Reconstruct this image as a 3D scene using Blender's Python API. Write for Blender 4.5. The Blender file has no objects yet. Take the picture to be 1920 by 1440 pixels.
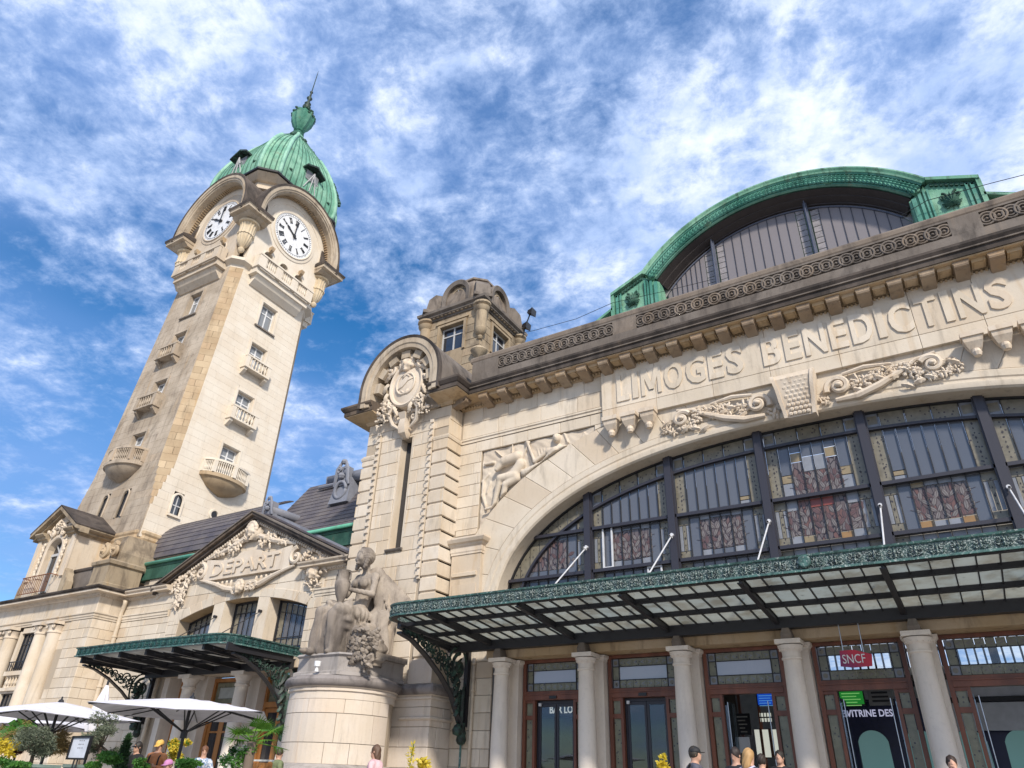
import bpy, bmesh, math, random
import numpy as np
from mathutils import Vector, Matrix
random.seed(7); RNG = np.random.default_rng(7)
R = math.radians
sc = bpy.context.scene
# ---------------------------------------------------------------- camera
EYE = 1.0
PITCH, ROLL, YAW = R(29.885), R(2.0715), R(-32.42)
def camera():
    cy, sy = math.cos(YAW), math.sin(YAW)
    f = Vector((sy, cy, 0)); r = Vector((cy, -sy, 0)); u = Vector((0, 0, 1))
    f2 = f*math.cos(PITCH) + u*math.sin(PITCH); u2 = u*math.cos(PITCH) - f*math.sin(PITCH)
    c, s = math.cos(ROLL), math.sin(ROLL)
    r3 = r*c + u2*s; u3 = u2*c - r*s
    cam = bpy.data.cameras.new('camera'); o = bpy.data.objects.new('camera', cam)
    sc.collection.objects.link(o)
    m = Matrix((( r3.x, u3.x, -f2.x, 0), (r3.y, u3.y, -f2.y, 0), (r3.z, u3.z, -f2.z, EYE), (0, 0, 0, 1)))
    o.matrix_world = m
    cam.sensor_width = 36; cam.lens = 1317.47/1920*36; cam.clip_end = 3000; cam.clip_start = 0.05
    sc.camera = o
    return r3, u3, f2
CR, CU, CF = camera()
def ray(px, py):
    return CR*((px-960)/1317.47) + CU*((720-py)/1317.47) + CF
def atZ(px, py, z):
    d = ray(px, py); k = (z-EYE)/d.z
    return Vector((d.x*k, d.y*k, z))
def atY(px, py, Y):
    d = ray(px, py); k = Y/d.y
    return Vector((d.x*k, Y, d.z*k+EYE))
# ---------------------------------------------------------------- sky and sun
SUN_DIR = Vector((0.60, -0.56, 0.60)).normalized()
def world():
    w = bpy.data.worlds.new('World'); sc.world = w; w.use_nodes = True
    nt = w.node_tree; nt.nodes.clear(); N = nt.nodes.new; L = nt.links.new
    sky = N('ShaderNodeTexSky'); sky.sky_type = 'NISHITA'; sky.sun_disc = False
    sky.sun_elevation = math.asin(SUN_DIR.z); sky.sun_rotation = math.atan2(SUN_DIR.x, SUN_DIR.y)
    sky.air_density = 1.0; sky.dust_density = 0.3; sky.ozone_density = 2.0
    hs = N('ShaderNodeHueSaturation'); hs.inputs['Saturation'].default_value = 1.45; hs.inputs['Value'].default_value = 0.98
    L(sky.outputs[0], hs.inputs['Color'])
    tc = N('ShaderNodeTexCoord'); sep = N('ShaderNodeSeparateXYZ'); L(tc.outputs['Generated'], sep.inputs[0])
    zc = N('ShaderNodeMath'); zc.operation = 'MAXIMUM'; L(sep.outputs[2], zc.inputs[0]); zc.inputs[1].default_value = 0.0
    za = N('ShaderNodeMath'); za.operation = 'ADD'; L(zc.outputs[0], za.inputs[0]); za.inputs[1].default_value = 0.16
    dx = N('ShaderNodeMath'); dx.operation = 'DIVIDE'; L(sep.outputs[0], dx.inputs[0]); L(za.outputs[0], dx.inputs[1])
    dy = N('ShaderNodeMath'); dy.operation = 'DIVIDE'; L(sep.outputs[1], dy.inputs[0]); L(za.outputs[0], dy.inputs[1])
    cb = N('ShaderNodeCombineXYZ'); L(dx.outputs[0], cb.inputs[0]); L(dy.outputs[0], cb.inputs[1])
    def noise(scale, detail, rough, dist, off, sy=1.0):
        mp = N('ShaderNodeMapping'); mp.inputs['Location'].default_value = off; mp.inputs['Scale'].default_value = (1, sy, 1)
        mp.inputs['Rotation'].default_value = (0, 0, R(-20))
        L(cb.outputs[0], mp.inputs[0]); n = N('ShaderNodeTexNoise'); L(mp.outputs[0], n.inputs['Vector'])
        n.inputs['Scale'].default_value = scale; n.inputs['Detail'].default_value = detail
        n.inputs['Roughness'].default_value = rough; n.inputs['Distortion'].default_value = dist
        return n.outputs['Fac']
    def mth(op, a, b, clamp=False):
        m = N('ShaderNodeMath'); m.operation = op; m.use_clamp = clamp
        for i, v in enumerate((a, b)):
            if isinstance(v, (int, float)): m.inputs[i].default_value = v
            else: L(v, m.inputs[i])
        return m.outputs[0]
    def ramp(v, lo, hi):
        mr = N('ShaderNodeMapRange'); mr.interpolation_type = 'SMOOTHSTEP'; L(v, mr.inputs[0])
        mr.inputs[1].default_value = lo; mr.inputs[2].default_value = hi
        return mr.outputs[0]
    big = noise(0.9, 3, 0.5, 0.1, (3.1, 1.7, 0), 1.0)
    mid = noise(4.6, 11, 0.66, 0.15, (5.3, 9.2, 2.0), 1.12)
    fin = noise(17.0, 9, 0.66, 0.25, (1.2, 4.4, 5.0), 1.0)
    shd = noise(7.5, 8, 0.6, 0.2, (8.2, 2.4, 1.0), 1.0)
    s = mth('ADD', mth('ADD', mth('MULTIPLY', big, 0.34), mth('MULTIPLY', mid, 0.46)), mth('MULTIPLY', fin, 0.28))
    s = mth('ADD', mth('ADD', s, mth('MULTIPLY', dx.outputs[0], 0.052)), 0.010)
    mask = ramp(s, 0.425, 0.60)
    thick = mth('MULTIPLY', ramp(s, 0.49, 0.66), ramp(shd, 0.28, 0.60))
    veil = ramp(big, 0.30, 0.62)
    m1 = N('ShaderNodeMix'); m1.data_type = 'RGBA'; L(thick, m1.inputs[0])
    m1.inputs[6].default_value = (3.5, 4.6, 7.0, 1); m1.inputs[7].default_value = (7.4, 7.8, 8.6, 1)
    m0 = N('ShaderNodeMix'); m0.data_type = 'RGBA'; L(mth('MULTIPLY', veil, 0.70), m0.inputs[0])
    L(hs.outputs[0], m0.inputs[6]); m0.inputs[7].default_value = (1.9, 3.1, 6.1, 1)
    m2 = N('ShaderNodeMix'); m2.data_type = 'RGBA'; L(mth('MULTIPLY', mask, 0.90), m2.inputs[0])
    L(m0.outputs[2], m2.inputs[6]); L(m1.outputs[2], m2.inputs[7])
    # below the horizon: plain ground haze
    m3 = N('ShaderNodeMix'); m3.data_type = 'RGBA'; L(ramp(sep.outputs[2], -0.05, 0.02), m3.inputs[0])
    m3.inputs[6].default_value = (2.2, 2.1, 2.0, 1); L(m2.outputs[2], m3.inputs[7])
    bg = N('ShaderNodeBackground'); bg.inputs[1].default_value = 0.088; L(m3.outputs[2], bg.inputs[0])
    out = N('ShaderNodeOutputWorld'); L(bg.outputs[0], out.inputs[0])
world()
def sun():
    l = bpy.data.lights.new('sun', 'SUN'); l.energy = 2.6; l.angle = R(5); l.color = (1.0, 0.92, 0.80)
    o = bpy.data.objects.new('sun', l); sc.collection.objects.link(o)
    o.rotation_euler = (-SUN_DIR).to_track_quat('-Z', 'Y').to_euler()
sun()
vs = sc.view_settings
vs.view_transform = 'Standard'; vs.look = 'None'; vs.exposure = 0.82; vs.gamma = 1; vs.use_curve_mapping = False
sc.render.engine = 'CYCLES'; sc.cycles.max_bounces = 6; sc.cycles.diffuse_bounces = 3; sc.cycles.glossy_bounces = 3
sc.cycles.transmission_bounces = 4; sc.cycles.transparent_max_bounces = 8
COL = sc.collection

# ---------------------------------------------------------------- object helpers
def tag(o, label=None, cat=None, group=None, kind=None):
    if label: o['label'] = label
    if cat: o['category'] = cat
    if group: o['group'] = group
    if kind: o['kind'] = kind
    return o
def thing(name, label, cat, loc=(0, 0, 0), rot=(0, 0, 0), group=None):
    o = bpy.data.objects.new(name, None); COL.objects.link(o)
    o.location = loc; o.rotation_euler = rot; o.empty_display_size = 0.3
    return tag(o, label, cat, group)
def link(name, me, mat=None, parent=None, loc=None, rot=None, scale=None, label=None, kind=None):
    o = bpy.data.objects.new(name, me); COL.objects.link(o)
    if mat and not me.materials: me.materials.append(mat)
    if parent: o.parent = parent
    if loc is not None: o.location = loc
    if rot is not None: o.rotation_euler = rot
    if scale is not None: o.scale = scale
    if label: o['label'] = label
    if kind: o['kind'] = kind
    return o
def copy_tree(o, parent=None):
    c = o.copy(); COL.objects.link(c); c.parent = parent
    for ch in o.children: copy_tree(ch, c)
    return c

class MB:
    def __init__(s): s.v = []; s.f = []
    def add(s, vs, fs):
        b = len(s.v); s.v.extend([tuple(v) for v in vs]); s.f.extend([tuple(i+b for i in f) for f in fs]); return s
    def box(s, x0, x1, y0, y1, z0, z1):
        v = [(x, y, z) for x in (x0, x1) for y in (y0, y1) for z in (z0, z1)]
        return s.add(v, [(0, 1, 3, 2), (4, 6, 7, 5), (0, 4, 5, 1), (2, 3, 7, 6), (0, 2, 6, 4), (1, 5, 7, 3)])
    def bar(s, a, b, w, h=None, up=(0, 0, 1)):
        a = Vector(a); b = Vector(b); d = (b-a).normalized(); up = Vector(up)
        if abs(d.dot(up)) > .98: up = Vector((0, 1, 0))
        r = d.cross(up).normalized()*(w/2); u = r.cross(d).normalized()*((h or w)/2)
        v = [p+q for p in (a, b) for q in (-r-u, r-u, r+u, -r+u)]
        return s.add(v, [(3, 2, 1, 0), (4, 5, 6, 7), (0, 1, 5, 4), (1, 2, 6, 5), (2, 3, 7, 6), (3, 0, 4, 7)])
    def tube(s, pts, r, n=6, cap=True, sq=None):
        pts = [Vector(p) for p in pts]; m = len(pts)
        rr = r if isinstance(r, (list, tuple)) else [r]*m
        vs = []; up = None
        for i, p in enumerate(pts):
            d = (pts[min(i+1, m-1)] - pts[max(i-1, 0)])
            if d.length < 1e-9: d = Vector((0, 0, 1))
            d.normalize()
            if up is None:
                up = Vector((0, 0, 1)) if abs(d.z) < .9 else Vector((0, 1, 0))
            x = d.cross(up)
            if x.length < 1e-6: x = d.cross(Vector((1, 0, 0)))
            x.normalize(); y = x.cross(d).normalized(); up = y
            for k in range(n):
                a = 2*math.pi*k/n
                vs.append(p + x*(math.cos(a)*rr[i]) + y*(math.sin(a)*rr[i]*(sq or 1)))
        fs = []
        for i in range(m-1):
            for k in range(n):
                fs.append((i*n+k, i*n+(k+1) % n, (i+1)*n+(k+1) % n, (i+1)*n+k))
        if cap: fs.append(tuple(range(n-1, -1, -1))); fs.append(tuple((m-1)*n+k for k in range(n)))
        return s.add(vs, fs)
    def lathe(s, prof, c=(0, 0, 0), n=24, a0=0, a1=360, axis='Z', flute=0, nf=16):
        full = abs(a1-a0) >= 359.9; m = n if full else n+1; vs = []
        for (r, z) in prof:
            for k in range(m):
                a = R(a0+(a1-a0)*k/n); rr = r*(1+flute*math.cos(nf*a)) if flute else r
                p = (rr*math.cos(a), rr*math.sin(a), z)
                if axis == 'Y': p = (p[0], -p[2], p[1])
                if axis == 'X': p = (p[2], p[0], p[1])
                vs.append((c[0]+p[0], c[1]+p[1], c[2]+p[2]))
        fs = []
        for i in range(len(prof)-1):
            for k in range(n):
                k2 = (k+1) % m
                fs.append((i*m+k, i*m+k2, (i+1)*m+k2, (i+1)*m+k))
        return s.add(vs, fs)
    def loft(s, loops, closed=True, caps=True):
        n = len(loops[0]); vs = [p for l in loops for p in l]; fs = []
        for i in range(len(loops)-1):
            for k in range(n if closed else n-1):
                fs.append((i*n+k, i*n+(k+1) % n, (i+1)*n+(k+1) % n, (i+1)*n+k))
        if caps: fs.append(tuple(range(n-1, -1, -1))); fs.append(tuple((len(loops)-1)*n+k for k in range(n)))
        return s.add(vs, fs)
    def prism(s, poly, fr, d0, d1, bev=0.0):
        """poly = [(s,z)] counter-clockwise; fr(s,z,d)->xyz ; from depth d0 (back) to d1 (front)"""
        n = len(poly); loops = [[fr(a, b, d0) for a, b in poly]]
        if bev > 0:
            cx = sum(p[0] for p in poly)/n; cz = sum(p[1] for p in poly)/n
            loops.append([fr(a, b, d1-bev) for a, b in poly])
            ins = []
            for i in range(n):
                a = Vector(poly[i-1]); b = Vector(poly[i]); c = Vector(poly[(i+1) % n])
                e1 = (b-a); e2 = (c-b)
                if e1.length < 1e-6 or e2.length < 1e-6: ins.append((b.x+(cx-b.x)*.02, b.y+(cz-b.y)*.02)); continue
                e1.normalize(); e2.normalize()
                n1 = Vector((-e1.y, e1.x)); n2 = Vector((-e2.y, e2.x)); m = n1+n2
                if m.length < .3: m = n1
                m = m.normalized()*bev/max(.4, m.normalized().dot(n1)); q = b+m; ins.append((q.x, q.y))
            loops.append([fr(a, b, d1) for a, b in ins])
        else: loops.append([fr(a, b, d1) for a, b in poly])
        return s.loft(loops)
    def strip(s, xs, lo, hi, fr, d0, d1):
        """solid between curves lo(x), hi(x)"""
        for a, b in zip(xs[:-1], xs[1:]):
            if hi(a)-lo(a) < 1e-4 and hi(b)-lo(b) < 1e-4: continue
            s.prism([(a, lo(a)), (b, lo(b)), (b, hi(b)), (a, hi(a))], fr, d0, d1)
        return s
    def mould(s, path, prof, closed=False, z=0):
        """sweep prof [(out,z)] along plan path [(x,y)], outward = right of travel"""
        P = [Vector(p) for p in path]; m = len(P); offs = []
        for i in range(m):
            if closed or 0 < i < m-1:
                e1 = (P[i]-P[i-1]).normalized(); e2 = (P[(i+1) % m]-P[i]).normalized()
            elif i == 0: e1 = e2 = (P[1]-P[0]).normalized()
            else: e1 = e2 = (P[-1]-P[-2]).normalized()
            n1 = Vector((e1.y, -e1.x)); n2 = Vector((e2.y, -e2.x)); q = (n1+n2)
            q = q.normalized() if q.length > 1e-6 else n1
            offs.append(q/max(.25, q.dot(n1)))
        loops = [[(P[i].x+offs[i].x*o, P[i].y+offs[i].y*o, z+h) for o, h in prof] for i in range(m)]
        if closed: loops.append(loops[0])
        return s.loft(loops, closed=True, caps=not closed)
    def arc(s, curve, prof, fr):
        """sweep prof [(radial,d)] along curve [(s,z,ns,nz)]"""
        loops = [[fr(x+nx*r_, z+nz*r_, d) for r_, d in prof] for x, z, nx, nz in curve]
        return s.loft(loops, closed=True, caps=True)
    def build(s, name, mat, parent=None, smooth=False, **k):
        me = bpy.data.meshes.new(name); me.from_pydata([tuple(v) for v in s.v], [], s.f); me.update()

        bm = bmesh.new(); bm.from_mesh(me); bmesh.ops.recalc_face_normals(bm, faces=bm.faces); bm.to_mesh(me); bm.free()
        if smooth is True: me.shade_smooth()
        elif smooth: me.shade_smooth(); me.set_sharp_from_angle(angle=R(smooth))
        return link(name, me, mat, parent, **k)
def FY(Y): return lambda a, z, d: (a, Y-d, z)       # wall facing the square
def FX(X): return lambda a, z, d: (X+d, a, z)       # wall facing right
def FXn(X): return lambda a, z, d: (X-d, -a, z)
def curve_pts(f, n, closed=False):
    """points with outward normals for a parametric curve f(t)->(s,z), t in 0..1; normal = left of travel"""
    out = []
    for i in range(n+1):
        t = i/n; a = f(max(0, t-1e-4)); b = f(min(1, t+1e-4)); dx, dz = b[0]-a[0], b[1]-a[1]; l = math.hypot(dx, dz) or 1
        p = f(t); out.append((p[0], p[1], -dz/l, dx/l))
    return out
def text_polys(txt, size):
    """font outline as mesh data (verts 2d, triangles/ngons) via a temporary text curve"""
    c = bpy.data.curves.new('t', 'FONT'); c.body = txt; c.size = size; c.resolution_u = 3
    o = bpy.data.objects.new('t', c); COL.objects.link(o)
    bpy.context.view_layer.update()
    dg = bpy.context.evaluated_depsgraph_get(); me = bpy.data.meshes.new_from_object(o.evaluated_get(dg))
    bpy.data.objects.remove(o); bpy.data.curves.remove(c)
    return me
def text_obj(name, txt, h, mat, parent, loc, rot, depth=0.03, sx=1.0, bold=0.0, fit=None):
    c = bpy.data.curves.new('t', 'FONT'); c.body = txt; c.size = 1.0; c.resolution_u = 3; c.extrude = .5; c.offset = bold
    c.bevel_depth = 0
    o = bpy.data.objects.new('t', c); COL.objects.link(o); bpy.context.view_layer.update()
    dg = bpy.context.evaluated_depsgraph_get(); me = bpy.data.meshes.new_from_object(o.evaluated_get(dg))
    bpy.data.objects.remove(o); bpy.data.curves.remove(c)
    co = np.array([v.co[:] for v in me.vertices]); mn, mx = co.min(0), co.max(0)
    w = (mx-mn); k = h/w[1]; kx = k*sx if fit is None else fit/w[0]
    for v in me.vertices:
        v.co = ((v.co.x-mn[0])*kx, (v.co.y-mn[1])*k, (v.co.z+.5)*depth)
    me.update()
    ob = link(name, me, mat, parent, loc=loc, rot=rot)
    return ob, w[0]*kx
RY = (R(90), 0, 0)       # text standing on a wall that faces -Y
RX = (R(90), 0, R(90))   # on a wall facing +X

# ---------------------------------------------------------------- signed distance modelling (carved stone, people)
def smin(a, b, k):
    if k <= 0: return np.minimum(a, b)
    h = np.maximum(k-np.abs(a-b), 0)/k
    return np.minimum(a, b) - h*h*k*.25
def d_cap(P, a, b, ra, rb=None):
    a = np.array(a, float); b = np.array(b, float); rb = ra if rb is None else rb
    ba = b-a; t = np.clip(((P-a)@ba)/max(1e-9, ba@ba), 0, 1)
    return np.linalg.norm(P-a-t[:, None]*ba, axis=1) - (ra+(rb-ra)*t)
def d_ell(P, c, r, rot=None):
    q = P-np.array(c, float)
    if rot is not None: q = q@np.array(rot)
    r = np.array(r, float); k0 = np.linalg.norm(q/r, axis=1); k1 = np.linalg.norm(q/(r*r), axis=1)
    return k0*(k0-1)/np.maximum(k1, 1e-9)
def d_box(P, c, h, rd=0.02, rot=None):
    q = P-np.array(c, float)
    if rot is not None: q = q@np.array(rot)
    q = np.abs(q)-np.array(h, float)+rd
    return np.linalg.norm(np.maximum(q, 0), axis=1)+np.minimum(q.max(1), 0)-rd
def rz(a): c, s = math.cos(R(a)), math.sin(R(a)); return np.array(((c, -s, 0), (s, c, 0), (0, 0, 1.)))
def rx(a): c, s = math.cos(R(a)), math.sin(R(a)); return np.array(((1., 0, 0), (0, c, -s), (0, s, c)))
def ry(a): c, s = math.cos(R(a)), math.sin(R(a)); return np.array(((c, 0, s), (0, 1., 0), (-s, 0, c)))
def net(f, lo, hi, h):
    lo = np.array(lo, float); hi = np.array(hi, float); n = np.ceil((hi-lo)/h).astype(int)+1
    xs = [lo[i]+h*np.arange(n[i]) for i in range(3)]
    # coarse pass to skip empty space
    D = np.full(n, 1e3, np.float32)
    st = 6
    blocks = [(i, j, k) for i in range(0, n[0], st) for j in range(0, n[1], st) for k in range(0, n[2], st)]
    cen = np.array([[xs[0][min(i+st//2, n[0]-1)], xs[1][min(j+st//2, n[1]-1)], xs[2][min(k+st//2, n[2]-1)]] for i, j, k in blocks])
    dc = f(cen); lim = h*st*1.35
    for (i, j, k), d in zip(blocks, dc):
        D[i:i+st, j:j+st, k:k+st] = d
    sel = np.abs(dc) < lim
    idx = []
    g = np.stack(np.meshgrid(range(st), range(st), range(st), indexing='ij'), -1).reshape(-1, 3)
    act = np.array(blocks)[sel]
    if len(act) == 0: return [], []
    I = (act[:, None, :]+g[None]).reshape(-1, 3); I = I[(I < n).all(1)]
    for s0 in range(0, len(I), 200000):
        J = I[s0:s0+200000]; P = lo+J*h
        D[J[:, 0], J[:, 1], J[:, 2]] = f(P)
    S = D < 0
    c = [S[a:n[0]-1+a, b:n[1]-1+b, e:n[2]-1+e] for a in (0, 1) for b in (0, 1) for e in (0, 1)]
    cnt = sum(x.astype(np.int8) for x in c); cell = (cnt > 0) & (cnt < 8)
    ci = np.argwhere(cell); vid = -np.ones(cell.shape, int); vid[cell] = np.arange(len(ci))
    acc = np.zeros((len(ci), 3)); num = np.zeros(len(ci))
    offs = [(0, 0, 0), (1, 0, 0), (0, 1, 0), (0, 0, 1), (1, 1, 0), (1, 0, 1), (0, 1, 1), (1, 1, 1)]
    edges = [(a, b) for a in offs for b in offs if sum(b)-sum(a) == 1 and all(y >= x for x, y in zip(a, b))]
    for a, b in edges:
        A = ci+a; B = ci+b; da = D[A[:, 0], A[:, 1], A[:, 2]]; db = D[B[:, 0], B[:, 1], B[:, 2]]
        m = (da < 0) != (db < 0); t = np.where(m, da/np.where(m, da-db, 1), 0)
        p = A+(B-A)*t[:, None]; acc[m] += p[m]; num[m] += 1
    V = lo+h*acc/num[:, None]
    F = []
    for ax in range(3):
        e = [0, 0, 0]; e[ax] = 1; o1 = [0, 0, 0]; o2 = [0, 0, 0]; o1[(ax+1) % 3] = 1; o2[(ax+2) % 3] = 1
        sl0 = [slice(0, -1)]*3
        a = S[:-1, :-1, :-1]; b = S[e[0]:n[0]-1+e[0], e[1]:n[1]-1+e[1], e[2]:n[2]-1+e[2]]
        E = np.argwhere(a != b); E = E[(E[:, (ax+1) % 3] > 0) & (E[:, (ax+2) % 3] > 0)]
        q = [vid[tuple((E-x).T)] for x in (np.array([0, 0, 0]), np.array(o1), np.array(o1)+o2, np.array(o2))]
        Q = np.stack(q, 1); inv = S[tuple(E.T)]
        Q = Q[(Q >= 0).all(1)]; inv = inv[:len(Q)]
        F.append(np.where(inv[:, None], Q, Q[:, ::-1]))
    return V, np.concatenate(F)
def sdf_obj(name, f, lo, hi, h, mat, parent=None, **k):
    V, F = net(f, lo, hi, h)
    me = bpy.data.meshes.new(name); me.from_pydata(np.asarray(V).tolist(), [], np.asarray(F).tolist()); me.update(); me.shade_smooth()
    return link(name, me, mat, parent, **k)
# ---------------------------------------------------------------- materials
class NT:
    def __init__(s, name):
        s.m = bpy.data.materials.new(name); s.m.use_nodes = True; s.t = s.m.node_tree; s.t.nodes.clear()
        s.out = s.n('ShaderNodeOutputMaterial'); s.b = s.n('ShaderNodeBsdfPrincipled'); s.l(s.b.outputs[0], s.out.inputs[0])
        g = s.n('ShaderNodeNewGeometry'); s.pos = g.outputs['Position']
        s.nor = g.outputs['Normal']
    def n(s, t): return s.t.nodes.new(t)
    def l(s, a, b): s.t.links.new(a, b)
    def put(s, v, i):
        if isinstance(v, (int, float)): i.default_value = v
        elif isinstance(v, tuple): i.default_value = v if len(v) == 4 else (*v, 1) if len(i.default_value) == 4 else v
        else: s.l(v, i)
    def map(s, scale, off=(0, 0, 0), src=None, rot=(0, 0, 0)):
        m = s.n('ShaderNodeMapping'); m.inputs['Scale'].default_value = scale; m.inputs['Location'].default_value = off
        m.inputs['Rotation'].default_value = rot
        s.l(src or s.pos, m.inputs[0]); return m.outputs[0]
    def noise(s, scale, detail=4, rough=.55, vec=None, dist=0):
        n = s.n('ShaderNodeTexNoise'); s.l(vec or s.pos, n.inputs['Vector']); n.inputs['Scale'].default_value = scale
        n.inputs['Detail'].default_value = detail; n.inputs['Roughness'].default_value = rough; n.inputs['Distortion'].default_value = dist
        return n.outputs['Fac']
    def vor(s, scale, vec=None, feat='F1', out='Distance'):
        n = s.n('ShaderNodeTexVoronoi'); n.feature = feat; s.l(vec or s.pos, n.inputs['Vector']); n.inputs['Scale'].default_value = scale
        return n.outputs[out]
    def rng(s, v, a, b, c=0., d=1.):
        m = s.n('ShaderNodeMapRange'); s.l(v, m.inputs[0]); m.interpolation_type = 'SMOOTHSTEP'
        for i, x in enumerate((a, b, c, d)): m.inputs[i+1].default_value = x
        return m.outputs[0]
    def math(s, op, a, b=0.):
        m = s.n('ShaderNodeMath'); m.operation = op; s.put(a, m.inputs[0]); s.put(b, m.inputs[1]); return m.outputs[0]
    def mix(s, f, a, b, mode='MIX'):
        m = s.n('ShaderNodeMix'); m.data_type = 'RGBA'; m.blend_type = mode; s.put(f, m.inputs[0]); s.put(a, m.inputs[6]); s.put(b, m.inputs[7])
        return m.outputs[2]
    def rand(s):
        o = s.n('ShaderNodeObjectInfo'); return o.outputs['Random']
    def bump(s, h, dist=.02, st=1.):
        b = s.n('ShaderNodeBump'); b.inputs['Distance'].default_value = dist; b.inputs['Strength'].default_value = st
        s.l(h, b.inputs['Height']); s.l(b.outputs[0], s.b.inputs['Normal'])
    def fin(s, col, rough=.8, metal=0., **k):
        s.put(col, s.b.inputs['Base Color']); s.put(rough, s.b.inputs['Roughness']); s.put(metal, s.b.inputs['Metallic'])
        for a, v in k.items(): s.put(v, s.b.inputs[a.replace('_', ' ')])
        return s.m
def stone(name, a, b, grime=(.16, .13, .10), g=.3, rust=(.42, .25, .09), ru=.25, var=.12, soot=0., soots=(.05, .045, .04), bump=.006):
    t = NT(name)
    c = t.mix(t.rng(t.noise(.7, 5), .35, .65), a, b)
    r = t.rand()
    c = t.mix(t.rng(r, 0, 1, 0, var*2.2), c, tuple(x*.72 for x in a))
    c = t.mix(t.math('MULTIPLY', t.rng(t.math('FRACT', t.math('MULTIPLY', r, 7.3)), .70, 1., 0, 1), var*1.6), c, (rust[0]*.9+.1, rust[1]*.9+.1, rust[2]+.1))
    sv = t.map((1.6, 1.6, .16))
    streak = t.noise(1.4, 6, .62, sv, .4)
    c = t.mix(t.math('MULTIPLY', t.rng(streak, .56, .74), ru), c, rust)
    s2 = t.noise(2.6, 7, .68, t.map((1.3, 1.3, .22), (4, 2, 7)), .3)
    c = t.mix(t.math('MULTIPLY', t.rng(s2, .50, .72), g), c, grime)
    fine = t.noise(11, 6, .7)
    c = t.mix(t.math('MULTIPLY', t.rng(fine, .5, .75), .22), c, tuple(x*.55 for x in a))
    if soot:
        sn = t.noise(1.1, 7, .68, t.map((1, 1, .5), (9, 1, 3)), .5)
        c = t.mix(t.rng(sn, .62-.3*soot, .80-.25*soot, 0, min(1, soot*1.1)), c, soots)
    t.bump(t.noise(26, 5, .7), bump)
    return t.fin(c, .88, Specular_IOR_Level=.25)
M = {}
M['stone'] = stone('limestone', (.62, .53, .415), (.68, .60, .495), g=.34, ru=.34, var=.17)
M['stone_pier'] = stone('limestone_warm', (.60, .50, .38), (.68, .60, .50), g=.30, ru=.75, var=.18, rust=(.56, .38, .17))
M['stone_tower'] = stone('limestone_tower', (.66, .575, .465), (.70, .63, .53), g=.12, ru=.14, var=.05)
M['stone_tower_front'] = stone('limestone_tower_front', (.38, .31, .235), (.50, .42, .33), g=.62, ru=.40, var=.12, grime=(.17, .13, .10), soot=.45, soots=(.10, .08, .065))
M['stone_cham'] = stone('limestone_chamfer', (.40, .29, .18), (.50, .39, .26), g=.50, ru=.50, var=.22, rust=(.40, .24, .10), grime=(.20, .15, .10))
M['stone_orn'] = stone('limestone_carved', (.60, .50, .39), (.66, .575, .475), g=.40, ru=.30, var=.05, grime=(.23, .16, .10))
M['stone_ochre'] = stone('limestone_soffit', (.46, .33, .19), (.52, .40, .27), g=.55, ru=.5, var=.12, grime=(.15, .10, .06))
M['stone_grey'] = stone('weathered_stone', (.155, .13, .11), (.215, .185, .16), g=.55, ru=.10, var=.10, grime=(.09, .075, .065), soot=.55, soots=(.045, .038, .035))
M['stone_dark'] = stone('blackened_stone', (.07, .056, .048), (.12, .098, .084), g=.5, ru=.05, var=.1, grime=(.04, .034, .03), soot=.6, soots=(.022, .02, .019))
M['stone_turret'] = stone('turret_stone', (.32, .25, .17), (.42, .34, .24), g=.62, ru=.45, var=.15, grime=(.13, .10, .075), soot=.5, soots=(.07, .055, .045))
M['stone_statue'] = stone('statue_stone', (.21, .18, .155), (.38, .325, .27), g=.55, ru=.55, var=.0, rust=(.55, .44, .32), grime=(.10, .08, .072), soot=.55, soots=(.06, .05, .047), bump=.014)
M['stone_ped'] = stone('pedestal_stone', (.66, .58, .50), (.62, .53, .43), g=.25, ru=.28, var=.12, rust=(.55, .35, .18))
M['stone_col'] = stone('column_stone', (.72, .65, .58), (.78, .70, .61), g=.15, ru=.12, var=.04)
M['core'] = NT('mortar').fin((.40, .33, .25), .95)

def copper(name, a, b, dk, amt=.5):
    t = NT(name)
    c = t.mix(t.rng(t.noise(.9, 6, .6), .35, .65), a, b)
    st = t.noise(3, 7, .7, t.map((2.2, 2.2, .25)))
    c = t.mix(t.math('MULTIPLY', t.rng(t.noise(.55, 5, .7), .52, .68), .45), c, tuple(v*.5 for v in a))
    c = t.mix(t.math('MULTIPLY', t.rng(t.noise(2.2, 6, .7, t.map((1, 1, .4), (3, 5, 1))), .56, .70), amt*.55), c, (.13, .10, .06))
    c = t.mix(t.math('MULTIPLY', t.rng(st, .5, .72), amt), c, dk)
    t.bump(t.noise(14, 4), .01)
    return t.fin(c, .62, Specular_IOR_Level=.35)
M['copper'] = copper('verdigris_copper', (.12, .31, .21), (.24, .45, .32), (.05, .10, .06), .9)
M['copper_arch'] = copper('verdigris_arch', (.055, .22, .165), (.13, .34, .265), (.015, .05, .04), .9)
M['copper_dark'] = copper('dark_verdigris', (.018, .065, .045), (.045, .12, .085), (.012, .03, .022), .7)
def iron_patina(name, base, pat, white, k=.5, ws=.64, s1=5, s2=17):
    t = NT(name)
    c = t.mix(t.rng(t.noise(s1, 8, .7), .5-.2*k, .66-.1*k), base, pat)
    c = t.mix(t.rng(t.noise(s2, 5, .75), ws, ws+.10), c, white)
    return t.fin(c, .55, Specular_IOR_Level=.4)
M['lace'] = iron_patina('patinated_lace', (.010, .018, .020), (.028, .065, .062), (.34, .39, .37), .75, .50, 9, 30)
M['lace_small'] = iron_patina('patinated_lace_teal', (.012, .035, .036), (.022, .085, .078), (.22, .28, .26), .7, .62)
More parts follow.
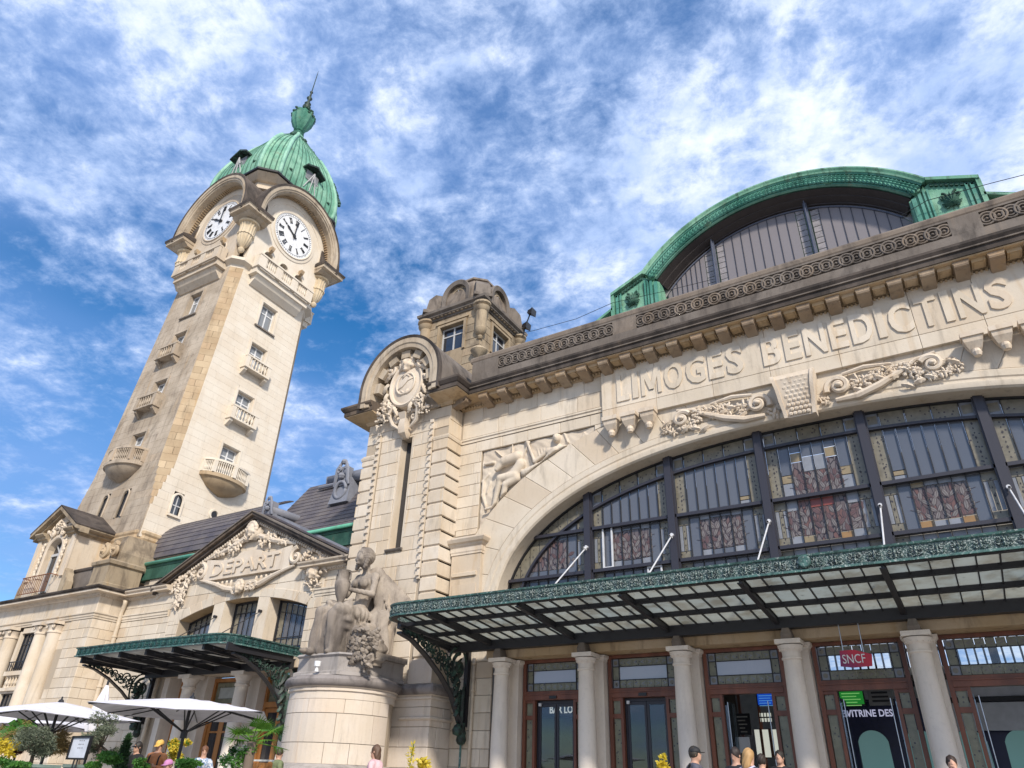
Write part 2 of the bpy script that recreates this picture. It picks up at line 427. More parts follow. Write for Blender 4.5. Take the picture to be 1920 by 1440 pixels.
M['iron'] = NT('dark_painted_iron').fin((.018, .018, .022), .5)
M['iron_scroll'] = iron_patina('scrolled_iron', (.012, .016, .015), (.03, .075, .055), (.16, .18, .14), .4, .66)
M['mullion'] = NT('blue_grey_iron').fin((.030, .029, .040), .45)
def glassy(name, col, rough=.06, spec=.9, **k):
    t = NT(name); n = t.noise(1.1, 3); t.bump(n, .012, .5)
    return t.fin(col, rough, Specular_IOR_Level=spec, IOR=1.55, **k)
M['glass'] = glassy('dark_window_glass', (.015, .02, .03), .04)
M['glass_blue'] = glassy('clear_pane_glass', (.10, .11, .135), .12, .6)
M['glass_dome'] = NT('frosted_dome_glass').fin((.21, .19, .195), .4)
def leaded(name, base, dark, sc_, th=.23):
    t = NT(name); v = t.vor(sc_)
    c = t.mix(t.rng(v, th-.06, th), dark, t.mix(t.rng(t.noise(6, 3), .3, .7), base, tuple(x*1.35 for x in base)))
    t.bump(t.noise(40, 2), .004)
    return t.fin(c, .28, Specular_IOR_Level=.5)
M['glass_pattern'] = leaded('patterned_leaded_glass', (.165, .15, .115), (.05, .045, .05), 7.5)
M['glass_lace'] = leaded('transom_leaded_glass', (.17, .17, .12), (.05, .05, .06), 9)
def leafglass(name, a, b, c3):
    t = NT(name); v = t.map((9, 9, 3.2), (0, 0, 0), None, (0, R(28), 0))
    w = t.vor(1.0, v, 'DISTANCE_TO_EDGE'); rid = t.vor(1.0, v, 'F1', 'Color')
    sp = t.n('ShaderNodeSeparateColor'); t.l(rid, sp.inputs[0])
    c = t.mix(t.rng(sp.outputs[0], .3, .6), a, b); c = t.mix(t.rng(sp.outputs[1], .62, .7), c, c3)
    c = t.mix(t.rng(w, .03, .09), (.02, .014, .018), c)
    return t.fin(c, .3, Specular_IOR_Level=.5)
M['glass_leaf'] = leafglass('leaf_stained_glass', (.12, .10, .105), (.15, .13, .13), (.14, .09, .085))
M['glass_red'] = leafglass('red_stained_glass', (.12, .10, .10), (.15, .13, .13), (.15, .08, .07))
def flat(name, col, rough=.5, **k):
    t = NT(name); c = t.mix(t.rng(t.noise(4, 4), .3, .7), col, tuple(x*.82 for x in col)); return t.fin(c, rough, **k)
M['amber'] = flat('amber_glass', (.29, .23, .14), .3)
M['orange'] = flat('orange_glass', (.32, .19, .08), .3)
M['redglass'] = flat('scarlet_glass', (.26, .07, .055), .3)
M['whiteglass'] = flat('pale_glass', (.25, .265, .30), .25)
M['leafpiece'] = flat('grey_leaf_glass', (.21, .19, .185), .35)
M['leafred'] = flat('red_leaf_glass', (.14, .08, .08), .35)
M['whiteframe'] = flat('white_paint', (.62, .63, .66), .5)
M['slate'] = None
def slate():
    t = NT('slate'); br = t.n('ShaderNodeTexBrick')
    c = t.mix(t.rng(t.noise(1.2, 6, .6), .35, .65), (.075, .068, .082), (.13, .115, .115))
    c = t.mix(t.rng(t.rand(), 0, 1, 0, .25), c, (.05, .045, .06))
    c = t.mix(t.math('MULTIPLY', t.rng(t.noise(3, 6, .7, t.map((.3, .3, 3))), .5, .7), .5), c, (.16, .12, .09))
    t.bump(t.noise(14, 4), .01)
    return t.fin(c, .6)
M['slate'] = slate()
M['zinc'] = stone('zinc', (.17, .18, .215), (.24, .25, .29), g=.3, ru=.05, var=.05, grime=(.09, .085, .10))
def wood(name, a, b):
    t = NT(name); c = t.mix(t.rng(t.noise(3, 6, .6, t.map((1, 1, .12))), .35, .65), a, b); return t.fin(c, .45)
M['wood'] = wood('red_brown_joinery', (.13, .045, .026), (.20, .07, .038))
M['wood_light'] = wood('orange_oak_joinery', (.34, .14, .04), (.44, .20, .065))
M['canvas'] = flat('parasol_canvas', (.74, .72, .76), .9)
M['black'] = flat('black_metal', (.015, .015, .018), .4)
M['steel'] = NT('brushed_steel').fin((.55, .56, .58), .3, 1.)
M['white'] = flat('white_plate', (.8, .8, .8), .5)
M['pipe'] = flat('cream_downpipe', (.60, .50, .38), .5)
M['clock'] = flat('clock_enamel', (.80, .80, .80), .35)
M['ink'] = flat('clock_black', (.02, .02, .022), .5)
M['paleframe'] = flat('pale_window_frame', (.50, .50, .50), .5)
def canopy_glass():
    t = NT('wired_canopy_glass'); n = t.rng(t.noise(1.5, 6, .65), .4, .68); r = t.rand()
    c = t.mix(n, (.46, .50, .49), (.29, .28, .24)); c = t.mix(t.math('MULTIPLY', r, .5), c, (.56, .54, .47))
    tr = t.n('ShaderNodeBsdfTranslucent'); t.l(c, tr.inputs[0]); mx = t.n('ShaderNodeMixShader'); mx.inputs[0].default_value = .8
    t.fin(c, .35); t.l(t.b.outputs[0], mx.inputs[1]); t.l(tr.outputs[0], mx.inputs[2]); tp = t.n('ShaderNodeBsdfTransparent'); tp.inputs[0].default_value = (.9, .92, .9, 1); m2 = t.n('ShaderNodeMixShader'); m2.inputs[0].default_value = .22
    t.l(mx.outputs[0], m2.inputs[1]); t.l(tp.outputs[0], m2.inputs[2]); t.l(m2.outputs[0], t.out.inputs[0])
    return t.m
M['canopy_glass'] = canopy_glass()
def emit(name, col, st):
    t = NT(name); return t.fin(col, .5, Emission_Color=col, Emission_Strength=st)
def leafmat(name, a, b):
    t = NT(name); c = t.mix(t.rng(t.noise(2.5, 4), .35, .65), a, b)
    tr = t.n('ShaderNodeBsdfTranslucent'); t.l(c, tr.inputs[0]); mx = t.n('ShaderNodeMixShader'); mx.inputs[0].default_value = .35
    t.fin(c, .6); t.l(t.b.outputs[0], mx.inputs[1]); t.l(tr.outputs[0], mx.inputs[2]); t.l(mx.outputs[0], t.out.inputs[0])
    return t.m
M['olive'] = leafmat('olive_leaves', (.10, .12, .075), (.22, .25, .17))
M['green'] = leafmat('fresh_leaves', (.035, .13, .02), (.09, .25, .035))
M['darkgreen'] = leafmat('cypress_leaves', (.015, .05, .015), (.035, .09, .03))
M['straw'] = leafmat('dry_grass', (.30, .21, .08), (.42, .31, .13))
M['yellow'] = leafmat('yellow_flowers', (.62, .48, .03), (.75, .60, .08))
M['purpleleaf'] = leafmat('purple_leaves', (.07, .02, .02), (.12, .04, .03))
M['palm'] = leafmat('palm_fronds', (.06, .18, .015), (.16, .32, .03))
M['whiteflower'] = leafmat('white_blooms', (.6, .6, .55), (.75, .75, .7))
M['bark'] = flat('bark', (.16, .12, .09), .9)
M['planter'] = flat('grey_green_planter', (.20, .27, .24), .6)
def clear():
    t = NT('clear_glass'); tr = t.n('ShaderNodeBsdfTransparent'); tr.inputs[0].default_value = (.80, .84, .86, 1)
    gl = t.n('ShaderNodeBsdfGlossy'); gl.inputs['Roughness'].default_value = .02; gl.inputs[0].default_value = (.9, .95, 1, 1)
    fr = t.n('ShaderNodeFresnel'); fr.inputs[0].default_value = 1.6
    mx = t.n('ShaderNodeMixShader'); t.l(fr.outputs[0], mx.inputs[0]); t.l(tr.outputs[0], mx.inputs[1]); t.l(gl.outputs[0], mx.inputs[2])
    t.l(mx.outputs[0], t.out.inputs[0]); return t.m
M['clear'] = clear()
M['glass_domelace'] = leaded('dome_leaded_glass', (.24, .22, .22), (.09, .08, .09), 9, .15)
M['dome_post'] = flat('grey_iron_post', (.10, .11, .15), .4)
M['stone_hood'] = stone('hood_stone', (.42, .34, .25), (.52, .44, .34), g=.6, ru=.4, var=.08, grime=(.18, .14, .11), soot=.4, soots=(.09, .075, .065))
M['stone_front_upper'] = stone('limestone_front_upper', (.52, .43, .33), (.58, .50, .40), g=.4, ru=.3, var=.08, grime=(.22, .17, .13))
M['stone_pendant'] = stone('pendant_stone', (.58, .46, .30), (.62, .52, .38), g=.35, ru=.4, var=.05, grime=(.24, .17, .10))
M['copper_seam'] = copper('copper_seam', (.035, .11, .075), (.08, .20, .14), (.02, .05, .035), .5)
M['copper_rib'] = copper('copper_rib', (.20, .42, .31), (.30, .52, .40), (.06, .15, .10), .6)
M['copper_urn'] = copper('copper_urn', (.045, .18, .125), (.10, .28, .20), (.02, .08, .05), .7)
M['dome_frame'] = flat('dormer_grey', (.20, .21, .22), .6)
M['stone_drum'] = stone('drum_stone', (.56, .47, .36), (.62, .53, .42), g=.3, ru=.3, var=.08)
M['copper_gutter'] = copper('gutter_copper', (.10, .38, .26), (.16, .46, .34), (.03, .12, .08), .4)
def canopy_glass2():
    t = NT('dusty_canopy_glass'); n = t.rng(t.noise(1.5, 6, .65), .4, .68)
    c = t.mix(n, (.52, .52, .50), (.36, .34, .30))
    tr = t.n('ShaderNodeBsdfTranslucent'); t.l(c, tr.inputs[0]); mx = t.n('ShaderNodeMixShader'); mx.inputs[0].default_value = .6
    t.fin(c, .4); t.l(t.b.outputs[0], mx.inputs[1]); t.l(tr.outputs[0], mx.inputs[2]); t.l(mx.outputs[0], t.out.inputs[0])
    return t.m
M['canopy_glass2'] = canopy_glass2()
M['stone_grey2'] = stone('lichened_grey_stone', (.34, .31, .29), (.44, .40, .37), g=.5, ru=.1, var=.06, grime=(.13, .12, .115), soot=.4, soots=(.08, .07, .07))
M['stone_dark2'] = stone('lichened_dark_moulding', (.20, .175, .165), (.28, .25, .235), g=.5, ru=.05, var=.06, grime=(.07, .06, .06), soot=.6, soots=(.035, .03, .03))
M['glass_tower'] = glassy('curtained_glass', (.20, .21, .22), .15, .6)
M['whitesash'] = flat('white_sash', (.70, .70, .70), .5)
M['stone_mod'] = stone('modillion_stone', (.27, .20, .14), (.36, .28, .20), g=.55, ru=.4, var=.15, grime=(.10, .075, .055), soot=.3)
M['leafdark'] = flat('leaf_leading', (.075, .055, .06), .5)
M['skyglass'] = glassy('painted_reflection_glass', (.40, .41, .46), .08, 1.0)  # bright cloud reflection put into the pale base colour
M['stone_relief'] = stone('relief_stone', (.56, .47, .37), (.62, .54, .44), g=.30, ru=.35, var=.0, grime=(.24, .18, .12))
M['reveal'] = flat('brown_iron_reveal', (.045, .036, .034), .5)
# ---------------------------------------------------------------- masonry and ornament vocabulary
STONE_COUNT = {}
STUFF_POOL = {}
def stone_poly(parent, poly, fr, mat, d1=0.0, d0=-.06, bev=.012, name='stone', limit=290):
    key = parent.name; STONE_COUNT[key] = STONE_COUNT.get(key, 0)+1
    if STONE_COUNT[key] > limit:
        STUFF_POOL.setdefault((key, mat.name), (MB(), parent, mat))[0].prism(poly, fr, d0, d1, bev); return
    cs = sum(p[0] for p in poly)/len(poly); cz = sum(p[1] for p in poly)/len(poly)
    o = fr(cs, cz, 0)
    mb = MB().prism(poly, fr, d0, d1, bev)
    mb.v = [(v[0]-o[0], v[1]-o[1], v[2]-o[2]) for v in mb.v]
    return mb.build(name, mat, parent, loc=o)
def flush_stuff():
    for (k, m), (mb, parent, mat) in STUFF_POOL.items():
        mb.build('small_stones', mat, parent, kind='stuff')
def courses(parent, fr, mat, s0, s1, z0, z1, ch, ln, lo=None, hi=None, holes=(), j=.012, d1=0., jit=.010, seed=0, d0=-.06, bev=.012, left=None, right=None):
    """coursed ashlar on a flat wall; lo/hi optional curves; holes = rects cut out (s0,s1,z0,z1)"""
    rnd = random.Random(seed+int(s0*10)+int(z0*7)); n = max(1, round((z1-z0)/ch)); ch = (z1-z0)/n
    for r in range(n):
        a, b = z0+r*ch, z0+(r+1)*ch; zm = (a+b)/2
        ss, se = s0, s1
        if left: ss = left(zm)
        if right: se = right(zm)
        x = ss; first = True; cuts = [ss]
        while x < se-.02:
            w = ln*(rnd.uniform(.75, 1.3)); 
            if first and r % 2: w *= .5
            first = False; x = min(se, x+w)
            if se-x < ln*.35: x = se
            cuts.append(x)
        for h in holes:
            if h[2] < b-.03 and h[3] > a+.03: cuts += [c for c in (h[0], h[1]) if ss < c < se]
        cuts = sorted(set(round(c, 4) for c in cuts))
        for p, q in zip(cuts[:-1], cuts[1:]):
            if q-p < .06: continue
            m = (p+q)/2
            lo_z, hi_z = a, b; skip = False
            for h in holes:
                if h[0]-.01 <= m <= h[1]+.01:
                    if h[2] <= a+.03 and h[3] >= b-.03: skip = True
                    elif h[2] <= a+.03 < h[3] < b: lo_z = max(lo_z, h[3])
                    elif a < h[2] < b and h[3] >= b-.03: hi_z = min(hi_z, h[2])
            if skip or hi_z-lo_z < .05: continue
            dd = d1+rnd.uniform(-jit, jit)*.5
            P, Q, A, B = p+j/2, q-j/2, lo_z+j/2, hi_z-j/2
            if lo or hi:
                k = 6; xs = [P+(Q-P)*i/k for i in range(k+1)]
                L = [max(A, lo(x)+j/2) if lo else A for x in xs]; H = [min(B, hi(x)-j/2) if hi else B for x in xs]
                ok = [i for i in range(k+1) if H[i]-L[i] > .03]
                if len(ok) < 2: continue
                i0, i1 = ok[0], ok[-1]; low = [(xs[i], L[i]) for i in range(i0, i1+1)]; top = [(xs[i], H[i]) for i in range(i1, i0-1, -1)]
                def simp(pts):
                    if max(p_[1] for p_ in pts)-min(p_[1] for p_ in pts) < .004: return [pts[0], pts[-1]]
                    return pts
                stone_poly(parent, simp(low)+simp(top), fr, mat, dd, d0, bev)
            else:
                stone_poly(parent, [(P, A), (Q, A), (Q, B), (P, B)], fr, mat, dd, d0, bev)
def voussoirs(parent, f_in, f_out, n, fr, mat, d1, j=.008, d0=-.06, sub=3):
    for i in range(n):
        a, b = i/n+j/n, (i+1)/n-j/n
        poly = [f_in(a+(b-a)*k/sub) for k in range(sub+1)][::-1]+[f_out(a+(b-a)*k/sub) for k in range(sub+1)]
        # orientation: make counter-clockwise
        A = sum(poly[k-1][0]*poly[k][1]-poly[k][0]*poly[k-1][1] for k in range(len(poly)))
        if A < 0: poly = poly[::-1]
        stone_poly(parent, poly, fr, mat, d1, d0)
def spiral(mb, c, r0, r1, turns, fr, d, tr0, tr1, a0=0, sgn=1, n=26, dome=0.0):
    """volute tube on a wall, shrinking towards its eye"""
    pts, rr = [], []
    for i in range(n+1):
        t = i/n; a = R(a0)+sgn*turns*2*math.pi*t; r = r0*(r1/r0)**t
        pts.append(fr(c[0]+r*math.cos(a), c[1]+r*math.sin(a), d+dome*t)); rr.append(tr0+(tr1-tr0)*t)
    mb.tube(pts, rr, 6); 
    e = fr(c[0], c[1], d+dome); mb.lathe([(0, -.8*tr0), (tr0*.9, -.4*tr0), (tr0*1.1, 0), (tr0*.9, .5*tr0), (0, .9*tr0)], e, 8)
def leaf(mb, p, q, w, fr, d, bulge=.04, lobes=3):
    """acanthus-like leaf lying on a wall from p to q"""
    px, pz = p; qx, qz = q; dx, dz = qx-px, qz-pz; L = math.hypot(dx, dz) or 1; ux, uz = dx/L, dz/L; nx, nz = -uz, ux
    m = lobes*2+1; spine = []; lf = []; rt = []
    for i in range(m+1):
        t = i/m; ww = w*math.sin(math.pi*min(1, t*.9+.08))**.7*(1 if i % 2 else .58)
        if i == m: ww = 0.002
        b = d+bulge*math.sin(math.pi*min(1, t+.15))
        spine.append(fr(px+dx*t, pz+dz*t, b+bulge*.55)); lf.append(fr(px+dx*t+nx*ww, pz+dz*t+nz*ww, b-bulge*.45)); rt.append(fr(px+dx*t-nx*ww, pz+dz*t-nz*ww, b-bulge*.45))
    vs = spine+lf+rt; n = m+1; fs = []
    for i in range(m): fs += [(i, i+1, n+i+1, n+i), (i+1, i, 2*n+i, 2*n+i+1)]
    mb.add(vs, fs)
def blob(mb, c, r, fr, d, n=7):
    e = fr(c[0], c[1], d); k = 4
    mb.lathe([(r*math.sin(math.pi*i/k), r*math.cos(math.pi*i/k)*.9) for i in range(k+1)], e, n)
def cluster(mb, c, rx_, rz_, fr, d, n, r, rnd, lf=.4):
    for _ in range(n):
        a = rnd.uniform(0, 6.283); q = rnd.random()**.6; x = c[0]+rx_*q*math.cos(a); z = c[1]+rz_*q*math.sin(a); dd = d+r*1.2*(1-q)
        if rnd.random() < lf:
            b = rnd.uniform(0, 6.283); leaf(mb, (x, z), (x+math.cos(b)*r*3, z+math.sin(b)*r*3), r*.9, fr, dd, r*.6, 2)
        else: blob(mb, (x, z), r*rnd.uniform(.6, 1.15), fr, dd, 6)
def mask_sdf(s):
    """a carved face about 1 unit tall, looking along -Y, hair and scroll collar"""
    def f(P):
        P = P/s
        d = d_ell(P, (0, 0, 0), (.33, .30, .45))
        d = smin(d, d_ell(P, (0, -.30, -.02), (.055, .10, .14)), .06)          # nose
        for sx in (-1, 1):
            d = smin(d, d_ell(P, (sx*.15, -.24, .12), (.11, .06, .035)), .03)   # brow
            d = np.maximum(d, -d_ell(P, (sx*.14, -.31, .05), (.07, .06, .035))) # eye socket
            d = smin(d, d_ell(P, (sx*.14, -.235, .05), (.045, .04, .03)), .01)
            d = smin(d, d_ell(P, (sx*.17, -.2, -.12), (.10, .08, .10)), .08)
            for k in range(5):
                a = .35+k*.45
                d = smin(d, d_ell(P, (sx*.40*math.sin(a), -.05, .42*math.cos(a)+.05), (.12, .14, .12)), .03)
        d = np.maximum(d, -d_ell(P, (0, -.32, -.235), (.09, .07, .018)))
        d = smin(d, d_ell(P, (0, -.26, -.21), (.09, .05, .02)), .02); d = smin(d, d_ell(P, (0, -.25, -.265), (.07, .05, .022)), .02)
        d = smin(d, d_ell(P, (0, -.2, -.38), (.10, .09, .08)), .06)
        for k in range(7):
            a = -1.2+k*.4; d = smin(d, d_ell(P, (.34*math.sin(a), -.12, .40*math.cos(a)+.06), (.09, .10, .09)), .02)
        return d*s
    return f
def put_mask(parent, name, s, loc, mat, h=.03):
    return sdf_obj(name, mask_sdf(s), (-.62*s, -.5*s, -.6*s), (.62*s, .32*s, .68*s), h, mat, parent, loc=loc)
def casement(parent, s, z, w, h, fr, mat, glass, bars=(2, 1), d=-.25, t=.05, name='window'):
    """window: frame with sash bars, one pane object behind it; (s,z) = centre"""
    mb = MB(); s0, s1, z0, z1 = s-w/2, s+w/2, z-h/2, z+h/2
    def rect(a, b, c, e, d0, d1): mb.prism([(a, c), (b, c), (b, e), (a, e)], fr, d0, d1)
    rect(s0, s0+t, z0, z1, d-.05, d+.03); rect(s1-t, s1, z0, z1, d-.05, d+.03); rect(s0+t, s1-t, z0, z0+t, d-.05, d+.025); rect(s0+t, s1-t, z1-t, z1, d-.05, d+.025)
    for i in range(1, bars[0]):
        x = s0+(s1-s0)*i/bars[0]; rect(x-t*.55, x+t*.55, z0+t, z1-t, d-.04, d+.02)
    for i in range(1, bars[1]):
        y = z0+(z1-z0)*(i/bars[1] if bars[1] > 2 else .68); rect(s0+t, s1-t, y-t*.5, y+t*.5, d-.035, d+.015)
    w_ = mb.build(name, mat, parent)
    MB().prism([(s0, z0), (s1, z0), (s1, z1), (s0, z1)], fr, d-.04, d-.015).build('pane', glass, w_)
    return w_
def baluster_row(mb, p, q, z0, z1, n, r=.055):
    for i in range(n):
        t = (i+.5)/n; x = p[0]+(q[0]-p[0])*t; y = p[1]+(q[1]-p[1])*t; h = z1-z0
        mb.lathe([(r, 0), (r, h*.1), (r*.5, h*.15), (r*1.1, h*.38), (r*.5, h*.75), (r*.9, h*.9), (r, h)], (x, y, z0), 6)
# ---------------------------------------------------------------- main hall
CX, A0, B0, NN, Z0 = -2.55, 10.55, 5.25, 2.4, 5.5
def sell(off=0.):
    def f(t):
        a = math.pi*(1-t); c, s = math.cos(a), math.sin(a)
        return (CX+(A0+off)*math.copysign(abs(c)**(2/NN), c), Z0+(B0+off)*abs(s)**(2/NN))
    return f
def zarch(off=0.):
    def f(x):
        u = abs((x-CX)/(A0+off)); return Z0+(B0+off)*max(0, 1-u**NN)**(1/NN) if u < 1 else Z0-.0
    return f
def reparam(f, n=600, t0=0., t1=1.):
    """resample by arc length"""
    ts = [t0+(t1-t0)*i/n for i in range(n+1)]; ps = [f(t) for t in ts]; L = [0]
    for a, b in zip(ps[:-1], ps[1:]): L.append(L[-1]+math.hypot(b[0]-a[0], b[1]-a[1]))
    def g(u):
        return f(float(np.interp(u*L[-1], L, ts)))
    g.length = L[-1]; return g
hall = thing('station_hall', 'cream stone station hall with the huge arched stained glass window and carved name', 'building', (0, 0, 0))
F20 = FY(20)
XR = 9.4
xs = [-15.0+i*.25 for i in range(int((XR+15)/.25)+1)]
core = MB()
REL = [(-13.95, -9.25, 12.03)]
def hole_lo(x, off=0): return zarch(off)(x) if abs(x-CX) < A0+off else 4.5
sg1 = [x for x in xs if x <= -13.94]+[-13.95]
core.strip(sorted(set(sg1)), lambda x: hole_lo(x, .1), lambda x: 14.3, F20, -1.2, -.02)
sg2 = sorted(set([-13.95]+[x for x in xs if -13.95 < x < -9.25]+[-9.25]))
core.strip(sg2, lambda x: hole_lo(x, .1), lambda x: 12.03, F20, -1.2, -.24)
core.strip([-13.95, -9.25], lambda x: 12.03, lambda x: 14.3, F20, -1.2, -.02)
core.strip(sorted(set([-9.25]+[x for x in xs if x > -9.25])), lambda x: hole_lo(x, .1), lambda x: 14.3, F20, -1.2, -.02)
core.build('wall', M['core'], hall)
# archivolt with soffit
cur = curve_pts(reparam(sell(0)), 90)
MB().arc(cur, [(0, -.75), (0, .03), (.05, .09), (.13, .11), (.2, .11), (.24, .04), (.30, .04), (.34, .07), (.52, .07), (.56, .02), (.56, -.1)], F20).build('archivolt', M['stone'], hall, smooth=35)
voussoirs(hall, reparam(sell(.57)), reparam(sell(1.78)), 31, F20, M['stone'], .008, j=.006)
lo_c = lambda x: (zarch(1.80)(x) if abs(x-CX) < A0+1.80 else 0)
holes = [(-13.95, -9.25, 8.0, 12.03)]
courses(hall, F20, M['stone'], -14.95, -8.88, 5.6, 12.45, .42, 1.1, lo=lo_c, holes=[(-13.95, -9.25, 8.0, 12.03), (-14.9, -13.45, 4, 8.8)], seed=3)
courses(hall, F20, M['stone'], -8.88, XR, 9, 12.0, .48, 1.3, lo=lo_c, seed=5)
courses(hall, F20, M['stone'], -14.9, -8.90, 12.68, 13.92, .62, 1.5, seed=8, jit=.004)
courses(hall, F20, M['stone'], -14.95, -13.06, 0, 5.5, .52, .95, seed=9)
# architrave band
MB().mould([(-15.4, 20.0), (-8.9, 20.0)], [(0, 0), (.03, 0), (.03, .09), (.07, .12), (.07, .18), (.02, .20), (0, .20)], z=12.46).build('architrave', M['stone'], hall)
# relief backing visible as stone
MB().strip(sg2, lambda x: zarch(1.7)(x) if abs(x-CX) < A0+1.7 else 8.2, lambda x: 12.03, F20, -.26, -.20).build('relief_ground', M['stone_orn'], hall)
# name tablet
FT = FY(19.86)
for (a, b) in ((-8.88, -6.9), (-6.9, -5.0), (-5.0, -3.2), (-3.2, -1.2), (-1.2, .9), (.9, 2.5), (2.5, 3.78)):
    stone_poly(hall, [(a+.005, 11.98), (b-.005, 11.98), (b-.005, 12.42), (a+.005, 12.42)], FT, M['stone'], 0, -.16, .008)
    stone_poly(hall, [(a+.005, 12.43), (b-.005, 12.43), (b-.005, 13.97), (a+.005, 13.97)], FT, M['stone'], 0, -.16, .008)
# the inscription
LET = 'LIMOGES BENEDICTINS'
X0, X1, ZB, ZH = -8.28, 3.25, 12.60, 1.02
widths = {'I': .24, 'M': .80, ' ': .42, 'L': .52, 'E': .54, 'S': .60, 'T': .62, 'D': .66, 'O': .72, 'G': .72, 'B': .62, 'N': .70, 'C': .68}
tot = sum(widths[c]+.13 for c in LET)-.13; kx = (X1-X0)/tot; x = X0
for c in LET:
    w = widths[c]*kx
    if c != ' ':
        if c == 'M':
            m = MB(); fr_l = lambda a, z, d: (x+a, 19.861-d, ZB+z); sw = .125
            m.prism([(0, 0), (sw, 0), (sw, ZH), (0, ZH)], fr_l, 0, .046); m.prism([(w-sw, 0), (w, 0), (w, ZH), (w-sw, ZH)], fr_l, 0, .0462)
            m.prism([(w/2-.075, .18), (w/2+.075, .18), (sw+.08, ZH), (0, ZH)], fr_l, 0, .0458); m.prism([(w/2-.075, .18), (w/2+.075, .18), (w, ZH), (w-sw-.08, ZH)], fr_l, 0, .0456)
            m.build('letter', M['stone'], hall)
        else:
            o, _ = text_obj('letter', c, ZH, M['stone'], hall, (x, 19.861, ZB), RY, depth=.046, fit=w, bold=.028)
    x += w+.13*kx
# corbels under the tablet ends
for xc in (-8.48, -7.82, -7.16, 2.06, 2.72, 3.38):
    m = MB(); m.box(xc-.27, xc+.27, 19.50, 19.86, 11.84, 11.98)
    m.loft([[(xc-w, 19.86, z), (xc-w, 19.86-p, z), (xc+w, 19.86-p, z), (xc+w, 19.86, z)] for w, p, z in ((.24, .32, 11.84), (.22, .30, 11.7), (.15, .2, 11.52), (.07, .1, 11.40))])
    m.lathe([(0, -.13), (.09, -.10), (.125, 0), (.09, .1), (0, .13)], (xc, 19.70, 11.40), 10)
    m.build('corbel', M['stone_orn'], hall)
# cornice
PW = [(-22, 19.2)]
cpath = [(-19.17, 22.0), (-19.17, 19.2), (-14.95, 19.2), (-14.95, 20.0), (XR, 20.0)]
# bed mould + dentil backing in ochre
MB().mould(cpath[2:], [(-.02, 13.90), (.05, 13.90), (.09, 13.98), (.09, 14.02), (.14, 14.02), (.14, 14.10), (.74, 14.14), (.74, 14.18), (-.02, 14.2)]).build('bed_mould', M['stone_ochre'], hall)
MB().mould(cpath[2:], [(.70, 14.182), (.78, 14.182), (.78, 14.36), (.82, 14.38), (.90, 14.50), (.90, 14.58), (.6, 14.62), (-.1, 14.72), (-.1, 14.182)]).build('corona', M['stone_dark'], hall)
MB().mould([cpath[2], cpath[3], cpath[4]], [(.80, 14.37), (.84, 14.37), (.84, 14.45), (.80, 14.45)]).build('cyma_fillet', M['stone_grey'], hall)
den = MB(); x = -14.8
while x < XR: den.lathe([(0, -.065), (.045, -.03), (.05, .02), (.03, .06), (0, .065)], (x, 19.87, 13.96), 6); x += .125
y = 19.2
while y < 19.85: den.lathe([(0, -.065), (.045, -.03), (.05, .02), (.03, .06), (0, .065)], (-14.82, y, 13.96), 6); y += .125
den.build('egg_moulding', M['stone_ochre'], hall, smooth=True, kind='stuff')
# modillions
mm = MB(); mm.loft([[(sx*w, -p, z) for sx, p in ((-1, p0), (-1, p1), (1, p1), (1, p0))] for w, p0, p1, z in ((.20, 0, .66, 0), (.20, 0, .66, -.08), (.18, 0, .63, -.10), (.18, 0, .58, -.22), (.18, 0, .26, -.30), (.15, 0, .1, -.36))])
for sx in (-.11, 0, .11): mm.box(sx-.018, sx+.018, -.615, -.1, -.20, -.005) if sx else None
mm.tube([(-.18, -.60, -.13), (.18, -.60, -.13)], .075, 8)
first = mm.build('modillion', M['stone_mod'], hall, loc=(-13.6, 19.98, 14.135))
x = -13.6+.84
while x < XR-.3:
    o = first.copy(); COL.objects.link(o); o.location = (x, 19.98, 14.135); x += .84
for yy in (19.42,):
    o = first.copy(); COL.objects.link(o); o.location = (-14.97, yy, 14.135); o.rotation_euler = (0, 0, R(90))
x = -13.6+.42
while x < XR-.3:
    m = MB(); m.box(x-.17, x+.17, 19.42, 19.80, 14.02, 14.134); m.box(x-.12, x+.12, 19.47, 19.75, 14.0, 14.0199); m.build('caisson', M['stone_ochre'], hall); x += .84
# parapet
PY0 = 19.92
par = MB(); par.box(-14.55, XR, PY0, 20.5, 14.62, 16.02)
par.build('parapet', M['stone_grey'], hall)
MB().mould([(-14.6, 20.4), (-14.6, PY0), (XR, PY0)], [(-.45, 16.02), (.04, 16.02), (.07, 16.08), (.07, 16.22), (.02, 16.30), (-.45, 16.34)]).build('coping', M['stone_grey'], hall)
def frame(x0, x1):
    b = MB(); y = PY0
    for (a, c, e, f) in ((x0-.5, x0, 14.95, 16.02), ):
        pass
panels = [(-13.3, -8.34), (-7.42, 2.46), (3.25, XR)]
fr_ = MB()
fr_.box(-14.55, XR, PY0-.07, PY0-.001, 14.62, 15.40)
fr_.box(-14.55, XR, PY0-.07, PY0-.001, 15.96, 16.0205)
fr_.build('parapet_rail', M['stone_grey'], hall)
for a, b in ((-14.55, -13.3), (-8.34, -7.42), (2.46, 3.25)):
    MB().box(a, b, PY0-.071, PY0-.001, 15.401, 15.959).build('parapet_block', M['stone_grey'], hall)
ros = MB()
for rr, tt in ((.205, .04), (.12, .03)):
    n = 14
    for k in range(n):
        a, b = 2*math.pi*k/n, 2*math.pi*(k+1)/n
    ros.tube([(rr*math.cos(2*math.pi*k/n), -.035, rr*1.05*math.sin(2*math.pi*k/n)) for k in range(n+1)], tt, 5, cap=False)
ros.lathe([(0, -.05), (.045, -.03), (.05, 0), (0, .05)], (0, -.04, 0), 6)
first = None
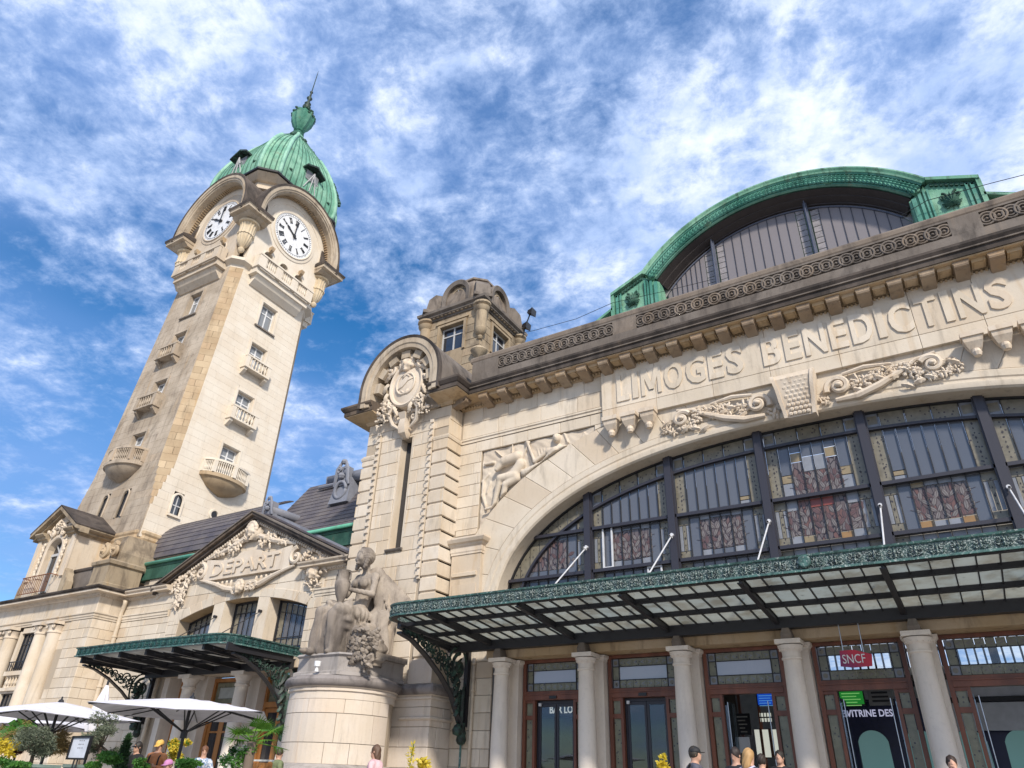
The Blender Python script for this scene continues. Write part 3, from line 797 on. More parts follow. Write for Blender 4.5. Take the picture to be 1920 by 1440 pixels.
for (a, b) in panels:
    n = int((b-a)/.292); 
    for i in range(n):
        xx = a+(b-a)*(i+.5)/n
        if first is None: first = ros.build('rosette', M['stone_grey'], hall, loc=(xx, PY0, 15.68), smooth=True)
        else:
            o = first.copy(); COL.objects.link(o); o.location = (xx, PY0-(.012 if i % 2 else 0), 15.68)
# impost pilaster beside the arch
m = MB(); m.box(-14.85, -13.62, 19.82, 19.985, 5.5, 8.05); m.box(-14.72, -13.75, 19.79, 19.8195, 5.6, 7.0)
m.build('impost_pilaster', M['stone'], hall)
MB().mould([(-14.85, 20), (-14.85, 19.82), (-13.62, 19.82), (-13.62, 20)], [(-.1, 0), (.03, 0), (.03, .06), (.05, .1), (.05, .26), (.09, .30), (.12, .36), (.20, .40), (.26, .50), (.26, .56), (-.1, .62)], z=8.05).build('impost_capital', M['stone_orn'], hall)
MB().mould([(-14.7, 20), (-14.7, 19.80), (-13.8, 19.80), (-13.8, 20)], [(-.1, 0), (.05, 0), (.05, .12), (.02, .14), (-.1, .16)], z=7.28).build('impost_band', M['stone'], hall)

# ---- left pier with clock-like hood
FP = FY(19.2); pz0 = 3.4
m = MB()
m.box(-19.15, -17.36, 19.23, 22, 0, 14.2); m.box(-16.70, -14.98, 19.23, 22, 0, 14.2)
m.box(-17.36, -16.70, 19.23, 22, 0, 8.45); m.box(-17.36, -16.70, 19.23, 22, 12.9, 14.2); m.box(-17.36, -16.70, 20.1, 22, 8.45, 12.9)
m.build('pier_core', M['core'], hall)
courses(hall, FP, M['stone_pier'], -18.35, -15.83, 3.6, 13.0, .53, .85, holes=[(-17.36, -16.70, 8.45, 12.9)], seed=21)
courses(hall, FP, M['stone_pier'], -19.15, -14.97, 13.0, 13.9, .45, 1.1, seed=22, jit=.003)
# slot window
MB().box(-17.362, -17.30, 19.21, 20.09, 8.46, 12.89).build('slot_jamb', M['stone_pier'], hall)
MB().box(-16.76, -16.698, 19.21, 20.09, 8.46, 12.89).build('slot_jamb', M['stone_pier'], hall)
MB().box(-17.298, -16.762, 19.56, 19.6, 8.5, 12.88).build('slot_glass', M['glass'], hall)
MB().mould([(-17.42, 19.2), (-16.64, 19.2)], [(-.3, 0), (.06, 0), (.10, .06), (.10, .1), (-.3, .12)], z=8.33).build('slot_sill', M['stone_grey'], hall)
# banded quoins (deep joints)
z = 3.52; k = 0
while z < 12.2:
    h = .53
    for (a, b, side) in ((-15.62, -14.93, 1), (-19.20, -18.52, 0)):
        mb = MB()
        y0, y1 = 19.12, (20.0 if side else 20.6)
        q = .035
        mb.loft([[(a, y1, zz), (a, y0+o, zz), (b-(o if side else 0), y0+o, zz), (b-(o if side else 0), y1, zz)] if side else
                 [(a+o, y1, zz), (a+o, y0+o, zz), (b, y0+o, zz), (b, y1, zz)] for zz, o in ((z+.03, .06), (z+.035, q), (z+.06, 0), (z+h-.05, 0), (z+h-.03, .02), (z+h-.028, .06))])
        mb.build('quoin_stone', M['stone_pier'], hall)
    z += h; k += 1
MB().box(-15.60, -14.98, 19.17, 19.99, 3.5, 12.2).build('quoin_core', M['stone_pier'], hall)
MB().box(-19.14, -18.54, 19.17, 20.5, 3.5, 12.2).build('quoin_core', M['stone_pier'], hall)
# bead strips
for xb in (-15.73, -18.42):
    b = MB(); b.box(xb-.05, xb+.05, 19.10, 19.19, 7.2, 13.3)
    b.build('pilaster_fillet', M['stone_pier'], hall)
    b = MB(); z = 7.3
    while z < 13.3: b.box(xb-.075, xb+.075, 19.04, 19.099, z, z+.13); z += .27
    b.build('bead_chain', M['stone_orn'], hall, kind='stuff')
MB().mould([(-19.2, 21), (-19.2, 19.13), (-18.5, 19.13)], [(-.1, 0), (.03, .0), (.05, .08), (.05, .14), (0, .17), (-.1, .17)], z=12.28).build('pier_band', M['stone_pier'], hall)
MB().mould([(-15.62, 19.13), (-14.93, 19.13), (-14.93, 20.0)], [(-.1, 0), (.03, .0), (.05, .08), (.05, .14), (0, .17), (-.1, .17)], z=12.46).build('pier_band', M['stone_pier'], hall)
courses(hall, FX(-14.95), M['stone_pier'], 19.2, 20.0, 12.66, 13.9, .6, .9, seed=31)
# cornice returns either side of hood
for path, nm in (([(-19.17, 22.0), (-19.17, 19.2), (-18.42, 19.2)], 0), ([(-15.55, 19.2), (-14.95, 19.2), (-14.95, 19.9)], 1)):
    MB().mould(path, [(-.05, 13.90), (.06, 13.90), (.12, 14.02), (.30, 14.06), (.74, 14.14), (.74, 14.18), (-.05, 14.2)]).build('bed_mould', M['stone_ochre'], hall)
    MB().mould(path, [(.70, 14.183), (.78, 14.183), (.78, 14.36), (.82, 14.38), (.905, 14.50), (.905, 14.58), (.6, 14.62), (-.1, 14.66), (-.1, 14.183)]).build('corona', M['stone_dark'], hall)
# hood: stilted arch band running back to the turret
HX = -17.04
def hoodf(r, rise=0):
    def f(t):
        if t < .12: return (HX-r, 14.3+(t/.12)*.75)
        if t > .88: return (HX+r, 14.3+((1-t)/.12)*.75)
        a = math.pi*(1-(t-.12)/.76); return (HX+r*math.cos(a), 15.05+(r+rise)*math.sin(a))
    return f
FH = FY(18.32)
cv = curve_pts(hoodf(2.02, .12), 44)
MB().arc(cv, [(0, -.02), (0, -3.2), (-.12, -3.2), (-.12, -.02)], FH).build('hood_vault', M['stone_grey'], hall, smooth=30)
MB().arc(cv, [(0.03, .06), (.03, -.14), (-.06, -.14), (-.08, .03)], FH).build('hood_edge', M['stone_dark'], hall, smooth=30)
MB().arc(cv, [(-.08, .02), (-.30, .02), (-.34, -.02), (-.5, -.04), (-.5, -1.0), (-.08, -1.0)], FH).build('hood_archivolt', M['stone_hood'], hall, smooth=30)
MB().strip([HX-1.6+i*.2 for i in range(17)], lambda x: 13.9, lambda x: 15.05+1.62*math.sqrt(max(0, 1-((x-HX)/1.62)**2)), FY(19.1), -.3, 0).build('hood_back', M['stone_hood'], hall)
for i in range(7):
    a = R(6+i*28); w = .22
    m = MB(); c_, s_ = math.cos(a), math.sin(a); t_ = (-s_, c_)
    pts = []
    for rr in (1.53, 1.20):
        for ss in (-w, w): pts.append((HX+c_*rr+t_[0]*ss, 15.05+s_*rr*1.04+t_[1]*ss))
    m.prism([pts[0], pts[1], pts[3], pts[2]], FY(18.5), -.55, -.02); m.build('hood_modillion', M['stone_hood'], hall)
# cartouche
cart = MB()
FC = FY(18.85)
def ellc(rx_, rz_, cz=15.15, n=40): return [(HX+.02+rx_*math.cos(2*math.pi*i/n), cz+rz_*math.sin(2*math.pi*i/n)) for i in range(n)]
cart.loft([[FC(a, b, d) for a, b in ellc(rx_, rz_)] for rx_, rz_, d in ((.88, 1.04, -.25), (.88, 1.04, .10), (.82, .98, .17), (.74, .90, .14), (.70, .86, .06), (.4, .55, .13), (.2, .3, .15))])
co = cart.build('cartouche_shield', M['stone_orn'], hall, smooth=40)
mono = MB()
for cx_, a0, a1 in ((-.10, 40, 320), (.10, -140, 140)):
    mono.tube([FC(HX+.02+cx_+.36*math.cos(R(a)), 15.15+.46*math.sin(R(a)), .14) for a in range(a0, a1+1, 20)], .05, 6)
mono.tube([FC(HX-.35, 14.95, .14), FC(HX-.1, 15.05, .16), FC(HX+.15, 15.28, .16), FC(HX+.42, 15.36, .14)], .035, 6)
mono.build('monogram', M['stone_orn'], hall, smooth=True)
rnd = random.Random(5)
orn = MB()
for sx in (-1, 1):
    spiral(orn, (HX+sx*.82, 15.95), .30, .06, 1.4, FC, .15, .09, .04, a0=90 if sx < 0 else 90, sgn=sx, dome=.05)
    for k in range(7):
        a = R(-60+k*24); r1 = .92; leaf(orn, (HX+sx*r1*math.cos(a), 15.15+1.1*math.sin(a)), (HX+sx*(r1+.32)*math.cos(a-.3), 15.1+1.35*math.sin(a-.3)), .13, FC, .10, .09)
    cluster(orn, (HX+sx*.95, 14.25), .42, .34, FC, .12, 34, .075, rnd)
    cluster(orn, (HX+sx*1.15, 13.75), .34, .28, FC, .02, 22, .06, rnd)
    cluster(orn, (HX+sx*.9, 15.9), .25, .3, FC, .1, 14, .07, rnd)
    spiral(orn, (HX+sx*.42, 13.72), .27, .06, 1.2, FY(19.1), .12, .085, .04, a0=120 if sx > 0 else 60, sgn=-sx)
    orn.tube([FC(HX+sx*.5, 14.3, .1), FC(HX+sx*.75, 13.95, .05), FC(HX+sx*.6, 13.5, -.1), FC(HX+sx*.25, 13.25, -.15)], [.09, .1, .09, .05], 7)
orn.build('cartouche_garland', M['stone_orn'], hall, smooth=45)
m = MB(); m.loft([[(HX-w, 19.18, z), (HX-w, 19.18-p, z), (HX+w, 19.18-p, z), (HX+w, 19.18, z)] for w, p, z in ((.10, .15, 12.85), (.17, .35, 13.0), (.16, .42, 13.3), (.13, .38, 13.6), (.18, .5, 13.85))])
m.build('console', M['stone_orn'], hall, smooth=30)
put_mask(hall, 'carved_mask', .85, (HX-.02, 18.78, 16.12), M['stone_orn'], .035)

# ---- spandrel relief with reclining figures
def relief():
    Q = lambda px, py: (lambda p: (p.x, p.z))(atY(px, py, 20.1))
    C = []
    def c(a, b, y0, y1, r0, r1=None):
        (ax, az), (bx, bz) = Q(*a), Q(*b); C.append(((ax, y0, az), (bx, y1, bz), r0, r1 or r0))
    h = Q(1047, 824)
    # winged rear figure
    c((1049, 838), (1052, 842), -.12, -.12, .07); c((1062, 842), (1030, 848), -.12, -.10, .13, .14); c((1044, 848), (1022, 872), -.12, -.08, .19, .17)
    c((1064, 842), (1078, 858), -.14, -.18, .09, .07); c((1078, 858), (1052, 869), -.18, -.2, .065, .055); c((1026, 850), (1006, 868), -.12, -.2, .09, .07); c((1006, 868), (990, 828), -.2, -.16, .06, .05)
    c((1018, 874), (985, 888), -.08, -.1, .17, .15); c((1066, 830), (1056, 806), -.1, -.1, .04); c((994, 830), (976, 872), -.12, -.12, .045); c((986, 828), (1000, 872), -.1, -.1, .04)
    # bull and front figure
    c((972, 858), (950, 868), -.12, -.2, .22, .19); c((950, 868), (937, 884), -.2, -.26, .15, .09); c((962, 850), (964, 834), -.12, -.16, .045, .025); c((942, 856), (930, 846), -.12, -.12, .035, .02)
    c((978, 872), (965, 892), -.1, -.12, .20, .20); c((968, 893), (944, 901), -.14, -.28, .19, .15); c((944, 901), (930, 950), -.28, -.2, .13, .075); c((930, 952), (915, 958), -.2, -.24, .06, .05)
    c((970, 898), (952, 912), -.12, -.22, .17, .13); c((952, 912), (940, 958), -.22, -.16, .12, .07); c((968, 912), (944, 962), -.1, -.1, .045); c((984, 902), (996, 908), -.1, -.08, .12, .05)
    c((926, 868), (912, 872), -.1, -.14, .07, .05); c((918, 890), (906, 904), -.08, -.1, .06); c((908, 904), (906, 930), -.1, -.1, .055); c((906, 930), (914, 956), -.1, -.12, .055, .04); c((920, 905), (914, 925), -.06, -.08, .05)
    for k in range(6): c((1084+4*k, 836-3*k), (1096+3*k, 812+2*k), -.05, -.08, .05, .03)
    for k in range(5): c((908+5*k, 852), (914+8*k, 838-1.5*k), -.04, -.06, .04, .03)
    for k in range(5): c((1008+6*k, 842), (1012+5*k, 858-2*k), -.04, -.05, .04, .03)
    def f(P):
        g = d_ell(P, (h[0], -.2, h[1]), (.12, .14, .165)); g = smin(g, d_ell(P, (h[0]-.03, -.12, h[1]+.03), (.17, .14, .19)), .02); g = smin(g, d_ell(P, (h[0]+.01, -.34, h[1]-.01), (.02, .03, .04)), .02)
        for a_, b_, r0, r1 in C: g = smin(g, d_cap(P, a_, b_, r0, r1), .035)
        w = .03*np.sin(P[:, 0]*6+1)*np.sin(P[:, 2]*7)+.008*np.sin(P[:, 0]*17+P[:, 2]*9)*np.sin(P[:, 2]*14)
        g = smin(g, np.abs(P[:, 1]+.02+w)-.05, .03)
        u = np.abs((P[:, 0]-CX)/(A0+1.80)); za = np.where(u < 1, Z0+(B0+1.80)*np.maximum(0, 1-u**NN)**(1/NN), 0)
        return np.maximum(g, (za-P[:, 2])*.8)
    return f
sdf_obj('figure_relief', relief(), (-13.93, -.58, 8.6), (-9.27, .1, 12.02), .030, M['stone_relief'], hall, loc=(0, 20.16, 0))

# ---- garlands and keystone over the arch
FG = FY(19.98)
g = MB(); rnd = random.Random(11)
for sx in (-1, 1):
    X = lambda u: CX+sx*u
    spiral(g, (X(1.15), 11.35), .36, .07, 1.7, FG, .16, .10, .05, a0=200 if sx > 0 else -20, sgn=-sx, dome=.12)
    spiral(g, (X(3.55), 11.42), .30, .06, 1.6, FG, .14, .085, .04, a0=150 if sx > 0 else 30, sgn=-sx, dome=.10)
    g.tube([FG(X(1.0), 10.95, .14), FG(X(1.6), 10.95, .16), FG(X(2.2), 11.15, .14), FG(X(2.8), 11.45, .10), FG(X(3.2), 11.7, .10), FG(X(3.7), 11.78, .12)], [.07, .11, .11, .08, .06, .05], 7)
    g.tube([FG(X(1.3), 11.75, .1), FG(X(1.9), 11.82, .12), FG(X(2.6), 11.75, .1)], [.05, .07, .04], 6)
    for (u, z, a, b, n, r) in ((1.75, 11.35, .40, .22, 34, .06), (2.35, 11.5, .45, .2, 36, .06), (2.9, 11.5, .35, .22, 26, .06), (3.6, 11.1, .6, .13, 44, .055), (3.15, 11.25, .22, .2, 16, .055), (4.05, 11.3, .2, .25, 14, .05), (.72, 11.0, .16, .16, 14, .06)):
        cluster(g, (X(u), z), a, b, FG, .10, n, r, rnd, .5)
    for k in range(9):
        u = 1.5+k*.3; z = 11.2+.25*math.sin(k); leaf(g, (X(u), z), (X(u+.35), z-.18+.3*(k % 2)), .10, FG, .12, .07)
g.build('acanthus_garland', M['stone_orn'], hall, smooth=50)
m = MB()
prof = [(.48, .30, 12.02), (.52, .50, 11.96), (.50, .56, 11.8), (.44, .50, 11.5), (.40, .42, 11.1), (.36, .34, 10.85), (.34, .30, 10.62)]
m.loft([[(CX-w, 19.98, z), (CX-w, 19.98-p, z), (CX+w, 19.98-p, z), (CX+w, 19.98, z)] for w, p, z in prof]); m.build('keystone', M['stone_orn'], hall, smooth=30)
m = MB()
for sx in (-1, 1):
    m.loft([[(CX+sx*(w+.0), 19.98, z), (CX+sx*w, 19.93-p, z), (CX+sx*(w+.10), 19.93-p, z), (CX+sx*(w+.10), 19.98, z)] for w, p, z in prof])
for r_ in range(9):
    for c_ in range(5):
        z = 10.72+r_*.135; t = (z-10.6)/1.4; blob(m, (CX+(c_-2+(r_ % 2)*.5)*.15*(.8+.2*t), z), .075, FG, .30+.24*t, 6)
m.build('keystone_scales', M['stone_orn'], hall, smooth=40)
# ---------------------------------------------------------------- great arched window
GW = FY(20.62)
win = thing('arched_window', 'huge arched iron and stained glass window filling the station arch above the glass canopy', 'window', (0, 0, 0))
mul = [-12.70, -9.80, -6.90, -4.00, -1.10, 1.80, 4.70, 7.60]
for xm in mul[1:]:
    m = MB(); top = zarch(0)(xm)+.05; m.box(xm-.11, xm+.11, 20.34, 20.70, 5.3, top); m.box(xm-.15, xm+.15, 20.42, 20.50, 5.3, top)
    m.build('mullion', M['mullion'], win)
# border rib following the arch
cvw = curve_pts(reparam(sell(-.0)), 80)
MB().arc(cvw, [(.1, .10), (-.05, .10), (-.05, -.05), (.1, -.05)], GW).build('arch_frame', M['iron'], win)
cvi = curve_pts(reparam(sell(-.55)), 80)
MB().arc(cvi, [(.04, .14), (-.04, .14), (-.04, -.02), (.04, -.02)], GW).build('arch_rib', M['mullion'], win)
def xlim(z, off=0):
    u = (z-Z0)/(B0+off)
    return (A0+off)*max(0, 1-u**NN)**(1/NN) if u < 1 else 0
for zr, hh in ((7.1, .10), (8.5, .10)):
    w = xlim(zr, 0); MB().box(CX-w, min(CX+w, XR), 20.42, 20.62, zr-hh/2, zr+hh/2).build('rail', M['mullion'], win)
ztop_in = zarch(-.55); ztop_out = zarch(.05)
def pane(poly, mat, lead=True):
    if len(poly) < 3: return
    MB().prism(poly, GW, -.02, .0).build('pane', mat, win)
    if random.random() < 0: pass
bars = MB()
def vbar(x, z0, z1, w=.022):
    if z1 > z0+.02: bars.box(x-w/2, x+w/2, 20.57, 20.615, z0, z1)
rnd = random.Random(3)
def clip_col(a, b, z0, z1, f):
    """column polygon between z0 and min(z1, f(x))"""
    k = 4; xs_ = [a+(b-a)*i/k for i in range(k+1)]; hs = [min(z1, f(x)) for x in xs_]
    ok = [i for i in range(k+1) if hs[i] > z0+.02]
    if len(ok) < 2: return None
    xs_ = [xs_[i] for i in ok]; hs = [hs[i] for i in ok]
    top = list(zip(xs_, hs))[::-1]
    if max(hs)-min(hs) < .003: top = [top[0], top[-1]]
    return [(xs_[0], z0), (xs_[-1], z0)]+top
def inset(a, b): return a+.014, b-.014
edges = [-15.6]+mul[1:]
for bi in range(len(edges)-1):
    xa, xb = edges[bi]+.12, edges[bi+1]-.12
    if bi == 0: xa = -13.2; cols = [-13.2+i*(xb+13.2)/9 for i in range(10)]
    else: cols = [xa, xa+.36]+[xa+.36+(xb-xa-.72)*i/6 for i in range(1, 6)]+[xb-.36, xb]
    centre = bi == 3
    if xa > XR: break
    n = len(cols)-1
    for c in range(n):
        a, b = inset(cols[c], cols[c+1]); mid = (a+b)/2
        if c: vbar(cols[c], 5.4, ztop_in(cols[c])-.02)
        side = c in (0, n-1) if bi else c == n-1
        # upper tier
        def rect(z0, z1, mat, f=ztop_in):
            p = clip_col(a, b, z0+.012, z1-.012, f)
            if p: pane(p, mat)
        if side: rect(8.55, 12, M['glass_pattern'])
        elif centre and c in (1, 6): rect(8.55, 9.0, M['whiteglass']); rect(9.0, 9.25, M['amber']); rect(9.25, 12, M['glass_blue'])
        elif centre and c in (2, 5): rect(8.55, 9.62, M['glass_leaf']); rect(9.62, 9.92, M['amber']); rect(9.92, 12, M['glass_blue'])
        elif centre: rect(8.55, 9.28, M['glass_red']); rect(9.28, 9.75, M['whiteglass']); rect(9.75, 12, M['glass_blue'])
        elif bi == 4 and c == 1: rect(8.55, 8.72, M['whiteglass']); rect(8.72, 8.86, M['amber']); rect(8.86, 12, M['glass_blue'])
        elif bi == 2 and c == 6: rect(8.55, 8.72, M['whiteglass']); rect(8.72, 8.84, M['amber']); rect(8.84, 12, M['glass_blue'])
        else: rect(8.55, 12, M['glass_blue'])
        # middle tier
        if side: 
            rect(8.2, 8.45, M['glass_pattern']); rect(7.15, 7.4, M['glass_pattern'])
            w3 = (b-a)/3
            for q, mt in ((0, 'whiteglass'), (1, 'glass_pattern'), (2, 'whiteglass')):
                p = clip_col(a+w3*q+.01, a+w3*(q+1)-.01, 7.41, 8.19, ztop_in)
                if p: pane(p, M[mt])
        elif centre and c in (1, 6): rect(7.15, 7.42, M['whiteglass']); rect(7.42, 8.15, M['glass_leaf']); rect(8.15, 8.45, M['whiteglass'])
        elif centre and c in (2, 5): rect(7.15, 7.38, M['orange'] if c == 5 else M['amber']); rect(7.38, 8.45, M['glass_red'])
        elif centre: rect(7.15, 7.22, M['whiteglass']); rect(7.22, 8.18, M['glass_red']); rect(8.18, 8.45, M['redglass'])
        elif (c in (1, 6) if bi else c == 7): rect(7.15, 8.45, M['glass_blue'])
        elif (c in (2, 5) and bi): 
            rect(7.15, 7.38, M['orange'] if bi == 4 else M['whiteglass']); rect(7.38, 8.3, M['glass_leaf'] if bi != 4 else M['glass_red']); rect(8.3, 8.45, M['amber'] if bi >= 3 and c == 2 else M['whiteglass'])
        else: rect(7.15, 7.36, M['glass_blue'] if bi < 3 else M['whiteglass']); rect(7.36, 8.32, M['glass_leaf'] if bi != 4 else M['glass_red']); rect(8.32, 8.45, M['whiteglass'] if bi > 3 else M['glass_blue'])
        # bottom tier
        if side: rect(5.4, 7.05, M['glass_pattern'])
        else: rect(5.4, 7.05, (M['whiteglass'] if bi >= 3 and c != 3 else M['glass_blue']))
    # border between rib and arch
    nb = 5 if bi else 9
    bx = [xa+(xb-xa)*(0 if i == 0 else 1 if i == nb else (.13+.74*(i-1)/(nb-2) if bi else i/nb)) for i in range(nb+1)]
    for i in range(nb):
        a, b = inset(bx[i], bx[i+1]); k = 4; xs_ = [a+(b-a)*q/k for q in range(k+1)]
        lo_ = [max(5.4, ztop_in(x)+.03) for x in xs_]; hi_ = [ztop_out(x)-.08 for x in xs_]
        ok = [q for q in range(k+1) if hi_[q]-lo_[q] > .02]
        if len(ok) < 2: continue
        mat = M['whiteglass'] if (bi and i in (0, nb-1)) else M['glass_pattern']
        poly = [(xs_[q], lo_[q]) for q in ok]+[(xs_[q], hi_[q]) for q in ok[::-1]]
        pane(poly, mat)
        if i and bi: vbar(bx[i], ztop_in(bx[i]), ztop_out(bx[i])-.04)
        if bi and i in (0, nb-1):
            m_ = (bx[i]+bx[i+1])/2; zz = (ztop_in(m_)+ztop_out(m_))/2
            MB().prism([(m_-.12, zz-.13), (m_+.12, zz-.13), (m_+.12, zz+.13), (m_-.12, zz+.13)], GW, .001, .006).build('pane', M['glass_pattern'], win)
bars.build('glazing_bars', M['iron'], win, kind='stuff')
# open white sash in second bay
m = MB()
for a, b, c, d in ((-9.33, -9.28, 7.15, 8.5), (-9.02, -8.97, 7.15, 8.5), (-9.28, -9.02, 7.15, 7.2), (-9.28, -9.02, 8.45, 8.5)): m.box(a, b, 20.50, 20.56, c, d)
m.build('open_sash', M['whiteframe'], win)
m = MB()
for a, b, c, d in ((-7.85, -7.80, 6.6, 7.05), (-7.42, -7.37, 6.6, 7.05), (-7.80, -7.42, 7.0, 7.05)): m.box(a, b, 20.50, 20.56, c, d)
m.build('open_sash', M['whiteframe'], win)
# leaves as separate pieces of coloured glass standing proud of the leading
def diamonds(x0, z0, x1, z1, step=.13):
    L = math.hypot(x1-x0, z1-z0); n = int(L/step)
    for i in range(1, n):
        t = i/n; x = x0+(x1-x0)*t; z = z0+(z1-z0)*t; r_ = .032 if i % 3 else .05
        DM.prism([(x-r_*.6, z), (x, z-r_), (x+r_*.6, z), (x, z+r_)], GW, .001, .006)
DM = MB()
for bi in range(1, 7):
    xa, xb = edges[bi]+.12, edges[bi+1]-.12
    for xc_ in (xa+.18, xb-.18):
        diamonds(xc_, 8.6, xc_, ztop_in(xc_)); diamonds(xc_, 7.15, xc_, 8.45, .2)
    pts_ = [xa+(xb-xa)*i/8 for i in range(9)]
    for a_, b_ in zip(pts_[1:-2], pts_[2:-1]): diamonds(a_, (ztop_in(a_)+ztop_out(a_))/2-.03, b_, (ztop_in(b_)+ztop_out(b_))/2-.03, .15)
DM.build('lead_diamonds', flat('lead_dark', (.035, .03, .035), .5), win, kind='stuff')
def fan(cx, cz, w, h, n, red, up=True):
    a = MB(); r_ = MB(); k = MB(); rows = max(3, int(h/.16)); cols_ = max(3, int(w/.19))
    for j in range(rows):
        for i in range(cols_+(j % 2)):
            x = cx-w/2+w*(i+(.5 if not j % 2 else 0))/cols_; z = cz-h/2+h*(j+.35)/rows
            side_ = (x-cx)/(w/2); ang = math.pi/2-side_*.75+(.55 if (i+j) % 2 else -.55)+rnd.uniform(-.12, .12); L = rnd.uniform(.25, .33)
            ux, uz = math.cos(ang), math.sin(ang); nx, nz = -uz, ux
            def lf(mb, L, ww, d0, d1, sp=0):
                P_ = lambda t, s_: (min(cx+w/2, max(cx-w/2, x+ux*L*t+nx*ww*s_)), min(cz+h/2, max(cz-h/2, z+uz*L*t+nz*ww*s_)))
                mb.prism([P_(-.5, 0), P_(-.2, -1), P_(.15, -1), P_(.5, 0), P_(.15, 1), P_(-.2, 1)], GW, d0, d1)
            lf(k, L*1.1, .062, .001, .004+.0005*((i+j) % 3)); lf(r_ if rnd.random() < red else a, L*.96, .042, .005, .008+.0004*((i*3+j) % 4))
            k.bar((x-ux*L*.4, 20.611, z-uz*L*.4), (x+ux*L*.4, 20.611, z+uz*L*.4), .008)
    a.build('leaf_glass', M['leafpiece'], win, kind='stuff'); k.build('leaf_leading', M['leafdark'], win, kind='stuff')
    if r_.v: r_.build('red_leaf_glass', M['leafred'], win, kind='stuff')
for bi in range(1, 6):
    cx_ = (mul[bi]+mul[bi+1])/2; fan(cx_, 7.80, (2.05 if bi == 3 else 1.36), .78, 42, .42 if bi in (3,) else (.35 if bi == 4 else .18))
fan(-2.55, 8.93, 1.36, .66, 26, .22); fan(-10.95, 7.65, 1.1, .6, 24, .15)

# ---------------------------------------------------------------- entrance front: columns, frames, doors
cols_x = [-12.42, -9.54, -6.68, -3.82, -.96, 1.90, 4.76]
entr = hall
MB().box(-13.05, XR, 19.62, 20.55, 4.50, 4.95).build('lintel', M['stone_ochre'], hall)
MB().box(-15, XR, 20.02, 21.2, 4.951, 5.5).build('wall', M['core'], hall)
courses(hall, F20, M['stone'], -13.05, XR, 4.96, 5.5, .5, 1.2, seed=44)
MB().mould([(-13.05, 20.0), (XR, 20.0)], [(-.1, 0), (.08, 0), (.10, .04), (.06, .07), (-.1, .07)], z=4.97).build('sill_band', M['stone'], hall)
c0 = thing('stone_column', 'smooth round stone column', 'column', (0, 0, 0), group='round columns between the entrance doors')
m = MB(); m.lathe([(.33, 0), (.33, .16), (.30, .2), (.30, .26), (.262, .32), (.262, 1.4), (.248, 2.6), (.218, 3.98)], n=28); m.build('shaft', M['stone_col'], c0, smooth=40)
m = MB(); m.lathe([(.218, 3.98), (.25, 4.0), (.25, 4.04), (.224, 4.06), (.224, 4.18), (.245, 4.2), (.30, 4.28), (.31, 4.33)], n=28); m.box(-.31, .31, -.31, .31, 4.35, 4.46)
for a in range(0, 360, 30): m.lathe([(0, -.03), (.03, 0), (0, .03)], (.27*math.cos(R(a)), .27*math.sin(R(a)), 4.23), 5)
m.build('capital', M['stone_col'], c0, smooth=40)
m = MB(); m.loft([[(-w, -p, z), (w, -p, z), (w, .3, z), (-w, .3, z)] for w, p, z in ((.13, .30, 4.461), (.13, .34, 4.56), (.08, .30, 4.72))]); m.build('beam_seat', M['stone_grey'], c0)
CL = ['first round stone column from the left, beside the left end pier of the entrance', 'second round column, between the bar door and the reflecting double door', 'third round column, behind the man in the black cap',
      'fourth round column, between the blue screen doorway and the red sign bay', 'fifth round column, behind the dark haired man touching his mouth', 'sixth round column at the right edge of the picture', 'seventh round column, right of the sixth']
for i, xc in enumerate(cols_x[:6]):
    o = c0 if i == 0 else copy_tree(c0)
    o.location = (xc, 19.56, 0); o['label'] = CL[i]
    MB().box(xc-.30, xc+.33, 20.02, 20.5, 0, 4.30).build('entrance_pilaster', M['stone_col'], hall)
    MB().mould([(xc-.30, 20.4), (xc-.30, 20.02), (xc+.33, 20.02), (xc+.33, 20.4)], [(-.1, 0), (.02, 0), (.03, .05), (.08, .1), (.08, .17), (-.1, .2)], z=4.301).build('entrance_pilaster_capital', M['stone_col'], hall)
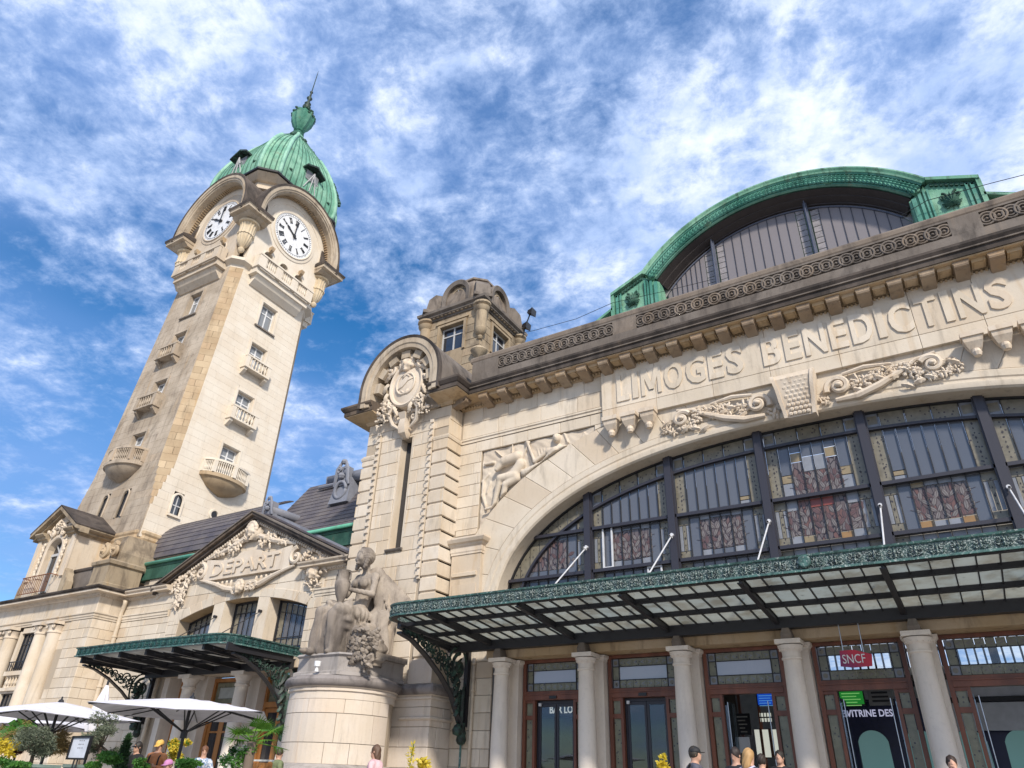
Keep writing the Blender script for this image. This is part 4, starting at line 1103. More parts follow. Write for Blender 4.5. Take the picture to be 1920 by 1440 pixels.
# door frames
W = FY(20.30)
DL = ['leftmost red-brown entrance door bay, with the bar lettering behind its glass', 'red-brown entrance door bay with shut sliding doors mirroring trees', 'open red-brown doorway with the blue departures screen inside',
      'open red-brown doorway behind the hanging red and purple sign', 'rightmost red-brown entrance bay with steel rods, beyond the fifth column']
def doorbay(i):
    x0, x1 = cols_x[i]+.37, cols_x[i+1]-.37
    t = thing('entrance_door', DL[i], 'door', ((x0+x1)/2, 20.3, 0), group='wooden entrance bays under the long canopy')
    c = -(x0+x1)/2; hw = (x1-x0)/2
    def P(name, mat, *bx, **k):
        m = MB()
        for b in bx: m.box(*b)
        return m.build(name, mat, t, **k)
    P('jamb', M['wood'], (-hw, -hw+.10, -.05, .12, 0, 4.49)); P('jamb', M['wood'], (hw-.10, hw, -.05, .12, 0, 4.49))
    P('head', M['wood'], (-hw+.10, hw-.10, -.045, .12, 4.40, 4.49))
    P('transom_bar', M['wood'], (-hw+.10, hw-.10, -.07, .12, 3.34, 3.47), (-hw+.10, hw-.10, -.10, .12, 3.471, 3.50), (-hw+.10, hw-.10, -.05, .1, 3.501, 3.58))
    # transom light: leaded border pieces and clear centre
    a0, a1, b0, b1 = -hw+.12, hw-.12, 3.60, 4.38; bw = .20
    fan_ = P('transom_window', M['iron'], (a0, a0+.015, .0, .03, b0, b1), (a1-.015, a1, 0, .03, b0, b1), (a0+bw, a0+bw+.02, 0, .03, b0, b1), (a1-bw-.02, a1-bw, 0, .03, b0, b1), (a0+.015, a1-.015, .001, .029, b0+bw, b0+bw+.018), (a0+.015, a1-.015, .001, .029, b1-bw-.018, b1-bw))
    def pn(a, b, c_, d, mat): MB().box(a, b, .03, .036, c_, d).build('pane', M[mat], fan_)
    for (u0, u1) in ((a0, a0+bw), (a1-bw, a1)):
        pn(u0, u1, b0, b0+bw, 'whiteglass'); pn(u0, u1, b1-bw, b1, 'whiteglass'); pn(u0, u1, b0+bw, b1-bw, 'glass_lace')
        for zc in (b0+bw/2, b1-bw/2): MB().lathe([(.001, -.004), (.06, -.003), (.06, .003)], ((u0+u1)/2, .026, zc), 12, axis='Y').build('medallion', M['glass_pattern'], fan_)
    n = 7
    for k in range(n):
        u0 = a0+bw+(a1-a0-2*bw)*k/n; u1 = a0+bw+(a1-a0-2*bw)*(k+1)/n
        pn(u0+.006, u1-.006, b0, b0+bw, 'glass_lace'); pn(u0+.006, u1-.006, b1-bw, b1, 'glass_lace')
        for zc in (b0+bw/2, b1-bw/2):
            s_ = 1 if k < n/2 else -1
            q = MB(); um = (u0+u1)/2; q.prism([(um-s_*.07, zc), (um+s_*.03, zc-.045), (um+s_*.07, zc-.045), (um-s_*.02, zc), (um+s_*.07, zc+.045), (um+s_*.03, zc+.045)][::1], FY(0.03), .001, .006)
            q.build('lead_chevron', M['whiteglass'] if i < 3 else M['leafpiece'], fan_)
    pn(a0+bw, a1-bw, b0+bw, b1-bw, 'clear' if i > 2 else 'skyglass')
    # side lights
    for sx in (-1, 1):
        u0 = -hw+.10 if sx < 0 else hw-.42; u1 = u0+.32
        P('stile', M['wood'], ((u1-.08, u1, -.03, .1, 0, 3.34) if sx < 0 else (u0, u0+.08, -.03, .1, 0, 3.34)))
        g0, g1 = (u0, u1-.08) if sx < 0 else (u0+.08, u1)
        P('crossbar', M['wood'], (g0, g1, -.02, .1, 2.80, 2.92)); P('crossbar', M['wood'], (g0, g1, -.02, .1, 3.26, 3.339)); P('crossbar', M['wood'], (g0, g1, -.02, .1, 0, .5))
        s = P('sidelight', M['glass_lace'], (g0+.02, g1-.02, .03, .04, 2.92, 3.26), (g0+.02, g1-.02, .03, .04, .5, 2.80))
    ho = hw-.42
    op = {0: 0, 1: 0, 2: 1, 3: 1, 4: 1}[i]
    if not op:
        P('door_frame', M['mullion'], (-ho, -ho+.05, .14, .2, 0, 3.33), (ho-.05, ho, .14, .2, 0, 3.33), (-ho+.05, ho-.05, .14, .2, 3.25, 3.33))
        for a, b in ((-ho+.06, -.01), (.01, ho-.06)):
            lf = P('door_leaf', M['mullion'], (a, a+.06, .14, .19, .05, 3.24), (b-.06, b, .14, .19, .05, 3.24), (a+.06, b-.06, .14, .19, .05, .15), (a+.06, b-.06, .14, .19, 3.16, 3.24))
            MB().box(a+.06, b-.06, .16, .17, .15, 3.16).build('pane', M['clear'], lf)
            MB().box(a+.06, b-.06, .150, .155, 1.42, 1.52).build('safety_strip', M['white'], lf)
        P('closer', M['black'], (-.12, .12, -.12, -.075, 3.36, 3.44)); P('spotlight', M['white'], (-ho+.08, -ho+.16, .05, .12, 3.18, 3.26))
    else:
        for sx in (-1, 1):
            m = MB(); xx = sx*(ho-.12); m.tube([(xx, .0, .3), (xx, .0, 3.15)], .014, 6); m.tube([(xx+sx*.1, .25, .3), (xx+sx*.1, .25, 3.1)], .014, 6)
            m.build('steel_rod', M['steel'], t)
            P('glass_leaf_edge', M['clear'], (sx*(ho-.02)-.01, sx*(ho-.02)+.01, .1, 1.0, .05, 3.2))
for i in range(5): doorbay(i)

# ---------------------------------------------------------------- inside of the hall seen through the doors
inn = thing('hall_interior', 'dim station hall interior seen through the open entrance doors', 'interior', (0, 26, 0))
inn.location = (0, 0, 0)
dark = flat('interior_wall', (.42, .40, .37), .7); M['inwall'] = dark
MB().box(-15, XR, 20.5, 34, -.02, .012).build('hall_floor', flat('hall_floor', (.25, .24, .22), .4), inn)
MB().box(-15.2, -15, 22.0, 34, 0, 14).build('side_wall', dark, inn)
MB().box(XR, XR+.2, 21.2, 34, 0, 14).build('side_wall', dark, inn)
MB().box(-15, XR, 21.2, 26.5, 14.0, 14.2).build('ceiling', dark, inn); MB().box(-15, XR, 32.5, 34, 14.0, 14.2).build('ceiling', dark, inn)
b = MB(); b.box(-15, XR, 34, 34.3, 0, 5.7); b.box(-15, -6.3, 34, 34.3, 5.701, 9.499); b.box(-15, XR, 34, 34.3, 9.5, 14); b.build('back_wall', dark, inn)
x = -6.1; b = MB()
while x < XR: b.box(x-.035, x+.035, 34, 34.1, 5.7, 9.5); x += .30
b.box(-6.2, XR, 33.95, 34.05, 6.3, 6.42); b.box(-6.2, XR, 33.95, 34.05, 7.6, 7.7)
for x in (-5.6, -2.4, .8, 4, 7.2): b.box(x-.15, x+.15, 33.9, 34.08, 5.7, 9.5)
b.build('back_window_bars', M['mullion'], inn, kind='stuff')
for i in range(5): 
    cx_ = (cols_x[i]+cols_x[i+1])/2
b = MB(); b.box(-15, -6.95, 25.4, 25.6, 0, 4.0); b.box(-15, XR, 24.2, 25.6, 4.0, 4.15) ; b.build('vestibule', flat('vestibule_wall', (.10, .085, .07), .6), inn)
# wooden inner screen
b = MB()
for k in range(10): b.box(-6.9+k*.62, -6.82+k*.62, 25.4, 25.5, 0, 4.0) if k < 5 else None
b.build('inner_mullion', M['wood'], inn, kind='stuff')
sgn = thing('bar_sign', 'white bar lettering on dark fascia behind the leftmost door glass', 'sign', (-12.9, 23.2, 0))
sgn.location = (0, 0, 0)
pL = atY(1031, 1338, 21.6); MB().box(pL.x-.3, pL.x+2.2, 21.61, 21.7, pL.z-.12, pL.z+.42).build('board', M['black'], sgn)
text_obj('lettering', 'BAR LOUNGE', .22, emit('white_added_glow', (.7, .68, .62), .5), sgn, (pL.x, 21.595, pL.z), RY, depth=.01, fit=1.5, bold=.02)  # emission added so the letters read through the door glass
for (px, py, w, h) in ((1031, 1343, .55, .42), (1057, 1343, .35, .30)):
    q = atY(px, py, 26.5); MB().box(q.x, q.x+w, 25.35, 25.38, q.z-h-.05, q.z).build('menu_sheet', M['white'], sgn) if 0 else None
booth = thing('shop_booth', 'navy blue shop front with round arches and white lettering inside the hall', 'booth', (0, 0, 0))
navy = flat('navy_panel', (.008, .01, .06), .35)
YB = 24.6
q0 = atY(1560, 1326, YB); q1 = atY(1712, 1318, YB); ztop = q0.z+.12
bx0 = -3.95; arcs = [(-2.95, .42), (-1.75, .42), (-.55, .42), (.65, .42), (1.85, .42)]
m = MB(); zs = 2.35
for (xc, r_) in arcs:
    m.strip([xc-.6+i*.05 for i in range(25)], lambda x: zs+math.sqrt(max(0, r_*r_-(x-xc)**2)) if abs(x-xc) < r_ else 0., lambda x: 3.52, FY(YB), -.08, 0)
m.build('front', navy, booth)
MB().box(bx0+.42, 2.5, YB+.001, YB+2.4, 3.53, 3.58).build('roof_edge', navy, booth)
text_obj('lettering', 'VITRINE DES', .19, emit('letters_added_glow', (.55, .56, .75), .35), booth, (-3.52, YB-.012, 3.12), RY, depth=.01, fit=1.24, bold=.02)  # glow added to lift the letters out of the dark hall
MB().box(-3.5, 2.4, YB+1.2, YB+1.25, 0, 3.2).build('display_back', emit('teal_display', (.16, .30, .30), .22), booth)
for xc, r_ in arcs: MB().box(xc-r_-.05, xc+r_+.05, YB+.3, YB+.32, 0, 1.7).build('display_screen', emit('teal_display_lit', (.16, .36, .36), .28), booth)
scr = thing('departure_screen', 'green lit departures screen hanging above the navy shop front', 'screen', (0, 0, 0), group='information screens hanging inside the hall')
a = atY(1573, 1297, 24.3); b_ = atY(1621, 1320, 24.3)
MB().box(a.x-.03, b_.x+.03, 24.31, 24.4, b_.z-.03, a.z+.03).build('housing', M['black'], scr)
MB().box(a.x, b_.x, 24.30, 24.309, b_.z, a.z).build('display', emit('green_screen', (.01, .16, .02), .5), scr)
tx = MB()
for r_ in range(5): tx.box(a.x+.05, b_.x-.08-.1*(r_ % 2), 24.294, 24.299, a.z-.07-.08*r_, a.z-.045-.08*r_)
tx.build('text_rows', emit('green_rows', (.2, .5, .15), .4), scr)
scr2 = thing('departure_screen', 'blue lit departures screen hanging inside the third doorway', 'screen', (0, 0, 0), group='information screens hanging inside the hall')
a = atY(1419, 1301, 24.3); b_ = atY(1455, 1321, 24.3)
MB().box(a.x-.03, b_.x+.03, 24.31, 24.4, b_.z-.03, a.z+.03).build('housing', M['black'], scr2)
MB().box(a.x, b_.x, 24.30, 24.309, b_.z, a.z).build('display', emit('blue_screen', (.005, .05, .35), .6), scr2)
tx = MB()
for r_ in range(5): tx.box(a.x+.04, b_.x-.06-.08*(r_ % 2), 24.294, 24.299, a.z-.07-.07*r_, a.z-.05-.07*r_)
tx.build('text_rows', emit('blue_rows', (.1, .3, .6), .4), scr2)
vent = thing('ceiling_grille', 'pale panel with dark ventilation slots above the shop front', 'vent', (0, 0, 0))
a = atY(1632, 1294, 24.5); b_ = atY(1668, 1318, 24.5); MB().box(a.x-.1, b_.x+.1, 24.5, 24.55, b_.z-.06, a.z+.06).build('panel', flat('grey_panel', (.3, .3, .3), .6), vent)
for k in range(3): MB().box(a.x, b_.x, 24.48, 24.499, a.z-.1-.11*k, a.z-.05-.11*k).build('slot', M['black'], vent)
# ---------------------------------------------------------------- hanging red sign
sn = thing('railway_sign', 'red and purple railway sign with white letters hanging on two rods', 'sign', (0, 0, 0))
YS = 19.35
def at(px, py): p = atY(px, py, YS); return (p.x, p.z)
pts = [at(1577, 1249), at(1575, 1221), at(1600, 1219), at(1634, 1227), at(1635, 1248), at(1600, 1251)]
t = NT('magenta_red_sign'); sp = t.n('ShaderNodeSeparateXYZ'); t.l(t.pos, sp.inputs[0])
c = t.mix(t.rng(t.math('ADD', sp.outputs[0], sp.outputs[2]), pts[0][0]+pts[0][1]+.1, pts[3][0]+pts[3][1]-.25), (.20, .006, .075), (.50, .01, .03)); red = t.fin(c, .35)
MB().prism(pts[::1], FY(YS), -.06, 0, .01).build('board', red, sn)
x0 = at(1582, 1247); 
text_obj('lettering', 'SNCF', .20, M['white'], sn, (x0[0]+.0, YS-.003, x0[1]+.03), RY, depth=.008, fit=.50)
for px in (1581, 1619):
    p = at(px, 1222); m = MB(); m.tube([(p[0], YS+.03, p[1]-.03), (p[0], YS+.03, 4.75)], .012, 6); m.build('rod', M['steel'], sn)
dp = thing('downpipe', 'cream downpipe on the pier left of the first entrance column', 'pipe', (-13.72, 19.93, 0))
m = MB(); m.tube([(0, 0, 0), (0, 0, 4.6)], .055, 10)
m.build('tube', M['pipe'], dp, smooth=True)
for z in (1.2, 2.4, 3.6, 4.4): MB().lathe([(.056, 0), (.075, .005), (.075, .05), (.056, .055)], (0, 0, z), 10).build('collar', M['pipe'], dp)

pf = thing('glass_fascia', 'pale grey glass fascia with a dark rail inside the rightmost doorway', 'panel', (0, 0, 0))
MB().box(-.9, 3.2, 24.3, 24.34, 3.55, 4.3).build('upper_panel', flat('grey_glass_panel', (.45, .46, .50), .3), pf); MB().box(-.9, 3.2, 24.28, 24.33, 2.72, 3.4).build('lower_panel', flat('pale_glass_panel', (.50, .52, .56), .3), pf)
MB().box(-.9, 3.2, 24.2, 24.36, 3.42, 3.53).build('rail', M['black'], pf)

pb = thing('platform_opening', 'bright opening to the platforms at the back of the third doorway', 'opening', (0, 0, 0))
def prect(px0, py0, px1, py1, Y, mat, nm, par):
    a, b = atY(px0, py0, Y), atY(px1, py1, Y); return MB().box(min(a.x, b.x), max(a.x, b.x), Y, Y+.03, min(a.z, b.z), max(a.z, b.z)).build(nm, mat, par)
lit = emit('daylit_glass', (.62, .64, .56), .45)
prect(1414, 1368, 1462, 1420, 25.28, lit, 'daylit_pane', pb); prect(1424, 1337, 1447, 1353, 25.28, lit, 'daylit_pane', pb)
for k in range(4): prect(1426+k*5.6, 1336, 1427+k*5.6, 1354, 25.2, M['black'], 'bar', pb)
prect(1423, 1344, 1448, 1346, 25.19, M['black'], 'bar', pb)
for px in (1428, 1445): prect(px, 1366, px+2, 1420, 25.2, M['wood'], 'post', pb)
bd = thing('notice_board', 'black board with rows of pale handwriting above a grey poster, third doorway', 'board', (0, 0, 0))
prect(1376, 1338, 1410, 1378, 24.9, M['black'], 'board', bd)
for k in range(5): prect(1381+2*k, 1343+7*k, 1401-(k % 2)*4, 1345+7*k, 24.88, flat('chalk', (.5, .5, .45), .8), 'chalk_line', bd)
prect(1380, 1382, 1408, 1412, 24.9, emit('poster_lit', (.34, .37, .42), .12), 'poster', bd)
# ---------------------------------------------------------------- glass and iron canopies
def lace_unit(w, h):
    """one pierced-scroll unit of the fascia in local x (along), z (up), -y out"""
    m = MB(); fr = lambda a, z, d: (a, -d, z)
    for sx in (-1, 1):
        spiral(m, (sx*w*.26, h*.58), h*.24, h*.05, 1.25, fr, .012, .016, .008, a0=90, sgn=sx, n=12)
        spiral(m, (sx*w*.12, h*.27), h*.15, h*.04, 1.0, fr, .012, .012, .006, a0=-90, sgn=-sx, n=9)
    leaf(m, (0, h*.12), (0, h*.92), w*.09, fr, .02, .02, 2)
    for sx in (-1, 1): leaf(m, (sx*w*.18, h*.12), (sx*w*.42, h*.40), w*.07, fr, .015, .015, 1)
    blob(m, (0, h*.52), h*.08, fr, .04, 6)
    return m
def transform_mb(dst, src, f):
    b = len(dst.v); dst.v.extend([f(v) for v in src.v]); dst.f.extend([tuple(i+b for i in q) for q in src.f])
def fascia(parent, path, z0, z1, mat, unit=.36):
    """ornamental fascia along plan path (outward = right of travel)"""
    h = z1-z0
    MB().mould(path, [(0, 0), (.03, 0), (.03, h), (0, h)], z=z0).build('fascia_plate', mat, parent)
    MB().mould(path, [(.03, -.01), (.075, -.01), (.075, .03), (.03, .045)], z=z0).build('fascia_bead', M['lace_rim'], parent)
    MB().mould(path, [(.03, h-.05), (.07, h-.03), (.085, h+.01), (-.05, h+.01), (-.05, h)], z=z0).build('fascia_cap', M['lace_rim'], parent)
    u = lace_unit(unit, h-.08); big = MB(); P = [Vector(p) for p in path]
    for a, b in zip(P[:-1], P[1:]):
        L = (b-a).length; n = max(1, round(L/unit)); d = (b-a)/L; nr = Vector((d.y, -d.x))
        for i in range(n):
            c = a+d*((i+.5)*L/n); s = (L/n)/unit
            transform_mb(big, u, lambda v: (c.x+d.x*v[0]*s-nr.x*v[1]+nr.x*.03, c.y+d.y*v[0]*s-nr.y*v[1]+nr.y*.03, z0+.045+v[2]))
    big.build('fascia_scrollwork', mat, parent, kind='stuff')
M['lace_rim'] = iron_patina('canopy_rim', (.03, .065, .062), (.065, .15, .135), (.38, .43, .41), .7, .55)
M['rim_grey'] = M['lace_rim']
can = thing('glass_canopy', 'long glass and iron canopy with verdigris scrollwork edge over the main station doors', 'canopy', (0, 0, 0))
YF, ZT, ZB_, XL = 16.0, 5.54, 5.20, -14.40
rad = .75
arcp = [(XL+rad-rad*math.cos(R(a)), YF+rad-rad*math.sin(R(a))) for a in range(0, 91, 15)]
path = [(XL, 19.95), (XL, YF+rad)]+arcp[1:]+[(-10.5, YF), (-7, YF), (-4, YF), (-1, YF), (2, YF), (5.2, YF), (9.6, YF)]
fascia(can, path, ZB_, ZT, M['lace'])
m = MB(); m.lathe([(0, -.06), (.12, -.05), (.14, 0), (.10, .03), (.07, .01), (0, .03)], (-2.55, YF-.10, 5.39), 16, axis='Y'); m.build('fascia_boss', M['lace_rim'], can, smooth=True)
# main ribs (falling towards the wall)
def zb(y): return 5.08-(y-16.05)*(.34/3.85)
ribs = [-12.70]+mul[1:7]
for xr_ in ribs+[7.6]:
    m = MB(); y0, y1 = 16.06, 19.55
    for w, a, b in ((.06, .03, .055), (.018, .055, .20), (.05, .20, .22)):
        m.loft([[(xr_-w, y, zb(y)+a), (xr_+w, y, zb(y)+a), (xr_+w, y, zb(y)+b), (xr_-w, y, zb(y)+b)] for y in (y0, y1)])
    m.build('rib', M['iron'], can)
# wall beam, end beam, purlins
MB().box(XL+.05, 9.6, 19.3, 19.55, 4.72, 5.06).build('wall_beam', M['iron'], can)
m = MB(); m.loft([[(XL+.05, y, zb(y)-.02), (XL+.16, y, zb(y)-.02), (XL+.16, y, 5.2), (XL+.05, y, 5.2)] for y in (16.7, 19.5)]); m.build('end_beam', M['iron'], can)
for yp in (16.95, 18.15):
    m = MB(); m.box(XL+.1, 9.6, yp-.03, yp+.03, zb(yp)+.11, zb(yp)+.21); m.box(XL+.1, 9.6, yp-.055, yp+.055, zb(yp)+.09, zb(yp)+.109); m.build('purlin', M['iron'], can)
MB().mould(path, [(-.16, 0), (0, 0), (0, .02), (-.16, .02)], z=5.185).build('fascia_flange', M['iron'], can)
rows = [(16.10, 16.91), (16.99, 18.11), (18.19, 19.28)]
xe = [XL+.15]+ribs+[7.6]
gb = MB()
for k in range(len(xe)-1):
    a, b = xe[k]+.02, xe[k+1]-.02
    n = max(2, round((b-a)/.415))
    for i in range(n):
        u0, u1 = a+(b-a)*i/n, a+(b-a)*(i+1)/n
        for (y0, y1) in rows:
            if k == 0 and (i == 0 and y0 < 16.5): continue
            m = MB(); m.loft([[(u0+.012, y, zb(y)+.205), (u1-.012, y, zb(y)+.205), (u1-.012, y, zb(y)+.215), (u0+.012, y, zb(y)+.215)] for y in (y0, y1)])
            m.build('canopy_pane', M['canopy_glass'], can)
        if i: gb.loft([[(u0-.013, y, zb(y)+.16), (u0+.013, y, zb(y)+.16), (u0+.013, y, zb(y)+.215), (u0-.013, y, zb(y)+.215)] for y in (16.08, 19.3)])
gb.build('glazing_bars', M['iron'], can, kind='stuff')
for i, xr_ in enumerate(mul[1:6]):
    m = MB(); m.tube([(xr_, 20.30, 7.86), (xr_, 17.3, 5.50)], .022, 6); m.lathe([(.0, -.05), (.05, -.05), (.05, .05), (0, .05)], (xr_, 20.30, 7.86), 10, axis='Y'); m.lathe([(.03, -.1), (.04, .12), (.03, .14)], (xr_, 20.18, 7.77), 8, axis='Y')
    m.build('tie_rod', M['whiteframe'], can, smooth=30)
# mast stains: leaves lying on the glass
rnd = random.Random(4); m = MB()
for _ in range(60):
    x, y = rnd.uniform(-4, 4), rnd.uniform(16.2, 19.2); r_ = rnd.uniform(.02, .06)
    m.add([(x-r_, y, zb(y)+.203), (x, y-r_*.5, zb(y)+.203), (x+r_, y, zb(y)+.203), (x, y+r_*.5, zb(y)+.203)], [(0, 1, 2, 3)])
m.build('fallen_leaves', M['black'], can, kind='stuff')

def scroll_bracket(parent_name, label, X, Yw, Yo, zt_o, zt_w, zl, mat, seed=0, s=1.0):
    """open scrollwork bracket in the plane x = X; wall at Yw, reaching out to Yo"""
    t = thing(parent_name, label, 'bracket', (X, Yw, 0), group='scrolled iron brackets under the canopies')
    fr = lambda a, z, d: (d, a-Yw, z)        # a = world Y
    m = MB()
    m.prism([(Yw-.16, zl+.5), (Yw, zl+.5), (Yw, zt_w), (Yw-.16, zt_w)], fr, -.07, .07)
    m.build('wall_post', M['iron'], t)
    # lower curved flange
    W_ = Yw-Yo; HH = zt_o-zl
    KY = [Yo, Yo+.16*W_, Yo+.36*W_, Yo+.58*W_, Yo+.74*W_, Yo+.84*W_, Yo+.89*W_]; KZ = [zt_o-.20, zt_o-.30, zt_o-.62*s, zt_o-1.08*s, zt_o-1.52*s, zt_o-2.0*s, zl+.62]
    def c(u):
        q = u*6; i = np.arange(7); return (float(np.interp(q, i, KY)), float(np.interp(q, i, KZ)))
    pts = [c(i/24) for i in range(25)]+[(Yw-.30, zl+.55), (Yw-.24, zl+.25)]
    m = MB(); m.loft([[(-.09, p[0]-Yw, p[1]-.03), (.09, p[0]-Yw, p[1]-.03), (.09, p[0]-Yw, p[1]+.035), (-.09, p[0]-Yw, p[1]+.035)] for p in pts]); m.build('curved_flange', M['iron'], t, smooth=40)
    m = MB(); m.loft([[(-.05, y-Yw, z-.03), (.05, y-Yw, z-.03), (.05, y-Yw, z+.03), (-.05, y-Yw, z+.03)] for y, z in ((Yo, zt_o), (Yw, zt_w))]); m.build('top_flange', M['iron'], t)
    # scroll infill
    m = MB(); rnd = random.Random(seed)
    R1 = .42*s
    spiral(m, (Yw-.62*s, zt_w-.60*s), R1, .07, 1.9, fr, .05, .06, .035, a0=90, sgn=1)
    m.tube([fr(Yw-.62*s+R1*1.25*math.cos(R(a)), zt_w-.72*s+R1*1.75*math.sin(R(a)), 0) for a in range(0, 361, 20)], .035, 6)
    for i in range(1, 15):
        u = i/18; y, z = c(u); zt = zt_o+(zt_w-zt_o)*(y-Yo)/(Yw-Yo); h = (zt-z)
        if y > Yw-1.25*s: h = min(h, 1.3)
        if h > .1: 
            r_ = min(.26, h*.27)
            spiral(m, (y, z+h*.62), r_, .03, 1.3, fr, 0, .03, .015, a0=rnd.uniform(0, 360), sgn=rnd.choice((-1, 1)), n=16)
            spiral(m, (y+.12, z+h*.28), r_*.6, .02, 1.2, fr, 0, .025, .012, a0=rnd.uniform(0, 360), sgn=rnd.choice((-1, 1)), n=14)
            spiral(m, (y+.05, z+h*.45), r_*.9, .03, 1.4, fr, .04, .028, .014, a0=rnd.uniform(0, 360), sgn=rnd.choice((-1, 1)), n=14); blob(m, (y, z+h*.5), .035, fr, .05, 5)
    for i in range(10):
        z = zt_w-1.3*s-i*(zt_w-1.3*s-zl-.6)/10; y = Yw-.30
        for dy in (-.12, .1): spiral(m, (y+dy, z), .11, .02, 1.2, fr, 0, .028, .012, a0=rnd.uniform(0, 360), sgn=rnd.choice((-1, 1)), n=12)
        leaf(m, (y-.05, z-.15), (y+.02, z+.2), .09, fr, .04, .05, 2); leaf(m, (y-.05, z+.1), (y+.05, z-.25), .08, fr, -.05, .05, 2)
    for i in range(5): leaf(m, (Yw-.95*s+i*.05, zt_w-.9*s-.28*i), (Yw-.5*s, zt_w-.3*s-.35*i), .11, fr, .05, .07, 3)
    m.build('scrollwork', mat, t, smooth=50)
    # base finial
    m = MB(); m.lathe([(.04, 0), (.12, .05), (.16, .14), (.13, .28), (.15, .34), (.11, .42), (.10, .62)], (0, -.2, zl-.02), 10)
    m.lathe([(0, 0), (.14, .05), (.17, .17), (.1, .3), (0, .36)], (0, -.42, zl+.22), 10)
    m.build('base_finial', M['iron_scroll'], t, smooth=True)
    return t
scroll_bracket('canopy_bracket', 'scrolled iron bracket under the left end of the main canopy, beside the statue pedestal', -13.95, 19.98, 16.35, 5.0, 4.85, 2.10, M['iron_scroll'], 3)
m = thing('lightning_cable', 'thin green rod running down from the bracket of the main canopy', 'rod', (-13.95, 19.78, 0))
b = MB(); b.tube([(0, 0, 0), (0, 0, 2.1)], .035, 8); b.build('rod', M['lace_rim'], m)
c2 = thing('glass_canopy', 'smaller teal-edged glass canopy over the departures door on the left wing', 'canopy', (0, 0, 0))
# ---------------------------------------------------------------- copper lunette of the dome, above the parapet
dm = thing('dome_lunette', 'green copper arched roof front with leaf band and dark glazing behind the parapet', 'roof', (0, 0, 0))
CD, YD = -2.68, 22.5
FD = FY(YD)
def darc(hw, zc, rise):
    """shallow arch: half width hw at height zc, rising by rise"""
    Rr = (hw*hw+rise*rise)/(2*rise); zc0 = zc+rise-Rr; a0 = math.asin(min(1, hw/Rr))
    return lambda t: (CD+Rr*math.sin(-a0+2*a0*t), zc0+Rr*math.cos(-a0+2*a0*t))
hw = 5.30; outer = darc(hw, 19.93, 2.48)
cvo = curve_pts(outer, 60)
MB().arc(cvo, [(.0, .12), (.05, .12), (.05, -1.2), (-.2, -1.2), (-.2, .12), (-.14, .14), (-.10, .05)][::1], FD).build('roof_edge', M['copper'], dm, smooth=30)
MB().arc(cvo, [(-.13, -.01), (-.72, -.01), (-.72, -.25), (-.13, -.25)], FD).build('arch_band', M['copper_arch'], dm, smooth=30)
MB().arc(cvo, [(-.13, .02), (-.20, .09), (-.26, .05), (-.26, -.05)], FD).build('arch_moulding', M['copper_arch'], dm, smooth=30)
MB().arc(cvo, [(-.66, -.02), (-.70, .03), (-.78, .0), (-.78, -.10)], FD).build('arch_moulding', M['copper_dark'], dm, smooth=30)
MB().arc(cvo, [(-.74, -.1), (-.80, -.06), (-.90, -.35), (-.94, -.35), (-1.05, -.62), (-1.10, -.62), (-1.1, -.95), (-.74, -.95)], FD).build('dark_reveal', M['reveal'], dm, smooth=30)
# leaf garland in the band
g = MB()
f = reparam(outer); n = 74
for i in range(n):
    t = (i+.5)/n; p = f(t); q = f(min(1, t+.002)); a = math.atan2(q[1]-p[1], q[0]-p[0])
    s_ = 1 if t > .5 else -1
    nx, nz = -math.sin(a), math.cos(a)
    for off, sp in ((-.36, 1), (-.56, -1), (-.46, 0)):
        x, z = p[0]+nx*off, p[1]+nz*off
        b = a+(0 if s_ < 0 else math.pi)+sp*.42
        leaf(g, (x-math.cos(b)*.10, z-math.sin(b)*.10), (x+math.cos(b)*.16, z+math.sin(b)*.16), .075, FD, .03, .05, 1)
g.build('leaf_band', M['copper_arch'], dm, smooth=50, kind='stuff')
for t in (.005, .285, .715, .995):
    p = f(t); q = f(min(1, t+.001)) if t < .9 else f(t); o = f(max(0, t-.001)); a = math.atan2(q[1]-o[1], q[0]-o[0])
    m = MB(); m.lathe([(0, .0), (.10, .0), (.13, -.03), (.10, -.05), (.12, -.10), (.21, -.10), (.24, -.05), (.22, .05)], (p[0]+math.sin(a)*.44, YD-.02, p[1]-math.cos(a)*.44), 18, axis='Y')
    m.build('ring_boss', M['copper'], dm, smooth=40)
